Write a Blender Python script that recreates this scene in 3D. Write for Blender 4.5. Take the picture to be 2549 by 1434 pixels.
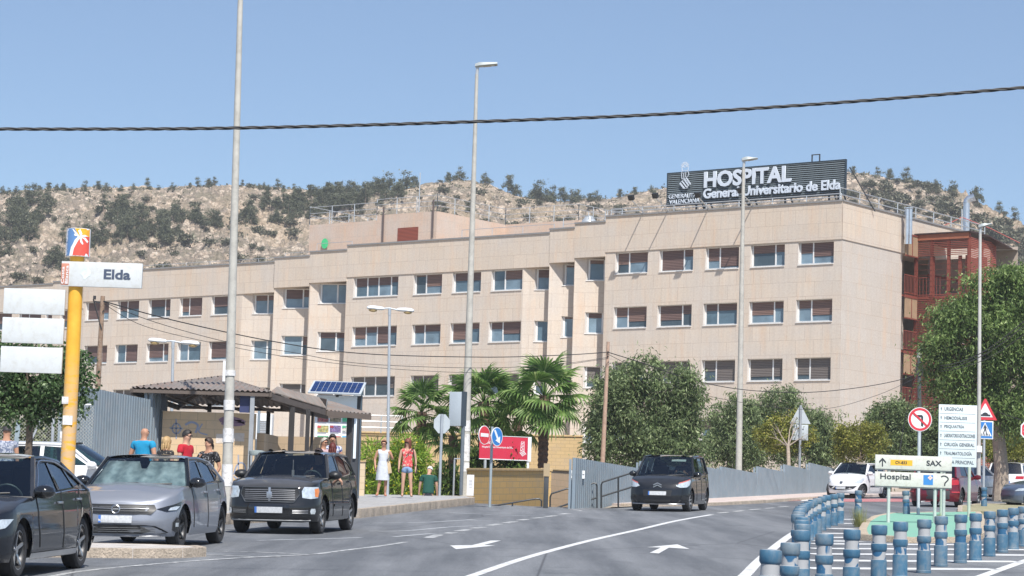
import bpy, bmesh, math, random
import numpy as np
from math import sin, cos, pi, radians, sqrt, atan2
from mathutils import Vector, Matrix, noise
from mathutils.geometry import tessellate_polygon
S = bpy.context.scene
COL = S.collection
for o in list(bpy.data.objects): bpy.data.objects.remove(o)
# ---------------------------------------------------------------- camera
CX, CY, F = 1274.5, 717.0, 6300.0
PITCH, ROLL, CAMH = 0.103964, 0.031585, 1.555
FW = Vector((0, cos(PITCH), sin(PITCH)))
_u = Vector((0, -sin(PITCH), cos(PITCH))); _r = Vector((1, 0, 0))
RT = _r*cos(ROLL) + _u*sin(ROLL); UP = -_r*sin(ROLL) + _u*cos(ROLL)
EYE = Vector((0, 0, CAMH))
cam = bpy.data.objects.new('camera', bpy.data.cameras.new('camera')); COL.objects.link(cam)
M = Matrix((RT, UP, -FW)).transposed().to_4x4(); M.translation = EYE
cam.matrix_world = M
cam.data.sensor_width = 36; cam.data.lens = F/2549*36; cam.data.clip_start = 1; cam.data.clip_end = 6000
S.camera = cam
# ---------------------------------------------------------------- light
SUN_EL, SUN_AZ = radians(54), radians(15)      # behind the camera, a little to the right
W = bpy.data.worlds.new("World"); S.world = W; W.use_nodes = True
nt = W.node_tree; bg = nt.nodes['Background']
sky = nt.nodes.new('ShaderNodeTexSky'); sky.sky_type = 'NISHITA'; sky.sun_disc = False
sky.sun_elevation = SUN_EL; sky.sun_rotation = pi - SUN_AZ
sky.altitude = 1500; sky.air_density = 1.0; sky.dust_density = 2.2; sky.ozone_density = 3.0
nt.links.new(sky.outputs[0], bg.inputs[0]); bg.inputs[1].default_value = 0.090
sl = bpy.data.lights.new('sun', 'SUN'); sl.energy = 4.2; sl.angle = radians(.53); sl.color = (1, .955, .89)
sun = bpy.data.objects.new('sun', sl); COL.objects.link(sun)
SD = Vector((sin(SUN_AZ)*cos(SUN_EL), -cos(SUN_AZ)*cos(SUN_EL), sin(SUN_EL)))
sun.rotation_euler = SD.to_track_quat('Z', 'Y').to_euler()
sun.location = (0, -20, 60)
S.view_settings.view_transform = 'Standard'; S.view_settings.look = 'None'
S.view_settings.exposure = 0.60; S.view_settings.gamma = 1
S.render.engine = 'CYCLES'
S.cycles.max_bounces = 6; S.cycles.transparent_max_bounces = 12
# ---------------------------------------------------------------- projection helpers (photo pixel -> place)
GX, GY = 0.013128, 0.038350
def gz(x, y): return GX*x + GY*y
def ray(px, py): return RT*((px-CX)/F) - UP*((py-CY)/F) + FW
def gp(px, py, dz=0.0):
    d = ray(px, py); t = (dz - CAMH)/(d.z - GX*d.x - GY*d.y)
    return EYE + d*t
def at(px, py, depth): return EYE + ray(px, py)*depth
def aty(px, py, Y):
    d = ray(px, py); return EYE + d*(Y/d.y)
def dep(P): return (Vector(P)-EYE).dot(FW)
def on_plane(px, py, P, n):
    d = ray(px, py); return EYE + d*((P-EYE).dot(n)/d.dot(n))
def gd(px, depth, dz=0.0):
    """ground point seen in pixel column px at a given depth"""
    a, b = 700.0, 2400.0
    for _ in range(40):
        m = (a+b)/2; P = at(px, m, depth)
        if P.z > gz(P.x, P.y)+dz: a = m
        else: b = m
    return P
# ---------------------------------------------------------------- object helpers
def tag(o, label=None, cat=None, group=None, kind=None):
    if label: o['label'] = label
    if cat: o['category'] = cat
    if group: o['group'] = group
    if kind: o['kind'] = kind
    return o
def thing(name, label, cat, loc=(0, 0, 0), rz=0.0, group=None, mat=None):
    o = bpy.data.objects.new(name, None); COL.objects.link(o)
    o.empty_display_size = .2
    if mat is not None: o.matrix_world = mat
    else: o.location = loc; o.rotation_euler = (0, 0, rz)
    return tag(o, label, cat, group)
def copy_tree(o, parent=None):
    c = o.copy(); COL.objects.link(c)
    if parent: c.parent = parent
    for ch in [x for x in bpy.data.objects if x.parent == o]: copy_tree(ch, c)
    return c
class MB:
    def __init__(s): s.v = []; s.f = []; s.sm = True
    def add(s, vs, fs):
        n = len(s.v); s.v += [tuple(p) for p in vs]; s.f += [tuple(i+n for i in f) for f in fs]; return s
    def quad(s, a, b, c, d): return s.add([a, b, c, d], [(0, 1, 2, 3)])
    def poly(s, pts): return s.add(pts, [tuple(range(len(pts)))])
    def box(s, c, sz, R=None):
        hx, hy, hz = sz[0]/2, sz[1]/2, sz[2]/2
        P = [Vector((x, y, z)) for x in (-hx, hx) for y in (-hy, hy) for z in (-hz, hz)]
        if R is not None: P = [R @ p for p in P]
        c = Vector(c); P = [p+c for p in P]
        return s.add(P, [(0, 1, 3, 2), (4, 6, 7, 5), (0, 4, 5, 1), (2, 3, 7, 6), (0, 2, 6, 4), (1, 5, 7, 3)])
    def bmm(s, a, b):
        return s.box(((a[0]+b[0])/2, (a[1]+b[1])/2, (a[2]+b[2])/2), (abs(b[0]-a[0]), abs(b[1]-a[1]), abs(b[2]-a[2])))
    def bar(s, p0, p1, w, h=None):
        p0, p1 = Vector(p0), Vector(p1); d = p1-p0; L = d.length
        if L < 1e-6: return s
        R = d.to_track_quat('X', 'Z').to_matrix()
        return s.box((p0+p1)/2, (L, w, h or w), R)
    def cyl(s, p0, p1, r0, r1=None, n=12, caps=True):
        p0, p1 = Vector(p0), Vector(p1); r1 = r0 if r1 is None else r1
        q = (p1-p0).to_track_quat('Z', 'Y').to_matrix(); X, Y = q.col[0], q.col[1]
        vs = []
        for p, r in ((p0, r0), (p1, r1)):
            vs += [p + X*(r*cos(2*pi*i/n)) + Y*(r*sin(2*pi*i/n)) for i in range(n)]
        fs = [(i, (i+1) % n, n+(i+1) % n, n+i) for i in range(n)]
        if caps: fs += [tuple(range(n-1, -1, -1)), tuple(range(n, 2*n))]
        return s.add(vs, fs)
    def tube(s, pts, r, n=6, rs=None):
        pts = [Vector(p) for p in pts]; N = len(pts); vs = []
        ref = Vector((0, 0, 1)) if abs((pts[-1]-pts[0]).normalized().z) < .9 else Vector((1, 0, 0))
        for i, p in enumerate(pts):
            t = (pts[min(i+1, N-1)]-pts[max(i-1, 0)]).normalized()
            X = t.cross(ref).normalized(); Y = X.cross(t).normalized()
            rr = rs[i] if rs else r
            vs += [p + X*(rr*cos(2*pi*k/n)) + Y*(rr*sin(2*pi*k/n)) for k in range(n)]
        fs = [(i*n+k, i*n+(k+1) % n, (i+1)*n+(k+1) % n, (i+1)*n+k) for i in range(N-1) for k in range(n)]
        fs += [tuple(range(n-1, -1, -1)), tuple(range((N-1)*n, N*n))]
        return s.add(vs, fs)
    def lathe(s, prof, n=20, c=(0, 0, 0), M=None):
        vs = []
        for r, z in prof: vs += [Vector((r*cos(2*pi*k/n), r*sin(2*pi*k/n), z)) for k in range(n)]
        if M is not None: vs = [M @ v for v in vs]
        vs = [v+Vector(c) for v in vs]
        m = len(prof)
        fs = [(i*n+k, i*n+(k+1) % n, (i+1)*n+(k+1) % n, (i+1)*n+k) for i in range(m-1) for k in range(n)]
        fs += [tuple(range(n-1, -1, -1)), tuple(range((m-1)*n, m*n))]
        return s.add(vs, fs)
    def prism(s, poly, fn, d0, d1):
        """poly: 2D outline; fn(a, b, d) -> 3D; thickness from d0 to d1"""
        n = len(poly); tri = tessellate_polygon([[Vector((p[0], p[1], 0)) for p in poly]])
        s.add([fn(a, b, d0) for a, b in poly]+[fn(a, b, d1) for a, b in poly],
              [tuple(t) for t in tri]+[tuple(i+n for i in t[::-1]) for t in tri]+[(i, (i+1) % n, n+(i+1) % n, n+i) for i in range(n)])
        return s
    def build(s, name, mat, parent=None, smooth=None, bevel=0, mats=None, fix=True):
        me = bpy.data.meshes.new(name); me.from_pydata([tuple(v) for v in s.v], [], s.f); me.update()
        if fix:
            bm = bmesh.new(); bm.from_mesh(me); bmesh.ops.recalc_face_normals(bm, faces=bm.faces)
            if bevel:
                bmesh.ops.remove_doubles(bm, verts=bm.verts, dist=1e-5)
                es = [e for e in bm.edges if len(e.link_faces) == 2 and e.calc_face_angle(0) > .6]
                bmesh.ops.bevel(bm, geom=es, offset=bevel, segments=2, affect='EDGES', profile=.6)
            bm.to_mesh(me); bm.free()
        o = bpy.data.objects.new(name, me); COL.objects.link(o)
        me.materials.append(mat)
        if parent is not None: o.parent = parent
        ang = radians(35) if smooth is None else smooth
        if ang: me.shade_smooth(); me.set_sharp_from_angle(angle=ang)
        return o
def struct(o): o['kind'] = 'structure'; return o
_TC = {}
def text(body, mat, parent, x, z, w, h, bold=0.0, y=-.012, name='lettering', depth=.004, M=None, label=None):
    """flat lettering facing -Y, fitted into the box x..x+w, z..z+h of the parent's frame"""
    cu = bpy.data.curves.new('t', 'FONT'); cu.body = body; cu.extrude = .02; cu.offset = bold; cu.resolution_u = 3
    to = bpy.data.objects.new('t', cu); COL.objects.link(to)
    dg = bpy.context.evaluated_depsgraph_get(); me = bpy.data.meshes.new_from_object(to.evaluated_get(dg))
    bpy.data.objects.remove(to)
    c = np.array([v.co[:] for v in me.vertices]); a, b = c.min(0), c.max(0)
    for v in me.vertices:
        q = ((v.co.x-a[0])/(b[0]-a[0])*w, (v.co.z)/.02*depth, (v.co.y-a[1])/(b[1]-a[1])*h)
        v.co = Vector((x+q[0], y-q[1], z+q[2]))
    if M is not None: me.transform(M)
    me.update(); me.materials.clear(); me.materials.append(mat); me.name = name
    o = bpy.data.objects.new(name, me); COL.objects.link(o); o.parent = parent
    if label: o['label'] = label
    return o
# ---------------------------------------------------------------- materials
def newmat(name):
    m = bpy.data.materials.new(name); m.use_nodes = True
    return m, m.node_tree, m.node_tree.nodes['Principled BSDF']
def N(nt, t, **k):
    n = nt.nodes.new(t)
    for a, b in k.items(): setattr(n, a, b)
    return n
def mapping(nt, scale=(1, 1, 1), coord='Object', loc=(0, 0, 0), rot=(0, 0, 0)):
    tc = N(nt, 'ShaderNodeTexCoord'); mp = N(nt, 'ShaderNodeMapping')
    mp.inputs['Scale'].default_value = scale; mp.inputs['Location'].default_value = loc; mp.inputs['Rotation'].default_value = rot
    nt.links.new(tc.outputs[coord], mp.inputs[0]); return mp.outputs[0]
def ntex(nt, vec, scale, detail=4, rough=.55, dist=0):
    n = N(nt, 'ShaderNodeTexNoise'); n.inputs['Scale'].default_value = scale; n.inputs['Detail'].default_value = detail
    n.inputs['Roughness'].default_value = rough; n.inputs['Distortion'].default_value = dist
    nt.links.new(vec, n.inputs['Vector']); return n.outputs['Fac']
def ramp(nt, fac, stops):
    r = N(nt, 'ShaderNodeValToRGB'); e = r.color_ramp.elements
    while len(e) < len(stops): e.new(.5)
    for i, (p, c) in enumerate(stops):
        e[i].position = p; e[i].color = (c, c, c, 1) if isinstance(c, (int, float)) else (*c, 1)
    nt.links.new(fac, r.inputs[0]); return r.outputs[0]
def mix(nt, fac, a, b, mode='MIX'):
    m = N(nt, 'ShaderNodeMix', data_type='RGBA', blend_type=mode)
    for s_, v in ((m.inputs[0], fac), (m.inputs[6], a), (m.inputs[7], b)):
        if isinstance(v, (int, float)): s_.default_value = v
        elif isinstance(v, tuple): s_.default_value = (*v, 1)
        else: nt.links.new(v, s_)
    return m.outputs[2]
def bump(nt, bsdf, h, strength=.3, dist=.02):
    b = N(nt, 'ShaderNodeBump'); b.inputs['Strength'].default_value = strength; b.inputs['Distance'].default_value = dist
    nt.links.new(h, b.inputs['Height']); nt.links.new(b.outputs[0], bsdf.inputs['Normal'])
_MC = {}
def mt(c, rough=.6, metal=0.0, var=.12, scale=3.0, coat=0.0, bmp=0.0, name=None, dirt=None, spec=.5):
    """plain paint / plastic / metal with a little uneven tone"""
    key = (c, rough, metal, var, scale, coat, bmp, dirt, spec)
    if key in _MC: return _MC[key]
    m, nt, b = newmat(name or 'paint')
    b.inputs['Roughness'].default_value = rough; b.inputs['Metallic'].default_value = metal
    b.inputs['Coat Weight'].default_value = coat; b.inputs['Coat Roughness'].default_value = .05
    b.inputs['Specular IOR Level'].default_value = spec
    if var:
        v = mapping(nt); n1 = ntex(nt, v, scale, 5, .65)
        lo = tuple(x*(1-var) for x in c); hi = tuple(min(1, x*(1+var)) for x in c)
        col = ramp(nt, n1, [(.3, lo), (.7, hi)])
        if dirt:
            n2 = ntex(nt, v, scale*3.1, 6, .7); col = mix(nt, ramp(nt, n2, [(.48, 0.0), (.72, 1.0)]), col, dirt)
        nt.links.new(col, b.inputs['Base Color'])
        if bmp: bump(nt, b, ntex(nt, v, scale*12, 4), bmp, .01)
    else: b.inputs['Base Color'].default_value = (*c, 1)
    _MC[key] = m; return m
# ================================================================ GROUND
def m_asphalt():
    m, nt, b = newmat('asphalt'); v = mapping(nt)
    n1 = ntex(nt, mapping(nt, (.9, .05, .9), rot=(0, 0, .12)), 1.2, 5, .6)      # long wheel tracks
    n2 = ntex(nt, v, .35, 6, .6); n3 = ntex(nt, v, 38, 3, .7); n4 = ntex(nt, v, 5, 5, .7)
    c = ramp(nt, n2, [(.3, (.118, .127, .140)), (.7, (.175, .186, .20))])
    c = mix(nt, .6, c, ramp(nt, n1, [(.38, (.085, .093, .105)), (.62, (.225, .235, .25))]))
    c = mix(nt, .45, c, ramp(nt, n3, [(.35, .12), (.7, .85)]), 'OVERLAY')
    c = mix(nt, ramp(nt, n4, [(.6, 0.0), (.8, .35)]), c, (.27, .265, .25))
    n5 = ntex(nt, mapping(nt, (1, .5, 1), loc=(3, 8, 0)), .9, 3, .5); c = mix(nt, ramp(nt, n5, [(.62, 0.0), (.66, .35)]), c, (.09, .097, .108))
    n6 = ntex(nt, mapping(nt, (1, 1, 1), loc=(9, 1, 0)), 2.6, 2, .5); c = mix(nt, ramp(nt, n6, [(.70, 0.0), (.78, .5)]), c, (.06, .062, .066))
    w = N(nt, 'ShaderNodeTexVoronoi', feature='DISTANCE_TO_EDGE'); w.inputs['Scale'].default_value = .16
    nt.links.new(mapping(nt, (1, .45, 1)), w.inputs['Vector'])
    c = mix(nt, ramp(nt, w.outputs['Distance'], [(0, .8), (.004, 0.0)]), c, (.05, .052, .058))
    nt.links.new(c, b.inputs['Base Color']); b.inputs['Roughness'].default_value = .82
    bump(nt, b, n3, .5, .01); return m
def m_dirt(name='dirt', a=(.42, .36, .29), c2=(.27, .23, .18), sc=1.2):
    m, nt, b = newmat(name); v = mapping(nt); n1 = ntex(nt, v, sc, 8, .7); n2 = ntex(nt, v, sc*9, 4, .7)
    c = ramp(nt, n1, [(.3, c2), (.7, a)]); c = mix(nt, .5, c, ramp(nt, n2, [(.3, .2), (.7, .8)]), 'OVERLAY')
    nt.links.new(c, b.inputs['Base Color']); b.inputs['Roughness'].default_value = .95
    bump(nt, b, n2, .8, .05); return m
def m_paving(a=(.43, .42, .41), j=(.25, .24, .23), size=.42):
    m, nt, b = newmat('paving'); v = mapping(nt)
    br = N(nt, 'ShaderNodeTexBrick'); br.inputs['Scale'].default_value = 1/size; br.offset = 0
    br.inputs['Mortar Size'].default_value = .012; br.inputs['Brick Width'].default_value = 1; br.inputs['Row Height'].default_value = 1
    br.inputs['Color1'].default_value = (*a, 1); br.inputs['Color2'].default_value = (*[x*.93 for x in a], 1); br.inputs['Mortar'].default_value = (*j, 1)
    nt.links.new(v, br.inputs['Vector']); n = ntex(nt, v, 1.7, 7, .65)
    c = mix(nt, .6, br.outputs[0], ramp(nt, n, [(.25, .3), (.75, .75)]), 'OVERLAY')
    nt.links.new(c, b.inputs['Base Color']); b.inputs['Roughness'].default_value = .85; return m
def m_worn(c=(.78, .78, .76), under=(.17, .18, .19), wear=.5, sc=6):
    m, nt, b = newmat('road_paint'); v = mapping(nt); n = ntex(nt, v, sc, 8, .72)
    col = ramp(nt, n, [(wear-.18, under), (wear, c)])
    nt.links.new(col, b.inputs['Base Color']); b.inputs['Roughness'].default_value = .7; return m
ASP = m_asphalt(); KERB = m_dirt('kerb_stone', (.56, .47, .38), (.34, .29, .23), 3)
CONC = m_paving((.36, .36, .36)); PINK = m_paving((.56, .47, .43), (.36, .3, .28)); SOIL = m_dirt()
WORN = m_worn(c=(.55, .56, .56), wear=.58); WHITE_LINE = m_worn(c=(.64, .65, .65), wear=.47); FAINT = m_worn((.42, .44, .46), (.16, .172, .19), .52, 3)
def sheet(name, pts, mat, dz, sub=0):
    P = [(p[0], p[1], gz(p[0], p[1])+dz) for p in pts]
    mb = MB(); tri = tessellate_polygon([[Vector((p[0], p[1], 0)) for p in pts]]); mb.add(P, [tuple(t) for t in tri])
    return struct(mb.build(name, mat, smooth=0))
def px_xy(l): return [gp(x, y)[:2] for x, y in l]
def slab(name, pts, mat, dz, depth=.6, kerb=None, kw=.14, kmat=None):
    """raised pavement: a top sheet whose outer rim is a row of kerb stones"""
    mb = MB(); mb.prism(pts, lambda a, b, d: Vector((a, b, gz(a, b)+d)), dz-depth, dz)
    o = struct(mb.build(name, mat, smooth=0))
    if kerb:
        k = MB(); n = len(kerb)
        off = []
        for i, p in enumerate(kerb):
            t = (Vector(kerb[min(i+1, n-1)])-Vector(kerb[max(i-1, 0)])).normalized(); q = Vector((-t.y, t.x))
            off.append((Vector(p)-q*.01, Vector(p)+q*kw))
        for i in range(n-1):
            L = (off[i+1][0]-off[i][0]).length; m = max(1, int(L/.95))
            for j in range(m):
                a0, a1 = j/m, (j+1)/m-.012/L*m/m
                P = []
                jz = random.uniform(-.006, .006)
                for t in (a0, a1):
                    for s_ in (0, 1): P.append(off[i][s_].lerp(off[i+1][s_], t))
                vs = [Vector((p.x, p.y, gz(p.x, p.y)+dz-.35)) for p in P]+[Vector((p.x, p.y, gz(p.x, p.y)+dz+.006+jz)) for p in P]
                k.add(vs, [(0, 1, 3, 2), (4, 6, 7, 5), (0, 4, 5, 1), (2, 3, 7, 6), (0, 2, 6, 4), (1, 5, 7, 3)])
        struct(k.build(name+'_kerb', kmat or KERB, bevel=.012))
    return o
random.seed(4)
# terrain sheet out to the hills
g = MB(); nx, ny = 60, 40
for j in range(ny+1):
    for i in range(nx+1):
        x = -700+1400*i/nx; y = -60+400*j/ny
        z = gz(x, y) if abs(x) < 1e9 else 0
        z = GX*max(-60, min(80, x))+GY*min(y, 200)-.03
        g.v.append((x, y, z))
for j in range(ny):
    for i in range(nx): a = j*(nx+1)+i; g.f.append((a, a+1, a+nx+2, a+nx+1))
# the plot between pavement crest and hospital sits about a metre and a half lower on the left
def inside(x, y, poly):
    c = False; n = len(poly)
    for i in range(n):
        x1, y1 = poly[i]; x2, y2 = poly[i-1]
        if (y1 > y) != (y2 > y) and x < (x2-x1)*(y-y1)/(y2-y1)+x1: c = not c
    return c
road_poly = [(-9, -20), (12, -20), (40, 40), (60, 60), (60, 112), (20, 121), (12.5, 113), (5, 84.5), (3.9, 78.5), (3.0, 75.9), (1.0, 76.4), (-.2, 78.6), (-1.2, 80.5), (-2, 72), (-3.6, 59.4), (-6.5, 50), (-9, 44)]
GROUND = g
gm = g.build('ground', SOIL, smooth=0); struct(gm)
for v_ in gm.data.vertices:
    v_.co.z -= 2.2 if (v_.co.y > 40 or v_.co.x < -12) and v_.co.y > 20 else .12
# near terrain as its own level ground
sheet('ground', [(-60, -20), (-8, -20), (-8, 44), (-6.5, 50), (-3.9, 59.4), (-3, 68), (-60, 68)], m_dirt('verge'), -.02)
sheet('ground', [(2.5, 75.5), (60, 75.5), (60, 112), (60, 175), (12, 175), (8, 100)], SOIL, -.03)
sheet('road', road_poly, ASP, 0)
# left pavement (crest at the ramp head), island in front of the grey hatchback, far pavement, green island
K1 = [(-7.9, 20), (-7.9, 44), (-6.4, 47), (-5.7, 53), (-4.3, 57.5), (-3.39, 59.4), (-2.75, 64.5), (-1.75, 72), (-.95, 78), (-1.05, 79.6), (-1.6, 80.6)]
slab('pavement', K1+[(-3.2, 80.4), (-5.6, 79.5), (-9.5, 76), (-10, 62), (-30, 62), (-30, 20)], CONC, .21, 1.8, K1)
K2 = [(-8.0, 35.35), (-5.2, 35.75), (-4.55, 36.15), (-4.3, 36.75), (-4.5, 37.35), (-5.2, 37.7), (-8.0, 37.9)]
slab('traffic_island', K2, m_paving((.47, .44, .41)), .13, .4, K2)
far = px_xy([(1555, 1262), (1780, 1259), (1880, 1254), (1990, 1246), (2070, 1240)])
K3 = [tuple(p) for p in far]
slab('pavement', K3+[(22, 123), (13.5, 118), (10, 111.5), (6.5, 95), (3.2, 78.8)], PINK, .1, .5, K3)
sheet('ground', px_xy([(1505, 1266), (1570, 1263), (1780, 1247), (1570, 1247)]), m_dirt('verge', (.5, .42, .33)), .03)
GREEN = m_worn((.20, .43, .32), (.27, .34, .29), .48, 4)
isl = px_xy([(2142, 1345), (2139, 1328), (2150, 1309), (2175, 1294), (2212, 1286.5), (2323, 1284), (2440, 1283), (2452, 1300), (2454, 1340), (2400, 1351), (2250, 1352)])
isl = [tuple(p) for p in isl]
slab('green_island', isl[::-1], GREEN, .11, .4, isl[::-1]+[isl[-1]], .16, m_dirt('kerb_stone', (.62, .52, .40), (.42, .34, .25), 4))
gr2 = [tuple(p) for p in px_xy([(2395, 1283), (2395, 1268), (2440, 1263), (2549, 1262), (2620, 1262), (2620, 1283)])]
slab('traffic_island', gr2, m_dirt('verge', (.40, .36, .24), (.25, .24, .13), 2), .12, .4, gr2[:5])
# markings
def stripe(mb, pts, ws, dz=.004):
    """ribbon through pixel points with the given widths in metres"""
    P = [gp(x, y, dz) for x, y in pts]; n = len(P); L = []
    for i in range(n):
        t = (P[min(i+1, n-1)]-P[max(i-1, 0)]); t.z = 0; t.normalize(); q = Vector((-t.y, t.x, 0))*(ws if isinstance(ws, float) else ws[i])/2
        a, b_ = P[i]-q, P[i]+q
        for k in (a, b_): k.z = gz(k.x, k.y)+dz
        L += [a, b_]
    mb.add(L, [(2*i, 2*i+1, 2*i+3, 2*i+2) for i in range(n-1)])
def smoothpts(P, n=6):
    out = []
    for i in range(len(P)-1):
        p0, p1, p2, p3 = P[max(i-1, 0)], P[i], P[i+1], P[min(i+2, len(P)-1)]
        for k in range(n):
            t = k/n; out.append(tuple(.5*((2*p1[d])+(-p0[d]+p2[d])*t+(2*p0[d]-5*p1[d]+4*p2[d]-p3[d])*t*t+(-p0[d]+3*p1[d]-3*p2[d]+p3[d])*t**3) for d in range(len(p1))))
    out.append(tuple(P[-1])); return out
mk = MB(); stripe(mk, smoothpts([(1080, 1466), (1173, 1434), (1300, 1391), (1450, 1350), (1591, 1318), (1681, 1297), (1772, 1281)]), .15)
for a in ([(1788, 1277), (1812, 1275)], [(1828, 1273), (1850, 1271)], [(1866, 1269), (1892, 1267)], [(1904, 1265.5), (1928, 1264)], [(1938, 1262), (1962, 1260.5)]): stripe(mk, a, .13)
struct(mk.build('lane_marking', WHITE_LINE, smooth=0))
mk = MB(); stripe(mk, smoothpts([(1800, 1475), (1852, 1434), (1881, 1404), (1915, 1373), (1966, 1333), (2010, 1308), (2040, 1290)]), .17)
stripe(mk, smoothpts([(2380, 1462), (2445, 1434), (2549, 1397), (2640, 1368)]), .17)
struct(mk.build('lane_marking', WHITE_LINE, smooth=0))
mk = MB(); stripe(mk, smoothpts([(60, 1448), (142, 1432), (194, 1423), (303, 1411), (469, 1397), (640, 1386), (772, 1380), (847, 1371), (938, 1360), (1011, 1349)]), .11)
stripe(mk, [(469, 1378), (640, 1386), (700, 1386)], .1); stripe(mk, [(472, 1371), (640, 1374), (780, 1380)], .1)
for a in ([(1065, 1339), (1093, 1331)], [(1112, 1328), (1130, 1325)], [(1140, 1322), (1165, 1318)], [(1178, 1315), (1205, 1312)], [(1217, 1308), (1245, 1304)], [(1256, 1302), (1283, 1298)], [(1293, 1295), (1315, 1292)], [(1325, 1290.5), (1350, 1288)], [(1360, 1286), (1382, 1283.5)], [(1393, 1280.5), (1415, 1278)]): stripe(mk, a, .2)
stripe(mk, smoothpts([(1180, 1263), (1260, 1262.5), (1360, 1264), (1420, 1267.5), (1449, 1272)]), [.08]*24+[.28])
struct(mk.build('lane_marking', WORN, smooth=0))
mk = MB()
for poly in ([(1120, 1357.5), (1135, 1367), (1180, 1363), (1232, 1358), (1205, 1356.5), (1247, 1345.5), (1222, 1345.5), (1175, 1357)],
             [(1610, 1362), (1686, 1355), (1717, 1366.5), (1665, 1363.5), (1640, 1377.5), (1617, 1376), (1645, 1363)]):
    P = [gp(x, y, .004) for x, y in poly]; tri = tessellate_polygon([[Vector((p.x, p.y, 0)) for p in P]]); mk.add(P, [tuple(t) for t in tri])
struct(mk.build('road_arrow', WHITE_LINE, smooth=0))
mk = MB()
for y, x0, x1 in ((1293, 2083, 2140), (1303, 2070, 2128), (1316, 2062, 2130), (1328, 2052, 2120), (1338, 2035, 2126), (1347, 2028, 2138), (1357, 2022, 2600), (1368.5, 2018, 2600), (1382, 2014, 2590), (1398, 2012, 2538), (1417, 2008, 2480), (1440, 2004, 2430)):
    stripe(mk, [(x0, y-.006*(x1-x0)), (x1, y)], .6)
struct(mk.build('hatch_marking', WHITE_LINE, smooth=0))
mk = MB()
for i, (x0, x1) in enumerate(((1842, 1882), (1925, 1960), (1992, 2022), (2275, 2300), (2345, 2370), (2405, 2425))):
    yb = 1253-.04*(x0-1842) if x0 < 2100 else 1250
    P = [gp(x0, yb, .008), gp(x1, yb-1.6, .008), gp(x1+20, yb-8, .008), gp(x0+20, yb-7, .008)]; mk.poly(P)
struct(mk.build('crossing_marking', mt((.8, .79, .77), .8), smooth=0))
mk = MB()
for i, (x0, x1) in enumerate(((1882, 1925), (1960, 1992), (2022, 2052), (2060, 2275), (2300, 2345), (2370, 2405))):
    yb = 1252.5-.04*(x0-1842) if x0 < 2055 else 1249
    P = [gp(x0, yb, .008), gp(x1, yb-(1.6 if x0 < 2055 else 0), .008), gp(x1+20, yb-8, .008), gp(x0+20, yb-7, .008)]; mk.poly(P)
struct(mk.build('crossing_marking', mt((.42, .15, .16), .8, dirt=(.5, .35, .33)), smooth=0))
# old ghost lines in the bus bay
mk = MB()
for a in ([(930, 1302), (1060, 1300), (1180, 1293)], [(1170, 1296), (1290, 1297)], [(920, 1322), (1010, 1321), (1130, 1311), (1200, 1309)], [(980, 1336), (1080, 1328), (1160, 1327)], [(1120, 1276), (1220, 1281), (1330, 1285)], [(640, 1345), (800, 1341), (900, 1338)]): stripe(mk, smoothpts(a), .13, .003)
struct(mk.build('lane_marking', FAINT, smooth=0))
# ================================================================ HOSPITAL
AZ = atan2(-.795, .607)
DA = Vector((-.7947, .6070, 0)); DB = Vector((.6070, .7947, 0))       # along the long facade (leftwards) / along the right-hand side
NA = Vector((-.6070, -.7947, 0)); NB = Vector((.7947, -.6070, 0))
C0 = at(2096, 597, 141.5); C0.z = 0
def fa(px, py, off=0.0):
    P = on_plane(px, py, C0+NA*off, NA)-C0; return P.dot(DA), P.z
def fb(px, py, off=0.0):
    P = on_plane(px, py, C0+NB*off, NB)-C0; return P.dot(DB), P.z
def FA(u, z, n=0.0): return DA*u+NA*n+Vector((0, 0, z))       # relative to C0
def FB(u, z, n=0.0): return DB*u+NB*n+Vector((0, 0, z))
def m_stone(w=1.15, h=.82, tint=(.62, .53, .44)):
    m, nt, b = newmat('stone_cladding')
    tc = N(nt, 'ShaderNodeUVMap'); uv = tc.outputs[0]
    br = N(nt, 'ShaderNodeTexBrick'); br.offset = .5
    for k, v in (('Scale', 1), ('Mortar Size', .011), ('Brick Width', w), ('Row Height', h), ('Bias', 0)): br.inputs[k].default_value = v
    br.inputs['Color1'].default_value = (*tint, 1); br.inputs['Color2'].default_value = (*[min(1, x*1.07) for x in tint], 1); br.inputs['Mortar'].default_value = (.44, .345, .275, 1)
    nt.links.new(uv, br.inputs['Vector'])
    def mp(s, loc=(0, 0, 0)):
        q = N(nt, 'ShaderNodeMapping'); q.inputs['Scale'].default_value = s; q.inputs['Location'].default_value = loc; nt.links.new(uv, q.inputs[0]); return q.outputs[0]
    c = br.outputs[0]
    n = ntex(nt, mp((1.2, .16, 1)), 1.4, 6, .65); c = mix(nt, ramp(nt, n, [(.52, 0.0), (.72, .6)]), c, (.66, .46, .31))        # rust-coloured runs
    n = ntex(nt, mp((1, 1, 1), (7, 3, 0)), .35, 4, .6); c = mix(nt, ramp(nt, n, [(.42, 0.0), (.66, .5)]), c, (.56, .53, .50))
    n = ntex(nt, mp((2.3, .12, 1), (3, 9, 0)), 2.0, 6, .6); c = mix(nt, ramp(nt, n, [(.32, .4), (.58, 0.0)]), c, (.50, .44, .38))
    n = ntex(nt, uv, 9, 5, .6); c = mix(nt, .22, c, ramp(nt, n, [(.3, .3), (.7, .7)]), 'OVERLAY')
    nt.links.new(c, b.inputs['Base Color']); b.inputs['Roughness'].default_value = .8
    bump(nt, b, br.outputs['Fac'], -.4, .01); return m
STONE = m_stone(); STONE_TOP = m_stone(1.0, .82, (.60, .505, .41))
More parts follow.
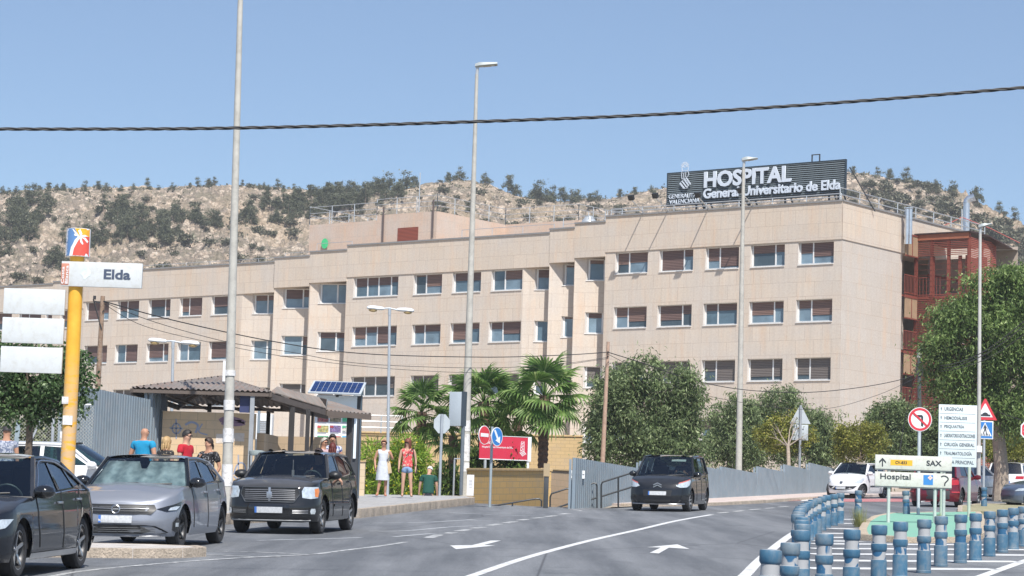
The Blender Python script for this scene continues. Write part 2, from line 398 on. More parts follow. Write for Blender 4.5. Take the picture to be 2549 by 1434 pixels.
REVEAL = mt((.72, .68, .64), .7, var=.05); FRAME = mt((.80, .80, .79), .35, var=.05); SILL = mt((.74, .72, .70), .5); COPE = mt((.24, .235, .235), .6)  # REVEAL: pale paint, lighter than the wall to carry the reveals' sunlit look
def m_glass(c=(.10, .17, .22), r=.06, name='window_glass'):
    m, nt, b = newmat(name); v = mapping(nt, (1, 1, 1)); n = ntex(nt, v, .9, 4, .6)
    col = ramp(nt, n, [(.3, c), (.7, tuple(min(1, x*1.9) for x in c))])
    nt.links.new(col, b.inputs['Base Color']); b.inputs['Roughness'].default_value = r; b.inputs['Specular IOR Level'].default_value = .6
    return m
GLASSES = [m_glass((.07, .11, .14)), m_glass((.12, .17, .21)), m_glass((.045, .065, .08)), m_glass((.20, .25, .29))]
def m_shutter(c=(.15, .095, .085)):
    m, nt, b = newmat('shutter'); w = N(nt, 'ShaderNodeTexWave', bands_direction='Z'); w.inputs['Scale'].default_value = 3.4; w.inputs['Distortion'].default_value = .3
    nt.links.new(mapping(nt), w.inputs['Vector'])
    nt.links.new(ramp(nt, w.outputs['Fac'], [(0, tuple(x*.55 for x in c)), (.35, c), (1, tuple(x*1.25 for x in c))]), b.inputs['Base Color']); b.inputs['Roughness'].default_value = .6
    bump(nt, b, w.outputs['Fac'], .6, .02); return m
SHUT = [m_shutter(), m_shutter((.19, .12, .10)), m_shutter((.15, .13, .12))]
HG = thing('hospital_building', 'long beige stone hospital building with rows of shuttered windows and stepped bays', 'building', C0)
def uvq(mb, U, n):
    pass
class WB(MB):
    """wall builder: keeps metric uv"""
    def __init__(s): super().__init__(); s.uv = []
    def wall(s, pts, uvs):
        s.v += [tuple(p) for p in pts]; n = len(s.v); k = len(pts); s.f.append(tuple(range(n-k, n))); s.uv.append(uvs)
    def done(s, name, mat, parent):
        o = s.build(name, mat, parent, smooth=0, fix=False); l = o.data.uv_layers.new(name='uv'); i = 0
        for f in s.uv:
            for q in f: l.data[i].uv = q; i += 1
        return o
wn = 0
def window(u0, u1, z1, h, off0, off1, uA, uB, rec=.28, mull=(.38,), blind=(.5, .4), s=0, glass=0, P=FA):
    """u0 (right) .. u1 (left); off: wall offset at uA / uB (saw-tooth bays)"""
    global wn; wn += 1
    rr = random.Random(wn*7)
    def o(u): return off0+(off1-off0)*(u-uA)/(uB-uA)
    mb = MB(); z0 = z1-h; t = .075
    ed = sorted([0, 1]+list(mull)); W = u1-u0
    def pt(u, z, n): return P(u, z, o(u)-rec+n)
    def bar(ua, ub, za, zb, n0=0.0, n1=.06):
        mb.add([pt(ua, za, n0), pt(ub, za, n0), pt(ub, zb, n0), pt(ua, zb, n0), pt(ua, za, n1), pt(ub, za, n1), pt(ub, zb, n1), pt(ua, zb, n1)],
               [(0, 1, 2, 3), (4, 7, 6, 5), (0, 4, 5, 1), (3, 2, 6, 7), (0, 3, 7, 4), (1, 5, 6, 2)])
    bar(u0, u1, z0, z0+t); bar(u0, u1, z1-t*.4, z1)
    bar(u0, u0+t, z0+t, z1-t*.4); bar(u1-t, u1, z0+t, z1-t*.4)
    for m_ in mull: bar(u1-m_*W-t*.55, u1-m_*W+t*.55, z0+t, z1-t*.4)
    f = mb.build('window', FRAME, HG, smooth=0)
    sl_ = MB(); sl_.add([P(u0, z0, o(u0)+.05), P(u1, z0, o(u1)+.05), P(u1, z0, o(u1)-rec), P(u0, z0, o(u0)-rec)]+[P(u0, z0-.05, o(u0)+.05), P(u1, z0-.05, o(u1)+.05), P(u1, z0-.05, o(u1)-rec), P(u0, z0-.05, o(u0)-rec)],
                        [(0, 1, 2, 3), (4, 5, 6, 7), (0, 1, 5, 4), (0, 3, 7, 4), (1, 2, 6, 5)]); sl_.build('sill', SILL, f, smooth=0)
    for i in range(len(ed)-1):
        a, b_ = u1-ed[i+1]*W+.04, u1-ed[i]*W-.04
        g_ = MB(); g_.quad(pt(a, z0, .02), pt(b_, z0, .02), pt(b_, z1, .02), pt(a, z1, .02))
        g_.build('pane', GLASSES[(glass+(rr.random() < .35)) % 4 if glass < 3 else 2], f, smooth=0)
        bl = blind[i % len(blind)]
        if bl > .02:
            k = MB(); zb = z1-h*bl
            k.add([pt(a, zb, .03), pt(b_, zb, .03), pt(b_, z1-.02, .03), pt(a, z1-.02, .03), pt(a, zb, .05), pt(b_, zb, .05), pt(b_, z1-.02, .05), pt(a, z1-.02, .05)],
                  [(0, 1, 2, 3), (4, 7, 6, 5), (0, 4, 5, 1), (3, 2, 6, 7), (0, 3, 7, 4), (1, 5, 6, 2)])
            k.build('shutter', SHUT[s if s else (1 if rr.random() < .35 else 0)], f, smooth=0)
    return f
WH = 1.27
def block(xl, xr, par, led, rows, wins, saw=None, ztop_win=None, zb=-3.0, mainoff=0.0):
    """one bay of the long facade. pixel inputs: par/led = (x,y) on parapet and ledge; rows = [(x,y) window tops]; wins = [[(x0,x1,mull,blind)...] per row]"""
    zp = fa(*par)[1]; zl = fa(*led)[1]
    uL = fa(xl, led[1])[0]; uR = fa(xr, led[1])[0]
    zr = [zl-.06]+[fa(*r)[1] for r in rows]
    segs = [(uR, uL, 0.0, 0.0)]
    if saw:
        us = fa(saw, led[1])[0]; segs = ([(us, uL, 0.0, 0.0)] if us < uL-.3 else [])+[(uR, min(us, uL), -(1.3 if us > uL-.3 else .9), 0.0)]
    W_ = WB()
    allw = []
    for r, ws in enumerate(wins):
        for w in ws:
            yy = (led[1] if r == 0 else rows[r-1][1])
            xx = (led[0] if r == 0 else rows[r-1][0])
            # follow the sloping line when converting pixel x to u
            def ux(x):
                u = fa(x, yy)[0]
                for _ in range(3):
                    P_ = C0+FA(u, zr[r]); d = P_-EYE; py = CY-F*d.dot(UP)/d.dot(FW); u = fa(x, py)[0]
                return u
            allw.append((max(ux(w[1]), uR+.02), ux(w[0]), r, w))
    for (a, b_, oa, ob) in segs:
        def o(u): return oa+(ob-oa)*(u-a)/(b_-a)
        ws = [w for w in allw if (w[0]+w[1])/2 > a and (w[0]+w[1])/2 < b_]
        us = sorted({a, b_}|{min(max(x, a), b_) for w in ws for x in w[:2]})
        zs = sorted({zb, zl}|{zr[w[2]] for w in ws}|{zr[w[2]]-WH for w in ws})
        for i in range(len(us)-1):
            for j in range(len(zs)-1):
                um, zm = (us[i]+us[i+1])/2, (zs[j]+zs[j+1])/2
                if us[i+1]-us[i] < 1e-4: continue
                if any(w[0] < um < w[1] and zr[w[2]]-WH < zm < zr[w[2]] for w in ws): continue
                p = [(us[i], zs[j]), (us[i+1], zs[j]), (us[i+1], zs[j+1]), (us[i], zs[j+1])]
                W_.wall([FA(u, z, o(u)) for u, z in p], p)
        for w in ws:
            u0, u1, r, q = w; z1 = zr[r]; z0 = z1-WH; rec = .28; RV = MB()
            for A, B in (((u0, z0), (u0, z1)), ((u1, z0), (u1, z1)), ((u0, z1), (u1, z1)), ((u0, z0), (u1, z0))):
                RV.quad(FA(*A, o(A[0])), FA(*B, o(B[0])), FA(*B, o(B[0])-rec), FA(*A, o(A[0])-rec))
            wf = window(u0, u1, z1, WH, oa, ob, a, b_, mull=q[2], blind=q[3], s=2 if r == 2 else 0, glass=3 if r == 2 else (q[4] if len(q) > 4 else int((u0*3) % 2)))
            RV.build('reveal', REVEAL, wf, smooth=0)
        # saw-tooth return
        if oa < 0: W_.wall([FA(a, zb, oa), FA(a, zl, oa), FA(a, zl, 0), FA(a, zb, 0)], [(0, zb), (0, zl), (.5, zl), (.5, zb)])
    W_.done('wall', STONE, HG)
    T = WB(); of = .05
    a, b_ = uR, uL
    T.wall([FA(a, zl, of), FA(b_, zl, of), FA(b_, zp, of), FA(a, zp, of)], [(a, zl), (b_, zl), (b_, zp), (a, zp)])
    T.wall([FA(a, zl, of), FA(b_, zl, of), FA(b_, zl, -.5), FA(a, zl, -.5)], [(a, zl), (b_, zl), (b_, zl-.5), (a, zl-.5)])
    for u in (a, b_): T.wall([FA(u, zl, of), FA(u, zp, of), FA(u, zp, -6), FA(u, zl, -6)], [(0, zl), (0, zp), (6, zp), (6, zl)])
    T.done('parapet', STONE_TOP, HG)
    c = MB(); c.add([FA(a, zp, of+.06), FA(b_, zp, of+.06), FA(b_, zp, -.4), FA(a, zp, -.4), FA(a, zp+.1, of+.06), FA(b_, zp+.1, of+.06), FA(b_, zp+.1, -.4), FA(a, zp+.1, -.4)],
                    [(0, 1, 2, 3), (4, 7, 6, 5), (0, 4, 5, 1), (3, 2, 6, 7), (0, 3, 7, 4), (1, 5, 6, 2)]); c.build('coping', COPE, HG, smooth=0)
    return uR, uL, zp, zl
a38, a68 = (.38,), (.68,)
r0 = [(1532, 1613, a38, (.55, .48)), (1642, 1726, a68, (1, .33)), (1757, 1840, a38, (.6, .88)), (1869, 1954, a68, (.38, .35)), (1987, 2076, a38, (.48, .65))]
r1 = [(1528, 1610, a38, (.45, .68)), (1637, 1722, a68, (.68, .42)), (1751, 1835, a38, (.33, .33)), (1865, 1951, a68, (.6, .33)), (1982, 2072, a38, (.38, .7))]
r2 = [(1524, 1606, a38, (1, .6)), (1634, 1718, a68, (.75, .8)), (1747, 1830, a38, (.5, 1)), (1861, 1948, a68, (.8, .8)), (1978, 2068, a38, (.75, 1))]
r3 = [(1520, 1602, a38, (.5, .6)), (1628, 1714, a68, (.5, .4)), (1743, 1826, a38, (.5, .5)), (1857, 1943, a68, (.6, .5)), (1974, 2064, a38, (.5, .5))]
MAIN = block(1507, 2096.3, (1508, 541), (1508, 628.5), [(1528, 765), (1532, 902), (1520, 1042)], [r0, r1, r2, r3])
B3 = block(1430, 1507, (1432, 558.4), (1431, 642.5), [(1447, 776), (1444, 911), (1442, 1048)], [[(1452, 1506.5, (.52,), (.2, .45))], [(1448, 1503, (.5,), (.25, .3))], [(1444, 1500, (.5,), (.7, 1))], [(1441, 1497, (.5,), (.5, .5))]], saw=1431)
B2 = block(1367, 1430, (1369, 573), (1367.6, 655), [(1384, 785.5), (1381, 919)], [[(1390, 1429.5, (.68,), (.12, .1))], [(1386, 1426, (.6,), (.1, .5))], [(1384, 1424, (.6,), (.6, .6))]], saw=1368)
MID = block(863, 1367, (863.6, 613.4), (864, 690.5), [(875.5, 814), (871.7, 938)],
      [[(881, 992, (.27, .52, .8), (.45, .4, .42, .3)), (1030, 1101, a38, (.1, .6)), (1127, 1198, (.62,), (.4, .42)), (1224, 1301, a38, (.02, .45)), (1325, 1366.5, (), (.4,))],
       [(877, 988, (.27, .52, .8), (.6, .3, .85, .35)), (1026, 1097, a38, (.4, .35)), (1121, 1194, (.62,), (.8, .3)), (1217, 1297, a38, (.35, .6)), (1322, 1363, (), (0,))],
       [(873, 983, (.27, .52, .8), (.55, .4, .4, .6)), (1022, 1092, a38, (.5, .8)), (1117, 1190, (.6,), (.7, .4)), (1212, 1292, a38, (.5, .9)), (1318, 1360, (), (.6,))]], saw=1303)
L2 = block(770, 863, (772, 629.3), (770.6, 704.8), [(782, 825.3), (777.6, 946.6)], [[(788, 862, (.42, .72), (.03, .05, .9))], [(784, 857, (.42, .75), (.3, .3, .7))], [(778, 853, (.42, .75), (.8, .8, .8))]], saw=772)
L1 = block(681, 770, (682.7, 644), (681.3, 717), [(692.5, 835), (687, 954)], [[(699, 769, (.47, .82), (.5, .4, .1))], [(694, 763, (.5, .82), (.02, .45, .3))], [(689, 760, (.5, .82), (.8, .8, .8))]], saw=683)
LM = block(207, 681, (361.5, 672.4), (205, 751.5), [(208.9, 861), (280.4, 970)],
      [[(214, 272, a68, (1, .6)), (293, 347, a38, (.55, .45)), (370, 425, a68, (.4, .6)), (448, 504, (.35,), (.75, .95)), (527, 586, a68, (.55, .4)), (624, 679.5, (.45, .85), (.3, .28, .3))],
       [(210, 267, a68, (.6, .9)), (287, 343, a38, (.02, .9)), (365, 420, a68, (.75, .6)), (442, 500, a38, (.02, .02)), (520, 578, a68, (.85, .6)), (619, 673, (.5,), (.02, .02))],
       [(205, 262, a68, (.6, .9)), (281, 338, a38, (.9, .5)), (359, 415, a68, (.75, .6)), (436, 494, a38, (.4, .4)), (514, 572, a68, (.3, .3)), (613, 668, (.5,), (.2, .2))]], saw=603)
LL = block(131, 207, (135, 703.6), (140, 771), [(140, 880), (140, 985)], [[(150, 200, a38, (.6, .6))], [(146, 196, a38, (.6, .6))], []])
LF = block(-70, 131, (0, 716), (0, 777), [(0, 885), (0, 990)], [[(-60, 30, (.5,), (.9, .6)), (47, 103, a38, (1, .9)), (113, 130.5, (), (.9,))], [(-50, 0, a38, (.6, .6)), (45, 100, a38, (.6, .6))], []])
# right-hand side, roof deck, back
uB = fb(2246, 632)[0]; uBe = fb(2436, 584)[0]+1.5; _, _, zp, zl = MAIN
W_ = WB()
W_.wall([FB(0, -3), FB(uB, -3), FB(uB, zl), FB(0, zl)], [(0, -3), (uB, -3), (uB, zl), (0, zl)])
W_.wall([FB(uB+3.2, -3), FB(uBe, -3), FB(uBe, zl), FB(uB+3.2, zl)], [(uB+3.2, -3), (uBe, -3), (uBe, zl), (uB+3.2, zl)])
W_.wall([FB(uB, -3), FB(uB, zl), FB(uB, zl, -1.6), FB(uB, -3, -1.6)], [(0, -3), (0, zl), (1.6, zl), (1.6, -3)])
W_.wall([FB(uB, -3, -1.6), FB(uB+3.2, -3, -1.6), FB(uB+3.2, zl, -1.6), FB(uB, zl, -1.6)], [(0, -3), (3.2, -3), (3.2, zl), (0, zl)])
W_.done('wall', m_stone(1.15, .82, (.52, .465, .41)), HG)  # side wall stone tint darkened to even out the stronger sun on this face
T = WB()
T.wall([FB(-.05, zl, .05), FB(uBe, zl, .05), FB(uBe, zp, .05), FB(-.05, zp, .05)], [(0, zl), (uBe, zl), (uBe, zp), (0, zp)])
T.wall([FB(0, zl, .05), FB(uBe, zl, .05), FB(uBe, zl, -1.6), FB(0, zl, -1.6)], [(0, 0), (uBe, 0), (uBe, 1), (0, 1)])
T.done('parapet', STONE_TOP, HG)
c = MB(); c.add([FB(-.1, zp, .11), FB(uBe, zp, .11), FB(uBe, zp, -.4), FB(.4, zp, -.4), FB(-.1, zp+.1, .11), FB(uBe, zp+.1, .11), FB(uBe, zp+.1, -.4), FB(.4, zp+.1, -.4)], [(0, 1, 2, 3), (4, 7, 6, 5), (0, 4, 5, 1), (3, 2, 6, 7), (0, 3, 7, 4), (1, 5, 6, 2)]); c.build('coping', COPE, HG, smooth=0)
rf = MB()
for b in (MAIN, B3, B2, MID, L2, L1, LM, LL, LF):
    rf.quad(FA(b[0], b[2]-.25, 0), FA(b[1], b[2]-.25, 0), FA(b[1], b[2]-.25, -22), FA(b[0], b[2]-.25, -22))
rf.build('roof', mt((.35, .33, .31), .9), HG, smooth=0)
bk = MB(); bk.bmm((0, 0, 0), (0, 0, 0))
bk = MB(); uE = LF[1]
bk.quad(FA(0, -3, -22), FA(uE, -3, -22), FA(uE, LF[2], -22), FA(0, MAIN[2], -22)); bk.quad(FA(uE, -3, 0), FA(uE, -3, -22), FA(uE, LF[2], -22), FA(uE, LF[2], 0))
bk.build('wall', mt((.5, .42, .35), .85), HG, smooth=0)
# doors in the notch of the right side + landings handled with the stair tower
DOOR = mt((.55, .56, .57), .45)
rowz = [zl-.06-WH-1.05, fa(1528, 765)[1]-WH-1.05, fa(1532, 902)[1]-WH-1.05, fa(1520, 1042)[1]-WH-1.05]
for z in rowz[:3]:
    d_ = MB()
    for k in (0, 1):
        u_ = uB+.55+k*.97; d_.add([FB(u_, z, -1.56), FB(u_+.93, z, -1.56), FB(u_+.93, z+2.1, -1.56), FB(u_, z+2.1, -1.56), FB(u_, z, -1.52), FB(u_+.93, z, -1.52), FB(u_+.93, z+2.1, -1.52), FB(u_, z+2.1, -1.52)], [(0, 1, 2, 3), (4, 7, 6, 5), (0, 4, 5, 1), (3, 2, 6, 7), (0, 3, 7, 4), (1, 5, 6, 2)])
    do = d_.build('door', DOOR, HG, smooth=0); q = MB()
    for k in (0, 1):
        c_ = FB(uB+1.0+k*.97, z+1.5, -1.50); q.cyl(c_, c_+NB*.02, .17, n=14)
    q.build('porthole', mt((.03, .03, .035), .15), do)
# penthouse, set back on the roof
def off_pt(px, py, off): u, z = fa(px, py, off); return u, z
PO = -9.0
pu1, pz1 = fa(771, 552.6, PO); pu2, pz2 = fa(1088, 525.5, PO); pu15, _ = fa(938, 541, PO)
PH = WB(); zb_ = MID[2]-.3
def pw(p, q, z0, z1, z1b=None):
    L = (q-p).length; z1b = z1 if z1b is None else z1b
    PH.wall([p+Vector((0, 0, z0)), q+Vector((0, 0, z0)), q+Vector((0, 0, z1b)), p+Vector((0, 0, z1))], [(0, z0), (L, z0), (L, z1b), (0, z1)])
p1 = FA(pu1, 0, PO); p2 = FA(pu2, 0, PO)
# P3 straight back along DB until column 1258
def along(p, d, px):
    lo, hi = 0.0, 80.0
    for _ in range(50):
        m = (lo+hi)/2; P_ = C0+p+d*m+Vector((0, 0, pz2)); e = P_-EYE; x = CX+F*e.dot(RT)/e.dot(FW)
        if x < px: lo = m
        else: hi = m
    return p+d*lo
p3 = along(p2, DB, 1258); p4 = along(p3, -DA, 1440); p5 = p4+DB*12; p0 = p1+DB*25
pw(p1+DB*25, p1, -2, pz2-.35); pw(p1, FA(pu15, 0, PO), -2, pz2-.35); pw(FA(pu15, 0, PO), p2, -2, pz2); pw(p2, p3, -2, pz2); pw(p3, p4, -2, pz2); pw(p4, p5, -2, pz2)
PH.done('penthouse_wall', m_stone(1.0, .82, (.56, .40, .30)), HG)
q = MB(); q.poly([x+Vector((0, 0, pz2-.35)) for x in (p0, p1, p2, p3, p4, p5)]); q.build('penthouse_roof', mt((.35, .33, .31), .9), HG, smooth=0)
u0, z0 = fa(1040, 601, PO+.03); u1, z1 = fa(990, 568, PO+.03); q = MB(); q.quad(FA(u0, z0, PO+.03), FA(u1, z0, PO+.03), FA(u1, z1, PO+.03), FA(u0, z1, PO+.03)); q.build('shutter', m_shutter((.24, .06, .035)), HG, smooth=0)
q = MB()
for px, y0, y1 in ((952, 516, 606), (1076, 497, 592)):
    a = fa(px, y1, PO+.15); b_ = fa(px, y0, PO+.15); q.cyl(FA(a[0], a[1], PO+.15), FA(a[0], b_[1], PO+.15), .06, n=8)
q.build('drain_pipe', mt((.10, .075, .07), .6), HG)
# railings
RAIL = mt((.62, .64, .65), .4, .6, var=.05)
def railing(pts, h, step, rails, name='railing', par=HG, r=.022, mat=None, rp=.028):
    q = MB()
    for i in range(len(pts)-1):
        a, b_ = Vector(pts[i]), Vector(pts[i+1]); n = max(1, int((b_-a).length/step))
        for k in range(n+1):
            p = a.lerp(b_, k/n); q.cyl(p, p+Vector((0, 0, h)), rp, n=6)
        for f_ in rails: q.cyl(a+Vector((0, 0, h*f_)), b_+Vector((0, 0, h*f_)), r, n=6)
    return q.build(name, mat or RAIL, par)
Z = lambda p, z: p+Vector((0, 0, z))
railing([Z(p1, pz2-.35), Z(FA(pu15, 0, PO), pz2-.35)], 1.25, 1.6, (.35, .65, 1)); railing([Z(FA(pu15, 0, PO), pz2), Z(p2, pz2), Z(p3, pz2), Z(p4, pz2), Z(p5, pz2)], 1.1, 1.6, (.35, .65, 1))
railing([Z(p0, pz2-.3), Z(p1, pz2-.3)], 1.25, 2, (.5, 1))
for b in (MID, L2): railing([FA(b[0]+.1, b[2]+.1, -.5), FA(b[1]-(9 if b is MID else .1), b[2]+.1, -.5)], .55, 2.2, (1,), r=.018, rp=.02)
for b in (B3, B2): railing([FA(b[0]-.3, b[2]+.1, -1.2), FA(b[1]-.1, b[2]+.1, -1.2)], .8, 1.1, (.5, 1,), r=.018)
for b in (L1, LM): railing([FA(b[0]+.1, b[2]+.1, -.9), FA(b[1]-.1, b[2]+.1, -.9)], .35, 2.2, (1,), r=.018, rp=.02)
railing([FA(b[1]-2, LF[2]+.05, -1) for b in (LL, LL)], .5, 1, (1,)) if 0 else None
railing([FA(0.3, zp+.1, -.35), FA(MAIN[1]-.1, zp+.1, -.35)], .42, 2.0, (.55, 1), r=.03); railing([FB(.3, zp+.1, -.35), FB(uBe, zp+.1, -.35)], .75, 2.2, (.5, 1), r=.03)
# low ventilation vents and a skylight dome on the roof
q = MB()
u_, z_ = fa(1466, 560, -2.5); q.lathe([(.6, 0), (.55, .2), (.4, .5), (.2, .75), (.01, .8)], 14, FA(u_, B3[2]+.1, -2.5)); q.build('roof_vent', mt((.6, .64, .66), .35, .5), HG)
# antenna mast
q = MB(); u_, z_ = fa(1046, 430, -12); q.cyl(FA(u_, pz2-.3, -12), FA(u_, z_, -12), .035, n=6); q.build('antenna_mast', RAIL, HG)
# green round sign on the penthouse
ug, zg = fa(807, 606, PO+.2); q = MB(); c_ = FA(ug, zg, PO+.1); X_ = DA
q.add([c_+X_*(.32*cos(t*pi/8))+Vector((0, 0, .36*sin(t*pi/8)))+NA*.05 for t in range(16)], [tuple(range(16))]); q.build('round_plate', mt((.07, .55, .22), .5), HG, smooth=0)
# ---- big rooftop sign
SO = -1.4
su0, sz0 = fa(1661, 512, SO); su1, sz1 = fa(1661, 430, SO); sv0, tz0 = fa(2104, 485, SO); sv1, tz1 = fa(2104, 399, SO)
sL, sR = (su0+su1)/2, (sv0+sv1)/2; sb, st = (sz0+tz0)/2, (sz1+tz1)/2
SG = thing('rooftop_sign', 'dark louvred billboard reading HOSPITAL on the hospital roof', 'sign')
MS = Matrix((( -DA), (-NA), Vector((0, 0, 1)))).transposed().to_4x4(); MS.translation = C0+FA(sL, sb, SO); SG.matrix_world = MS
sw, sh = sL-sR, st-sb
q = MB()
nl = 17
for k in range(nl):
    z = sh*(k+.5)/nl; q.box((sw/2, .02, z), (sw, .05, sh/nl*.5), Matrix.Rotation(-.5, 3, 'X'))
q.build('louvre_panel', mt((.17, .205, .225), .5, .2), SG, smooth=0)
q = MB(); q.box((sw/2, .14, sh/2), (sw, .04, sh)); q.build('backing_panel', mt((.010, .014, .020), .7), SG, smooth=0)
q = MB()
for x in (0, sw): q.box((x, .05, sh/2), (.07, .14, sh+.05))
for z in (0, sh): q.box((sw/2, .05, z), (sw, .14, .05))
q.build('frame', mt((.03, .045, .06), .5), SG, smooth=0)
q = MB()
for x in (1.9, 2.5, 5.0, 5.6, 8.0, 10.9, 11.5, 13.8, 14.4):
    if x < sw: q = MB(); q.box((x, .3, -.35), (.09, .09, .8)); q.bar((x, .3, .9), (x, 1.6, -.7), .07); q.build('support', mt((.04, .045, .05), .5), SG, smooth=0)
q = MB()
q.bar((sw+.1, .3, sh*.8), (sw+.9, 1.9, -.8), .05); q.box((sw-1.75-.5, .1, sh+.2), (.06, .06, .45)); q.box((sw-1.75, .1, sh+.2), (.06, .06, .45)); q.box((sw-2.0, .1, sh+.43), (.56, .06, .05))
q.build('support', mt((.04, .045, .05), .5), SG, smooth=0)
LET = mt((.62, .68, .76), .4, var=.03); kx = sw/443.0; kz = sh/84.0
text('HOSPITAL', LET, SG, 97*kx, 39*kz, 218*kx, 41*kz, .035, -.08, depth=.04)
text('General Universitario de Elda', LET, SG, 96*kx, 12*kz, 338*kx, 25*kz, .03, -.08, depth=.04)
text('GENERALITAT', LET, SG, 6*kx, 18*kz, 80*kx, 11*kz, .0, -.06, depth=.03)
text('VALENCIANA', LET, SG, 8*kx, 4*kz, 78*kx, 11*kz, .0, -.06, depth=.03)
# crest: crown with feathers over a striped lozenge
q = MB(); fn = lambda a, b, d: Vector((a*kx, -.08-d, b*kz))
def ring(cx_, cz_, r0, r1, n=20, d=.03, a0=0, a1=2*pi):
    m = n
    for k in range(m):
        t0, t1 = a0+(a1-a0)*k/m, a0+(a1-a0)*(k+1)/m
        q.prism([(cx_+r0*cos(t0), cz_+r0*sin(t0)), (cx_+r1*cos(t0), cz_+r1*sin(t0)), (cx_+r1*cos(t1), cz_+r1*sin(t1)), (cx_+r0*cos(t1), cz_+r0*sin(t1))], fn, 0, d)
def seg(x0, z0, x1, z1, w=1.1):
    d = Vector((x1-x0, z1-z0)).normalized(); p = Vector((-d.y, d.x))*w/2
    q.prism([(x0-p.x, z0-p.y), (x0+p.x, z0+p.y), (x1+p.x, z1+p.y), (x1-p.x, z1-p.y)], fn, 0, .03)
ring(47, 99, 3, 4.5); ring(47, 99, 6.2, 7.6, a0=-.5, a1=3.6)
for k in range(9):
    t = -.3+k*(3.7/8); seg(47+7*cos(t), 99+7*sin(t), 47+10.5*cos(t+.1), 99+10.5*sin(t+.1), 1.6)
for a in ((40, 88, 39.5, 96), (55.5, 88, 56, 95), (40, 87, 56, 87), (40, 87, 38.5, 80), (38.5, 80, 40, 66), (54, 87, 58, 76), (58, 76, 52, 69), (41, 81, 50, 81), (44, 81, 45, 66), (50, 84, 49, 70), (40, 66, 46, 68)): seg(*a)
for k in range(4):
    x = 36+k*5; seg(x, 56+k*4.2, x+12, 41+k*3.2, 2.7)
seg(34, 55, 47, 67, .9); seg(34, 55, 44, 42, .9); seg(47, 67, 56, 56, .9); seg(56, 56, 55, 42, .9); seg(44, 42, 55, 42, .9)
q.build('crest', LET, SG, smooth=0)
# floodlights on arms leaning out over the parapet
for i, (bx, by, hx, hy, pl) in enumerate(((1606, 531, 1571, 497, 'leftmost of the four arm-mounted floodlights, clear of the sign'), (1668, 526, 1631, 492, 'second arm-mounted floodlight from the left, just left of the sign'), (1768, 520, 1737, 490, 'arm-mounted floodlight in front of the sign crest lettering'), (1880, 512, 1843, 479, 'rightmost arm-mounted floodlight, beside the lamp post in front of the sign'))):
    u_, z_ = fa(bx, by, -.2); b0 = FA(u_, zp+.1, -.1); u2_, z2_ = fa(hx, hy, 1.9); h0 = FA(u2_, z2_, 1.9)
    t_ = thing('floodlight', pl, 'floodlight', C0+b0, group='floodlights along the roof edge')
    q = MB(); q.cyl((0, 0, 0), h0-b0, .035, n=8); q.bar((0, 0, 0), NA*-.6, .05); q.build('arm', RAIL, t_)
    q = MB(); q.box(h0-b0+Vector((0, 0, .12)), (.34, .22, .3), Matrix.Rotation(AZ+.3, 3, 'Z') @ Matrix.Rotation(.5, 3, 'X')); q.build('lamp_head', mt((.02, .022, .025), .5), t_, bevel=.02)
# ---- chimneys on the right
for i, (px, yt, yb, r, cowl) in enumerate(((2258, 521, 606, .13, 0), (2266, 521, 606, .13, 0), (2406, 506, 580, .2, 1))):
    off_ = .5 if i < 2 else -1.5
    u_, zt = fb(px, yt, off_); _, zb2 = fb(px, yb, off_)
    t_ = thing('chimney_flue', ['left one of the twin slim steel flues', 'right one of the twin slim steel flues', 'thick steel flue with a bent cowl above the red stair tower'][i], 'flue', C0+FB(u_, zb2-(.6 if cowl else .05), off_))
    H = zt-zb2+(.6 if cowl else .05); q = MB(); m_ = mt((.62, .66, .70), .3, .8)
    q.cyl((0, 0, 0), (0, 0, H), r, n=16); q.build('pipe', m_, t_)
    if cowl:
        q = MB(); pts = [Vector((0, 0, H)), Vector((.02, 0, H+.15)), Vector((.12, -.03, H+.27)), Vector((.32, -.06, H+.33)), Vector((.48, -.1, H+.4))]
        q.tube(pts, r, 14, rs=[r, r*1.05, r*1.1, r*1.1, r*1.35]); q.build('cowl', m_, t_)
        q = MB(); a = pts[-1]; d_ = (pts[-1]-pts[-2]).normalized(); q.cyl(a, a+d_*.02, r*1.25, n=16); q.build('opening', mt((.01, .01, .01), .9), t_)
    else:
        q = MB(); q.cyl((0, 0, H+.05), (0, 0, H+.1), r*1.25, n=14); q.build('cap', m_, t_)
q = MB(); u_, zt = fb(2395, 505, -1.5); _, zb2 = fb(2395, 585, -1.5); ms = thing('roof_mast', 'thin grey mast with red stay cables beside the thick steel flue', 'mast', C0+FB(u_, zb2-.4, -1.5))
H = zt-zb2; q.cyl((0, 0, 0), (0, 0, H), .04, n=6); q.build('pole', RAIL, ms); q = MB()
for d_ in (-2.6, 3.6): q.tube([(0, 0, H*.75), (d_*.5, 0, H*.42), (d_, 0, 0)], .025, 5)
q.build('stay_cable', mt((.5, .12, .1), .5), ms)
